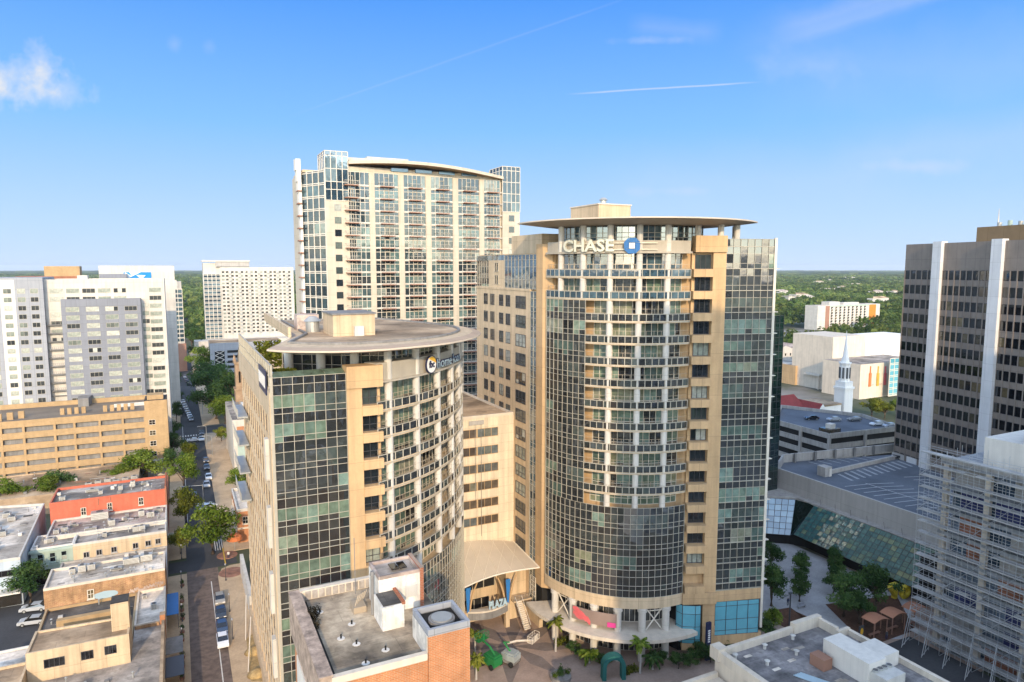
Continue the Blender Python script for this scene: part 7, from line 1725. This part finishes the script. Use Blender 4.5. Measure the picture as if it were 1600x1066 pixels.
# ================================================================== CARS
def car_proto():
    body = MB(); L, w = 4.6, 1.82; prof = [(-2.3, .35), (-2.3, .78), (-1.95, .98), (-1.25, 1.02), (1.35, 1.0), (2.15, .86), (2.3, .62), (2.3, .35)]     # side profile along y
    a = [body.V(-w / 2, y, z) for y, z in prof]; c = [body.V(w / 2, y, z) for y, z in prof]
    for i in range(len(prof)): j = (i + 1) % len(prof); body.idx((a[i], a[j], c[j], c[i]))
    body.idx(a[::-1]); body.idx(c)
    cab = MB(); cp = [(-1.85, .99), (-1.25, 1.44), (.35, 1.46), (1.2, 1.0)]; a = [cab.V(-w / 2 + (.06 if z < 1.1 else .2), y, z) for y, z in cp]; c = [cab.V(w / 2 - (.06 if z < 1.1 else .2), y, z) for y, z in cp]
    for i in range(4): j = (i + 1) % 4; cab.idx((a[i], a[j], c[j], c[i]), 0)
    cab.idx(a[::-1]); cab.idx(c)
    roof = MB(); roof.prism([(-.69, -1.2), (.69, -1.2), (.69, .3), (-.69, .3)], 1.44, 1.49)
    wh = MB(); n = 14
    f = [wh.V(-.11, .33 * math.cos(2 * math.pi * k / n), .33 * math.sin(2 * math.pi * k / n)) for k in range(n)]; g = [wh.V(.11, .33 * math.cos(2 * math.pi * k / n), .33 * math.sin(2 * math.pi * k / n)) for k in range(n)]
    for i in range(n): j = (i + 1) % n; wh.idx((f[i], f[j], g[j], g[i]))
    wh.idx(f[::-1]); wh.idx(g); hub = MB(); f = [hub.V(-.12, .2 * math.cos(2 * math.pi * k / n), .2 * math.sin(2 * math.pi * k / n)) for k in range(n)]; g = [hub.V(.12, .2 * math.cos(2 * math.pi * k / n), .2 * math.sin(2 * math.pi * k / n)) for k in range(n)]; hub.idx(f[::-1]); hub.idx(g)
    hl = MB(); hl.box(-.22, .22, -.03, .03, -.08, .08)
    return {'body': body, 'roof': roof, 'cabin_glass': cab.mesh('cabin_glass', ['windark']), 'wheel': wh.mesh('wheel', ['rubber']), 'rim': hub.mesh('rim', ['steel']), 'headlight': hl.mesh('headlight', ['swhite']), 'tail_light': hl.mesh('tail_light', ['red'])}


CARP = car_proto(); CARM = {}


def car(label, p, s, rot, col, z=0.0, group=None, name='parked_car', scale=1.0):
    if col not in CARM:
        cols = {'white': (.75, .75, .74), 'black': (.012, .013, .016), 'silver': (.42, .43, .44), 'grey': (.14, .145, .15), 'navy': (.02, .04, .09), 'red': (.30, .02, .02), 'tan': (.30, .27, .22)}
        m = carpaint(col, cols[col]); CARM[col] = (CARP['body'].mesh('body', [m]), CARP['roof'].mesh('roof', [m]))
    T = Thing(name, label, 'car', p, s, z, group, rot); e = T.e; e.scale = (scale,) * 3
    for nm, me in (('body', CARM[col][0]), ('roof_panel', CARM[col][1]), ('cabin_glass', CARP['cabin_glass'])): addmesh(nm, me, e)
    for x in (-.82, .82):
        for y in (-1.42, 1.42): wo = addmesh('wheel', CARP['wheel'], e, (x, y, .33)); addmesh('rim', CARP['rim'], wo)
        addmesh('headlight', CARP['headlight'], e, (x * .78, 2.25, .72)); addmesh('tail_light', CARP['tail_light'], e, (x * .8, -2.3, .78))
    return T


def cars():
    g = 'cars parked along the street'
    for (px, py, col, rot, lab) in ((348, 1001, 'white', math.pi, 'white car nearest the viewpoint in the kerbside row by the beige tower'), (347, 980, 'navy', math.pi, 'dark blue car parked right behind the nearest white car'), (345, 958, 'black', math.pi, 'black car third in the kerbside row by the beige tower'), (343.5, 936, 'tan', math.pi, 'beige and green windowed car fourth in the kerbside row, by the corner'),
                               (323, 756, 'silver', math.pi, 'silver car parked past the crossing lights'), (326, 744, 'white', math.pi, 'pale car just beyond the silver car past the crossing lights'), (323, 729, 'black', math.pi, 'black car in the short kerbside row near the mint building'), (322, 718, 'black', math.pi, 'black car heading the short kerbside row near the mint building'),
                               (302, 772, 'grey', 0, 'grey car driving away between the small street trees'), (315, 684, 'white', math.pi, 'white car beside the bent street lamp'), (315, 675, 'black', math.pi, 'black car just past the white car beside the bent street lamp')):
        q = GP(px, py + 4); car(lab, q[0], q[1], rot, col, .02, g)
    q = GP(325, 795); car('white car turning across the small crossing beside the big tree', q[0], q[1], R(-60), 'white', .02, g, 'car')
    r = random.Random(5); cl = ['white', 'black', 'silver', 'grey', 'navy', 'black', 'silver', 'white', 'grey']
    for k in range(9):
        px, py = 286 + k * 1.6, 632 + k * 2.9; q = GP(px, 630 + k * 3.4); car('car in the queue at the shaded far junction, %s' % ['farthest of all', 'second from the far end', 'third from the far end', 'fourth from the far end', 'in the middle', 'fourth from the near end', 'third from the near end', 'second from the near end', 'nearest of all'][k], q[0], q[1], math.pi, cl[k], .02, 'cars queuing at the far junction', 'car')
    for k in range(4): q = GP(289 + k * 2, 590 + k * 4); car('car parked on the left past the far junction, %s of four' % ['farthest', 'third from the front', 'second from the front', 'nearest'][k], q[0], q[1], 0, cl[k + 2], .02, 'cars beyond the far junction')
    q = GP(302, 690); car('white car crossing the far junction by the zebra stripes', q[0], q[1], R(90), 'white', .02, None, 'car'); 
    for (px, py, lab, col) in ((54, 952, 'silver car parked below the dark tree in the lot', 'silver'), (52, 973, 'silver car at the edge of the lot by the small white building', 'silver')): q = GP(px, py + 2); car(lab, q[0], q[1], R(80), col, .02, 'cars in the parking lot')
    for (px, py, lab, col, rt) in ((1268, 655, 'dark car parked alone on the far garage roof at left', 'black', 70), (1303, 657, 'silver car in the middle of the far garage roof', 'silver', 75), (1335, 657, 'dark car near the back edge of the far garage roof', 'grey', 75), (1370, 664, 'white car at the right of the far garage roof', 'white', 80), (1390, 667, 'silver car farthest right on the far garage roof', 'silver', 80)):
        q = GP(px, py, 13.6); car(lab, q[0], q[1], R(rt), col, 13.45, 'cars on the far garage roof')
    q = GP(1408, 716, 13.5); car('dark car parked under the dark office tower on the striped roof deck', q[0], q[1], R(75), 'black', 13.45)


cars()


# ================================================================== STREET FURNITURE AND SMALL THINGS
def furniture():
    def lamp(px, py, h, lab, group='street lamps along the pavements', twin=False):
        q = GP(px, py); T = Thing('street_lamp', lab, 'lamp', q[0], q[1], .12, group); x, y = q
        b = T.mb(); b.cyl(x, y, .12, .6, .16, .1, 8); b.cyl(x, y, .6, h, .07, .05, 8); T.part('pole', b, 'dframe'); b = T.mb(); b.lathe(x, y, [(.05, h), (.16, h + .12), (.15, h + .34), (.03, h + .45)], 10); T.part('lantern', b, 'ltgrey')
    for (px, py, h, lab) in ((359, 957, 3.4, 'black lamp post beside the kerbside row of cars'), (364, 1000, 3.6, 'black lamp post on the pavement near the white car'), (353, 908, 3.4, 'black lamp post on the brick corner island'), (284, 920, 3.4, 'black lamp post at the left corner of the crossing'), (285, 972, 3.2, 'black lamp post beside the blue awning'), (285, 1012, 3.2, 'black lamp post on the left pavement, nearest the viewpoint'), (284, 875, 3.2, 'black lamp post outside the brick shop with white roof'), (284, 800, 3.4, 'black lamp post outside the red walled shop')): lamp(px, py, h, lab)
    # planted kerb pots on the left pavement
    r = random.Random(9)
    for k, py in enumerate((917, 942, 956, 969, 990, 1003, 1030, 1045, 1063)):
        q = GP(285 + r.uniform(-.5, .5), py); T = Thing('pavement_shrub', 'clipped dark shrub in the row of pots on the left pavement', 'shrub', q[0], q[1], .12, 'potted shrubs on the left pavement'); h = r.uniform(.9, 1.7)
        b = T.mb(); b.cyl(q[0], q[1], .12, .5, .35, .42, 10); T.part('pot', b, 'brownp'); b = T.mb(); leaf_cloud(b, [(q[0], q[1], .5 + h * .5, .42, h)], 260, .09, k); T.part('foliage', b, 'leafdark')
    def awn(p0, p1, s0, s1, z, mt, lab):
        T = Thing('awning', lab, 'awning', p0, s0); b = T.mb(); b.prism([(p0, s0), (p1, s0), (p1, s1), (p0, s1)], z - .08, z); b.box(p1 - .05, p1, s0, s1, z - .4, z - .081); T.part('canvas', b, mt)
        for y in (s0 + .1, s1 - .1): b = T.mb(); b.cyl(p1 - .12, y, .12, z - .08, .04, n=6); T.part('post', b, 'dframe')
    awn(-4.15, -2.2, 132, 141, 3.0, 'blue', 'blue awning over the left pavement'); awn(-4.15, -1.6, 118, 123.5, 3.0, 'concdark', 'grey awning over the left pavement next to a black one'); awn(-4.15, -1.5, 111, 117, 3.0, 'dframe', 'black awning over the left pavement'); awn(-4.15, -1.7, 168, 174, 3.2, 'conc', 'pale grey awning on the left pavement by the small street tree')
    # signal mast and bent lamps farther on
    q = GP(318, 788); T = Thing('traffic_signal', 'mast arm traffic signal over the small crossing', 'signal', q[0], q[1]); x, y = q
    b = T.mb(); b.cyl(x, y, 0, 5.6, .12, .09, 8); b.tube(((x, y, 5.4), (x - 5.5, y + .3, 5.7)), .07, 6); T.part('mast', b, 'steel')
    for k in range(2): b = T.mb(); b.box(x - 3 - k * 2 - .16, x - 3 - k * 2 + .16, y - .1, y + .3, 4.7, 5.6); T.part('signal_head', b, 'dframe')
    for (px, py, h, lab) in ((323.5, 700, 8.0, 'tall pale cobra lamp beside the parked white car'), (317, 648, 10, 'tall pale lamp pole past the far junction'), (332, 712, 7, 'grey utility pole on the right pavement')):
        q = GP(px, py); T = Thing('street_lamp', lab, 'lamp', q[0], q[1]); x, y = q; b = T.mb(); b.cyl(x, y, 0, h, .13, .08, 8); b.tube(((x, y, h - .2), (x - .8, y, h + .25), (x - 2.4, y, h + .2)), .06, 6); T.part('pole', b, 'steel'); b = T.mb(); b.box(x - 2.9, x - 2.2, y - .14, y + .14, h + .1, h + .26); T.part('lamp_head', b, 'hvac')
    # brick islands with planting
    for (px, py, w, lab) in ((362, 895, 2.6, 'brick'), (355, 868, 2.2, 'yellow')):
        q = GP(px, py); b = MB(); b.cyl(q[0], q[1], 0, .16, w, n=24); structure('corner_island', b, 'brickroad')
    b = MB(); q = GP(352, 870); b.box(7.0, 7.25, q[1] - 4, q[1] + 5, 0, .18); structure('yellow_kerb', b, 'kerby')
    # digging site by the beige tower
    b = MB(); b.prism([GP(*v) for v in ((385, 1000), (402, 985), (410, 1066), (392, 1066))][::-1], .1, .16); structure('bare_earth', b, 'earth')
    for k, (px, py, lab) in enumerate(((396, 1020, 'heap of yellow earth beside the beige tower, farther'), (401, 1055, 'heap of yellow earth beside the beige tower, nearer'))):
        q = GP(px, py); T = Thing('earth_heap', lab, 'earth heap', q[0], q[1]); b = T.mb(); r = random.Random(k); b.lathe(q[0], q[1], [(1.5, .13), (1.2, .5), (.7, .9), (.1, 1.1)], 12); T.part('earth', b, 'earth', smooth=True)
    for k, (pa, pb, lab) in enumerate((((384, 1000), (396, 955), 'long timber prop leaning at the foot of the beige tower, farther'), ((388, 1050), (404, 990), 'long timber prop leaning at the foot of the beige tower, nearer'))):
        a, c = GP(*pa, .2), GP(*pb, .2); T = Thing('timber_prop', lab, 'prop', *a); b = T.mb(); b.tube(((*a, .2), (min(c[0], 9.3), c[1], 3.6)), .09, 6); T.part('timber', b, 'cable')
    # boom lifts
    def lift(px, py, lab, rz, reach, low):
        q = GP(px, py); T = Thing('boom_lift', lab, 'boom lift', q[0], q[1], .03, None, rz); x, y, _ = T.o; Z = .03
        b = T.mb(); b.box(x - 1.0, x + 1.0, y - 1.5, y + 1.5, Z + .45, Z + .95); T.part('chassis', b, 'concdark' if low else 'liftgreen'); b = T.mb(); pr = [(-.95, -1.6), (.95, -1.6), (1.05, -.2), (.8, 1.1), (-.8, 1.1), (-1.05, -.2)]; b.prism([(x + u, y + v) for u, v in pr], Z + .96, Z + 1.9); b.prism([(x + u * .8, y + v * .8 - .1) for u, v in pr], Z + 1.9, Z + 2.2); T.part('turret', b, 'liftgreen' if not low else 'liftgrey')
        for u in (-1.05, 1.05):
            for v in (-1.0, 1.0):
                b = T.mb(); n = 14; f = [b.V(x + u - .17, y + v + .45 * math.cos(6.283 * k / n), Z + .45 + .45 * math.sin(6.283 * k / n)) for k in range(n)]; g = [b.V(x + u + .17, y + v + .45 * math.cos(6.283 * k / n), Z + .45 + .45 * math.sin(6.283 * k / n)) for k in range(n)]
                for i in range(n): j = (i + 1) % n; b.idx((f[i], f[j], g[j], g[i]))
                b.idx(f[::-1]); b.idx(g); T.part('wheel', b, 'rubber')
        pts = reach; b = T.mb(); b.tube([(x + u, y + v, Z + w) for u, v, w in pts], .2, 4); T.part('boom', b, 'liftgreen' if not low else 'pale')
        if low: b = T.mb(); b.tube(((x, y - .6, Z + 1.6), (x - .4, y + .9, Z + 3.6), (x + .2, y + .1, Z + 3.4)), .18, 4); T.part('lower_arm', b, 'liftgreen')
        u, v, w = pts[-1]; bx, by, bz = x + u, y + v, Z + w; b = T.mb(); cw, cd = 1.15, .5; b.box(bx - cw, bx + cw, by - cd, by + cd, bz - .05, bz + .02)
        for h in (.55, 1.1):
            for (e0, e1) in (((-cw, -cd), (cw, -cd)), ((cw, -cd), (cw, cd)), ((cw, cd), (-cw, cd)), ((-cw, cd), (-cw, -cd))): b.tube(((bx + e0[0], by + e0[1], bz + h), (bx + e1[0], by + e1[1], bz + h)), .045, 4)
        for u_ in (-cw, -cw / 2, 0, cw / 2, cw):
            for v_ in (-cd, cd): b.tube(((bx + u_, by + v_, bz), (bx + u_, by + v_, bz + 1.1)), .04, 4)
        b.box(bx - .3, bx + .3, by - cd - .05, by - cd + .06, bz + .1, bz + 1.0); T.part('work_basket', b, 'liftgreen' if not low else 'pale')
    lift(768, 1040, 'green boom lift with its basket raised, parked on the plaza', R(20), [(0, -1.0, 2.0), (.1, .4, 3.0), (.3, 2.6, 3.4)], False)
    lift(796, 1036, 'grey and green boom lift with a long pale arm and white basket', R(30), [(0, .3, 3.3), (1.8, -.2, 3.0), (4.6, -1.8, 2.3)], True)
    # green canvas arch
    q = GP(958, 1060); T = Thing('entrance_arch', 'dark green round canvas arch at the tower restaurant entrance', 'arch', q[0], q[1]); x, y = q; T.e.rotation_euler.z = A - R(20); b = T.mb(); n = 18; ro, ri = 1.9, 1.25
    pts_o = [(x + ro * math.cos(R(-8 + 196 * k / n)), 2.2 + ro * math.sin(R(-8 + 196 * k / n))) for k in range(n + 1)]; pts_i = [(x + ri * math.cos(R(-8 + 196 * k / n)), 2.2 + ri * math.sin(R(-8 + 196 * k / n))) for k in range(n + 1)]
    pts_o = [(x + ro, 0)] + pts_o + [(x - ro, 0)]; pts_i = [(x + ri, 0)] + pts_i + [(x - ri, 0)]
    for i in range(len(pts_o) - 1):
        o0, o1, i0, i1 = pts_o[i], pts_o[i + 1], pts_i[i], pts_i[i + 1]
        for yy in (y - .7, y + .7): b.face(((o0[0], yy, o0[1]), (o1[0], yy, o1[1]), (i1[0], yy, i1[1]), (i0[0], yy, i0[1])))
        b.face(((o0[0], y - .7, o0[1]), (o1[0], y - .7, o1[1]), (o1[0], y + .7, o1[1]), (o0[0], y + .7, o0[1]))); b.face(((i0[0], y - .7, i0[1]), (i1[0], y - .7, i1[1]), (i1[0], y + .7, i1[1]), (i0[0], y + .7, i0[1])))
    T.part('canvas', b, 'teal')
    # navy pillar sign
    q = PS(32.6, 107.6); T = Thing('pillar_sign', 'tall navy pillar sign with white vertical lettering between the cyan shopfronts', 'sign', q[0], q[1]); b = T.mb(); b.box(q[0] - .45, q[0] + .45, q[1] - .2, q[1] + .2, 0, 6.6); T.part('pillar', b, 'navy'); b = T.mb()
    for k in range(6): b.box(q[0] - .22, q[0] + .22, q[1] - .23, q[1] - .205, 3.2 + k * .38, 3.44 + k * .38)
    T.part('lettering', b, 'swhite')
    # plaza lamp, yellow sculpture, shelters, people
    q = GP(1233, 980); T = Thing('street_lamp', 'tall black lamp column on the plaza near the mulch bed', 'lamp', q[0], q[1]); b = T.mb(); b.cyl(q[0], q[1], 0, 6.4, .16, .12, 8); T.part('pole', b, 'dframe'); b = T.mb(); b.tube(((q[0] - .1, q[1], 6.3), (q[0] - 3.6, q[1] - .6, 2.3 + 4.0)), .05, 5); b.box(q[0] - .35, q[0] + .35, q[1] - .2, q[1] + .2, 6.4, 6.6); T.part('lamp_head', b, 'dframe')
    q = GP(1399, 934); T = Thing('yellow_sculpture', 'big yellow ring and bracket sculpture beside the dense plaza trees', 'sculpture', q[0], q[1]); x, y = q; b = T.mb(); n = 28
    b.tube([(x + 1.5 + 1.05 * math.cos(6.2832 * k / n), y - .9, 1.35 + 1.05 * math.sin(6.2832 * k / n)) for k in range(n + 1)], .48, 10); T.part('ring', b, 'yellow', smooth=True); b = T.mb(); b.box(x - 1.9, x - .1, y - .5, y + .3, 2.5, 3.2); b.box(x - .9, x - .1, y - .5, y + .3, 0, 2.49); b.tube(((x - 2.6, y - .2, 2.9), (x - .2, y - .2, .4)), .4, 6); T.part('bracket', b, 'yellow')
    for i, (px, py, lab) in enumerate(((1366, 985, 'terracotta roofed shelter left of two more on the plaza edge'), (1394, 976, 'terracotta roofed shelter in the middle of the three'), (1428, 967, 'terracotta roofed shelter nearest the scaffold'))):
        q = GP(px, py + 8); T = Thing('shelter', lab, 'shelter', q[0], q[1], 0, 'shelters on the plaza edge'); x, y = q; b = T.mb(); n = 8; w = 2.0
        for k in range(n): u0, u1 = -w + 2 * w * k / n, -w + 2 * w * (k + 1) / n; z0, z1 = 3.2 + .5 * math.cos(u0 / w * 1.5), 3.2 + .5 * math.cos(u1 / w * 1.5); b.face(((x + u0, y - 1.3, z0), (x + u1, y - 1.3, z1), (x + u1, y + 1.3, z1), (x + u0, y + 1.3, z0))); b.face(((x + u0, y - 1.3, z0 - .1), (x + u1, y - 1.3, z1 - .1), (x + u1, y - 1.3, z1), (x + u0, y - 1.3, z0)))
        T.part('roof', b, 'shelterroof')
        for u in (-1.7, 1.7):
            for v in (-1.1, 1.1): b = T.mb(); b.cyl(x + u, y + v, 0, 3.3, .09, n=6); T.part('post', b, 'brownp')
        b = T.mb(); b.box(x - 1.4, x + 1.4, y - .25, y + .25, .4, .48); b.box(x - 1.2, x - 1.1, y - .2, y + .2, 0, .4); b.box(x + 1.1, x + 1.2, y - .2, y + .2, 0, .4); T.part('bench', b, 'brownp')
    for i, (px, py, lab) in enumerate(((1239, 878 + 52, 'pale metal bench on the plaza near the black lamp'), )): 
        q = GP(1252, 950); T = Thing('bench', lab, 'bench', q[0], q[1]); x, y = q; b = T.mb(); b.box(x - .9, x + .9, y - .25, y + .25, .42, .48); T.part('seat', b, 'ltgrey'); b = T.mb(); b.box(x - .9, x + .9, y + .22, y + .28, .5, .95); T.part('backrest', b, 'ltgrey')
        for u in (-.8, .8): b = T.mb(); b.box(x + u - .04, x + u + .04, y - .22, y + .22, 0, .42); T.part('leg', b, 'steel')
    q = GP(1270, 1000); car('dark vehicle parked at the near edge of the plaza beyond the roof parapet', q[0], q[1] + 1.6, R(90), 'black', .03)
    # tiny figures
    def person(px, py, top, leg, lab, ang=0):
        q = GP(px, py); T = Thing('person', lab, 'person', q[0], q[1], .03, None, ang); sk = [(.0, 0, .95), (0, 0, 1.2), (0, 0, 1.43), (0, 0, 1.53), (0, -.02, 1.66), (.1, 0, .9), (.12, -.05, .5), (.11, .04, .06), (-.1, 0, .9), (-.12, .1, .5), (-.11, .0, .06), (.2, 0, 1.4), (.26, .02, 1.12), (.24, -.1, .9), (-.2, 0, 1.4), (-.26, .04, 1.12), (-.25, -.04, .88)]
        ed = [(0, 1), (1, 2), (2, 3), (3, 4), (0, 5), (5, 6), (6, 7), (0, 8), (8, 9), (9, 10), (2, 11), (11, 12), (12, 13), (2, 14), (14, 15), (15, 16)]; rad = [.15, .14, .15, .06, .11, .1, .07, .06, .1, .07, .06, .07, .05, .045, .07, .05, .045]
        me = bpy.data.meshes.new('body'); me.from_pydata(sk, ed, []); o = bpy.data.objects.new('body', me); COL.objects.link(o); o.modifiers.new('skin', 'SKIN'); 
        for v, rr in zip(me.skin_vertices[0].data, rad): v.radius = (rr, rr)
        me.skin_vertices[0].data[0].use_root = True
        o.modifiers.new('sub', 'SUBSURF').levels = 1; dm = bpy.data.meshes.new_from_object(o.evaluated_get(bpy.context.evaluated_depsgraph_get())); bpy.data.objects.remove(o)
        for mt in (top, leg, 'skin'): dm.materials.append(M[mt])
        for pl in dm.polygons: z = pl.center.z; pl.material_index = 2 if z > 1.5 else (0 if z > .95 else 1)
        addmesh('body', dm, T.e)
    person(1231, 947, 'navy', 'dframe', 'person in dark clothes walking on the plaza by the slim trees'); person(1385, 1000, 'dframe', 'navy', 'person in dark clothes standing near the terracotta shelters'); person(357, 873, 'white', 'navy', 'person in a white top at the yellow kerbed corner')
    q = GP(1345, 1000); T = Thing('display_board', 'oval dark display board with a pale disc at the plaza edge', 'sign', q[0], q[1]); b = T.mb(); b.box(q[0] - .6, q[0] + .6, q[1] - .1, q[1] + .1, 0, 2.6); T.part('board', b, 'dframe'); b = T.mb(); b.face([(q[0] + .4 * math.cos(R(30 * k)), q[1] - .12, 1.6 + .65 * math.sin(R(30 * k))) for k in range(12)]); T.part('disc', b, 'sgold')


M['earth'] = plain('yellow earth', (.34, .24, .11), var=.25, grain=.25); M['liftgrey'] = plain('lift grey', (.30, .33, .33), rough=.5, var=.1); M['shelterroof'] = plain('terracotta sheet', (.42, .19, .11), var=.1); M['skin'] = plain('skin', (.42, .26, .18), var=0)
furniture()


# ================================================================== HAZE: one closed box of thin even air round the whole place
def haze():
    m = bpy.data.materials.new('haze'); m.use_nodes = True; nt = m.node_tree; nt.nodes.clear()
    o = nt.nodes.new('ShaderNodeOutputMaterial'); v = nt.nodes.new('ShaderNodeVolumePrincipled'); v.inputs['Color'].default_value = (.80, .88, 1, 1); v.inputs['Density'].default_value = 4.0e-5; v.inputs['Anisotropy'].default_value = .1
    nt.links.new(v.outputs[0], o.inputs['Volume'])
    b = MB(); b.box(-21000, 21000, -21000, 21000, -1.5, 140); me = b.mesh('haze', [m]); ob = bpy.data.objects.new('haze', me); COL.objects.link(ob); ob['kind'] = 'stuff'


haze()
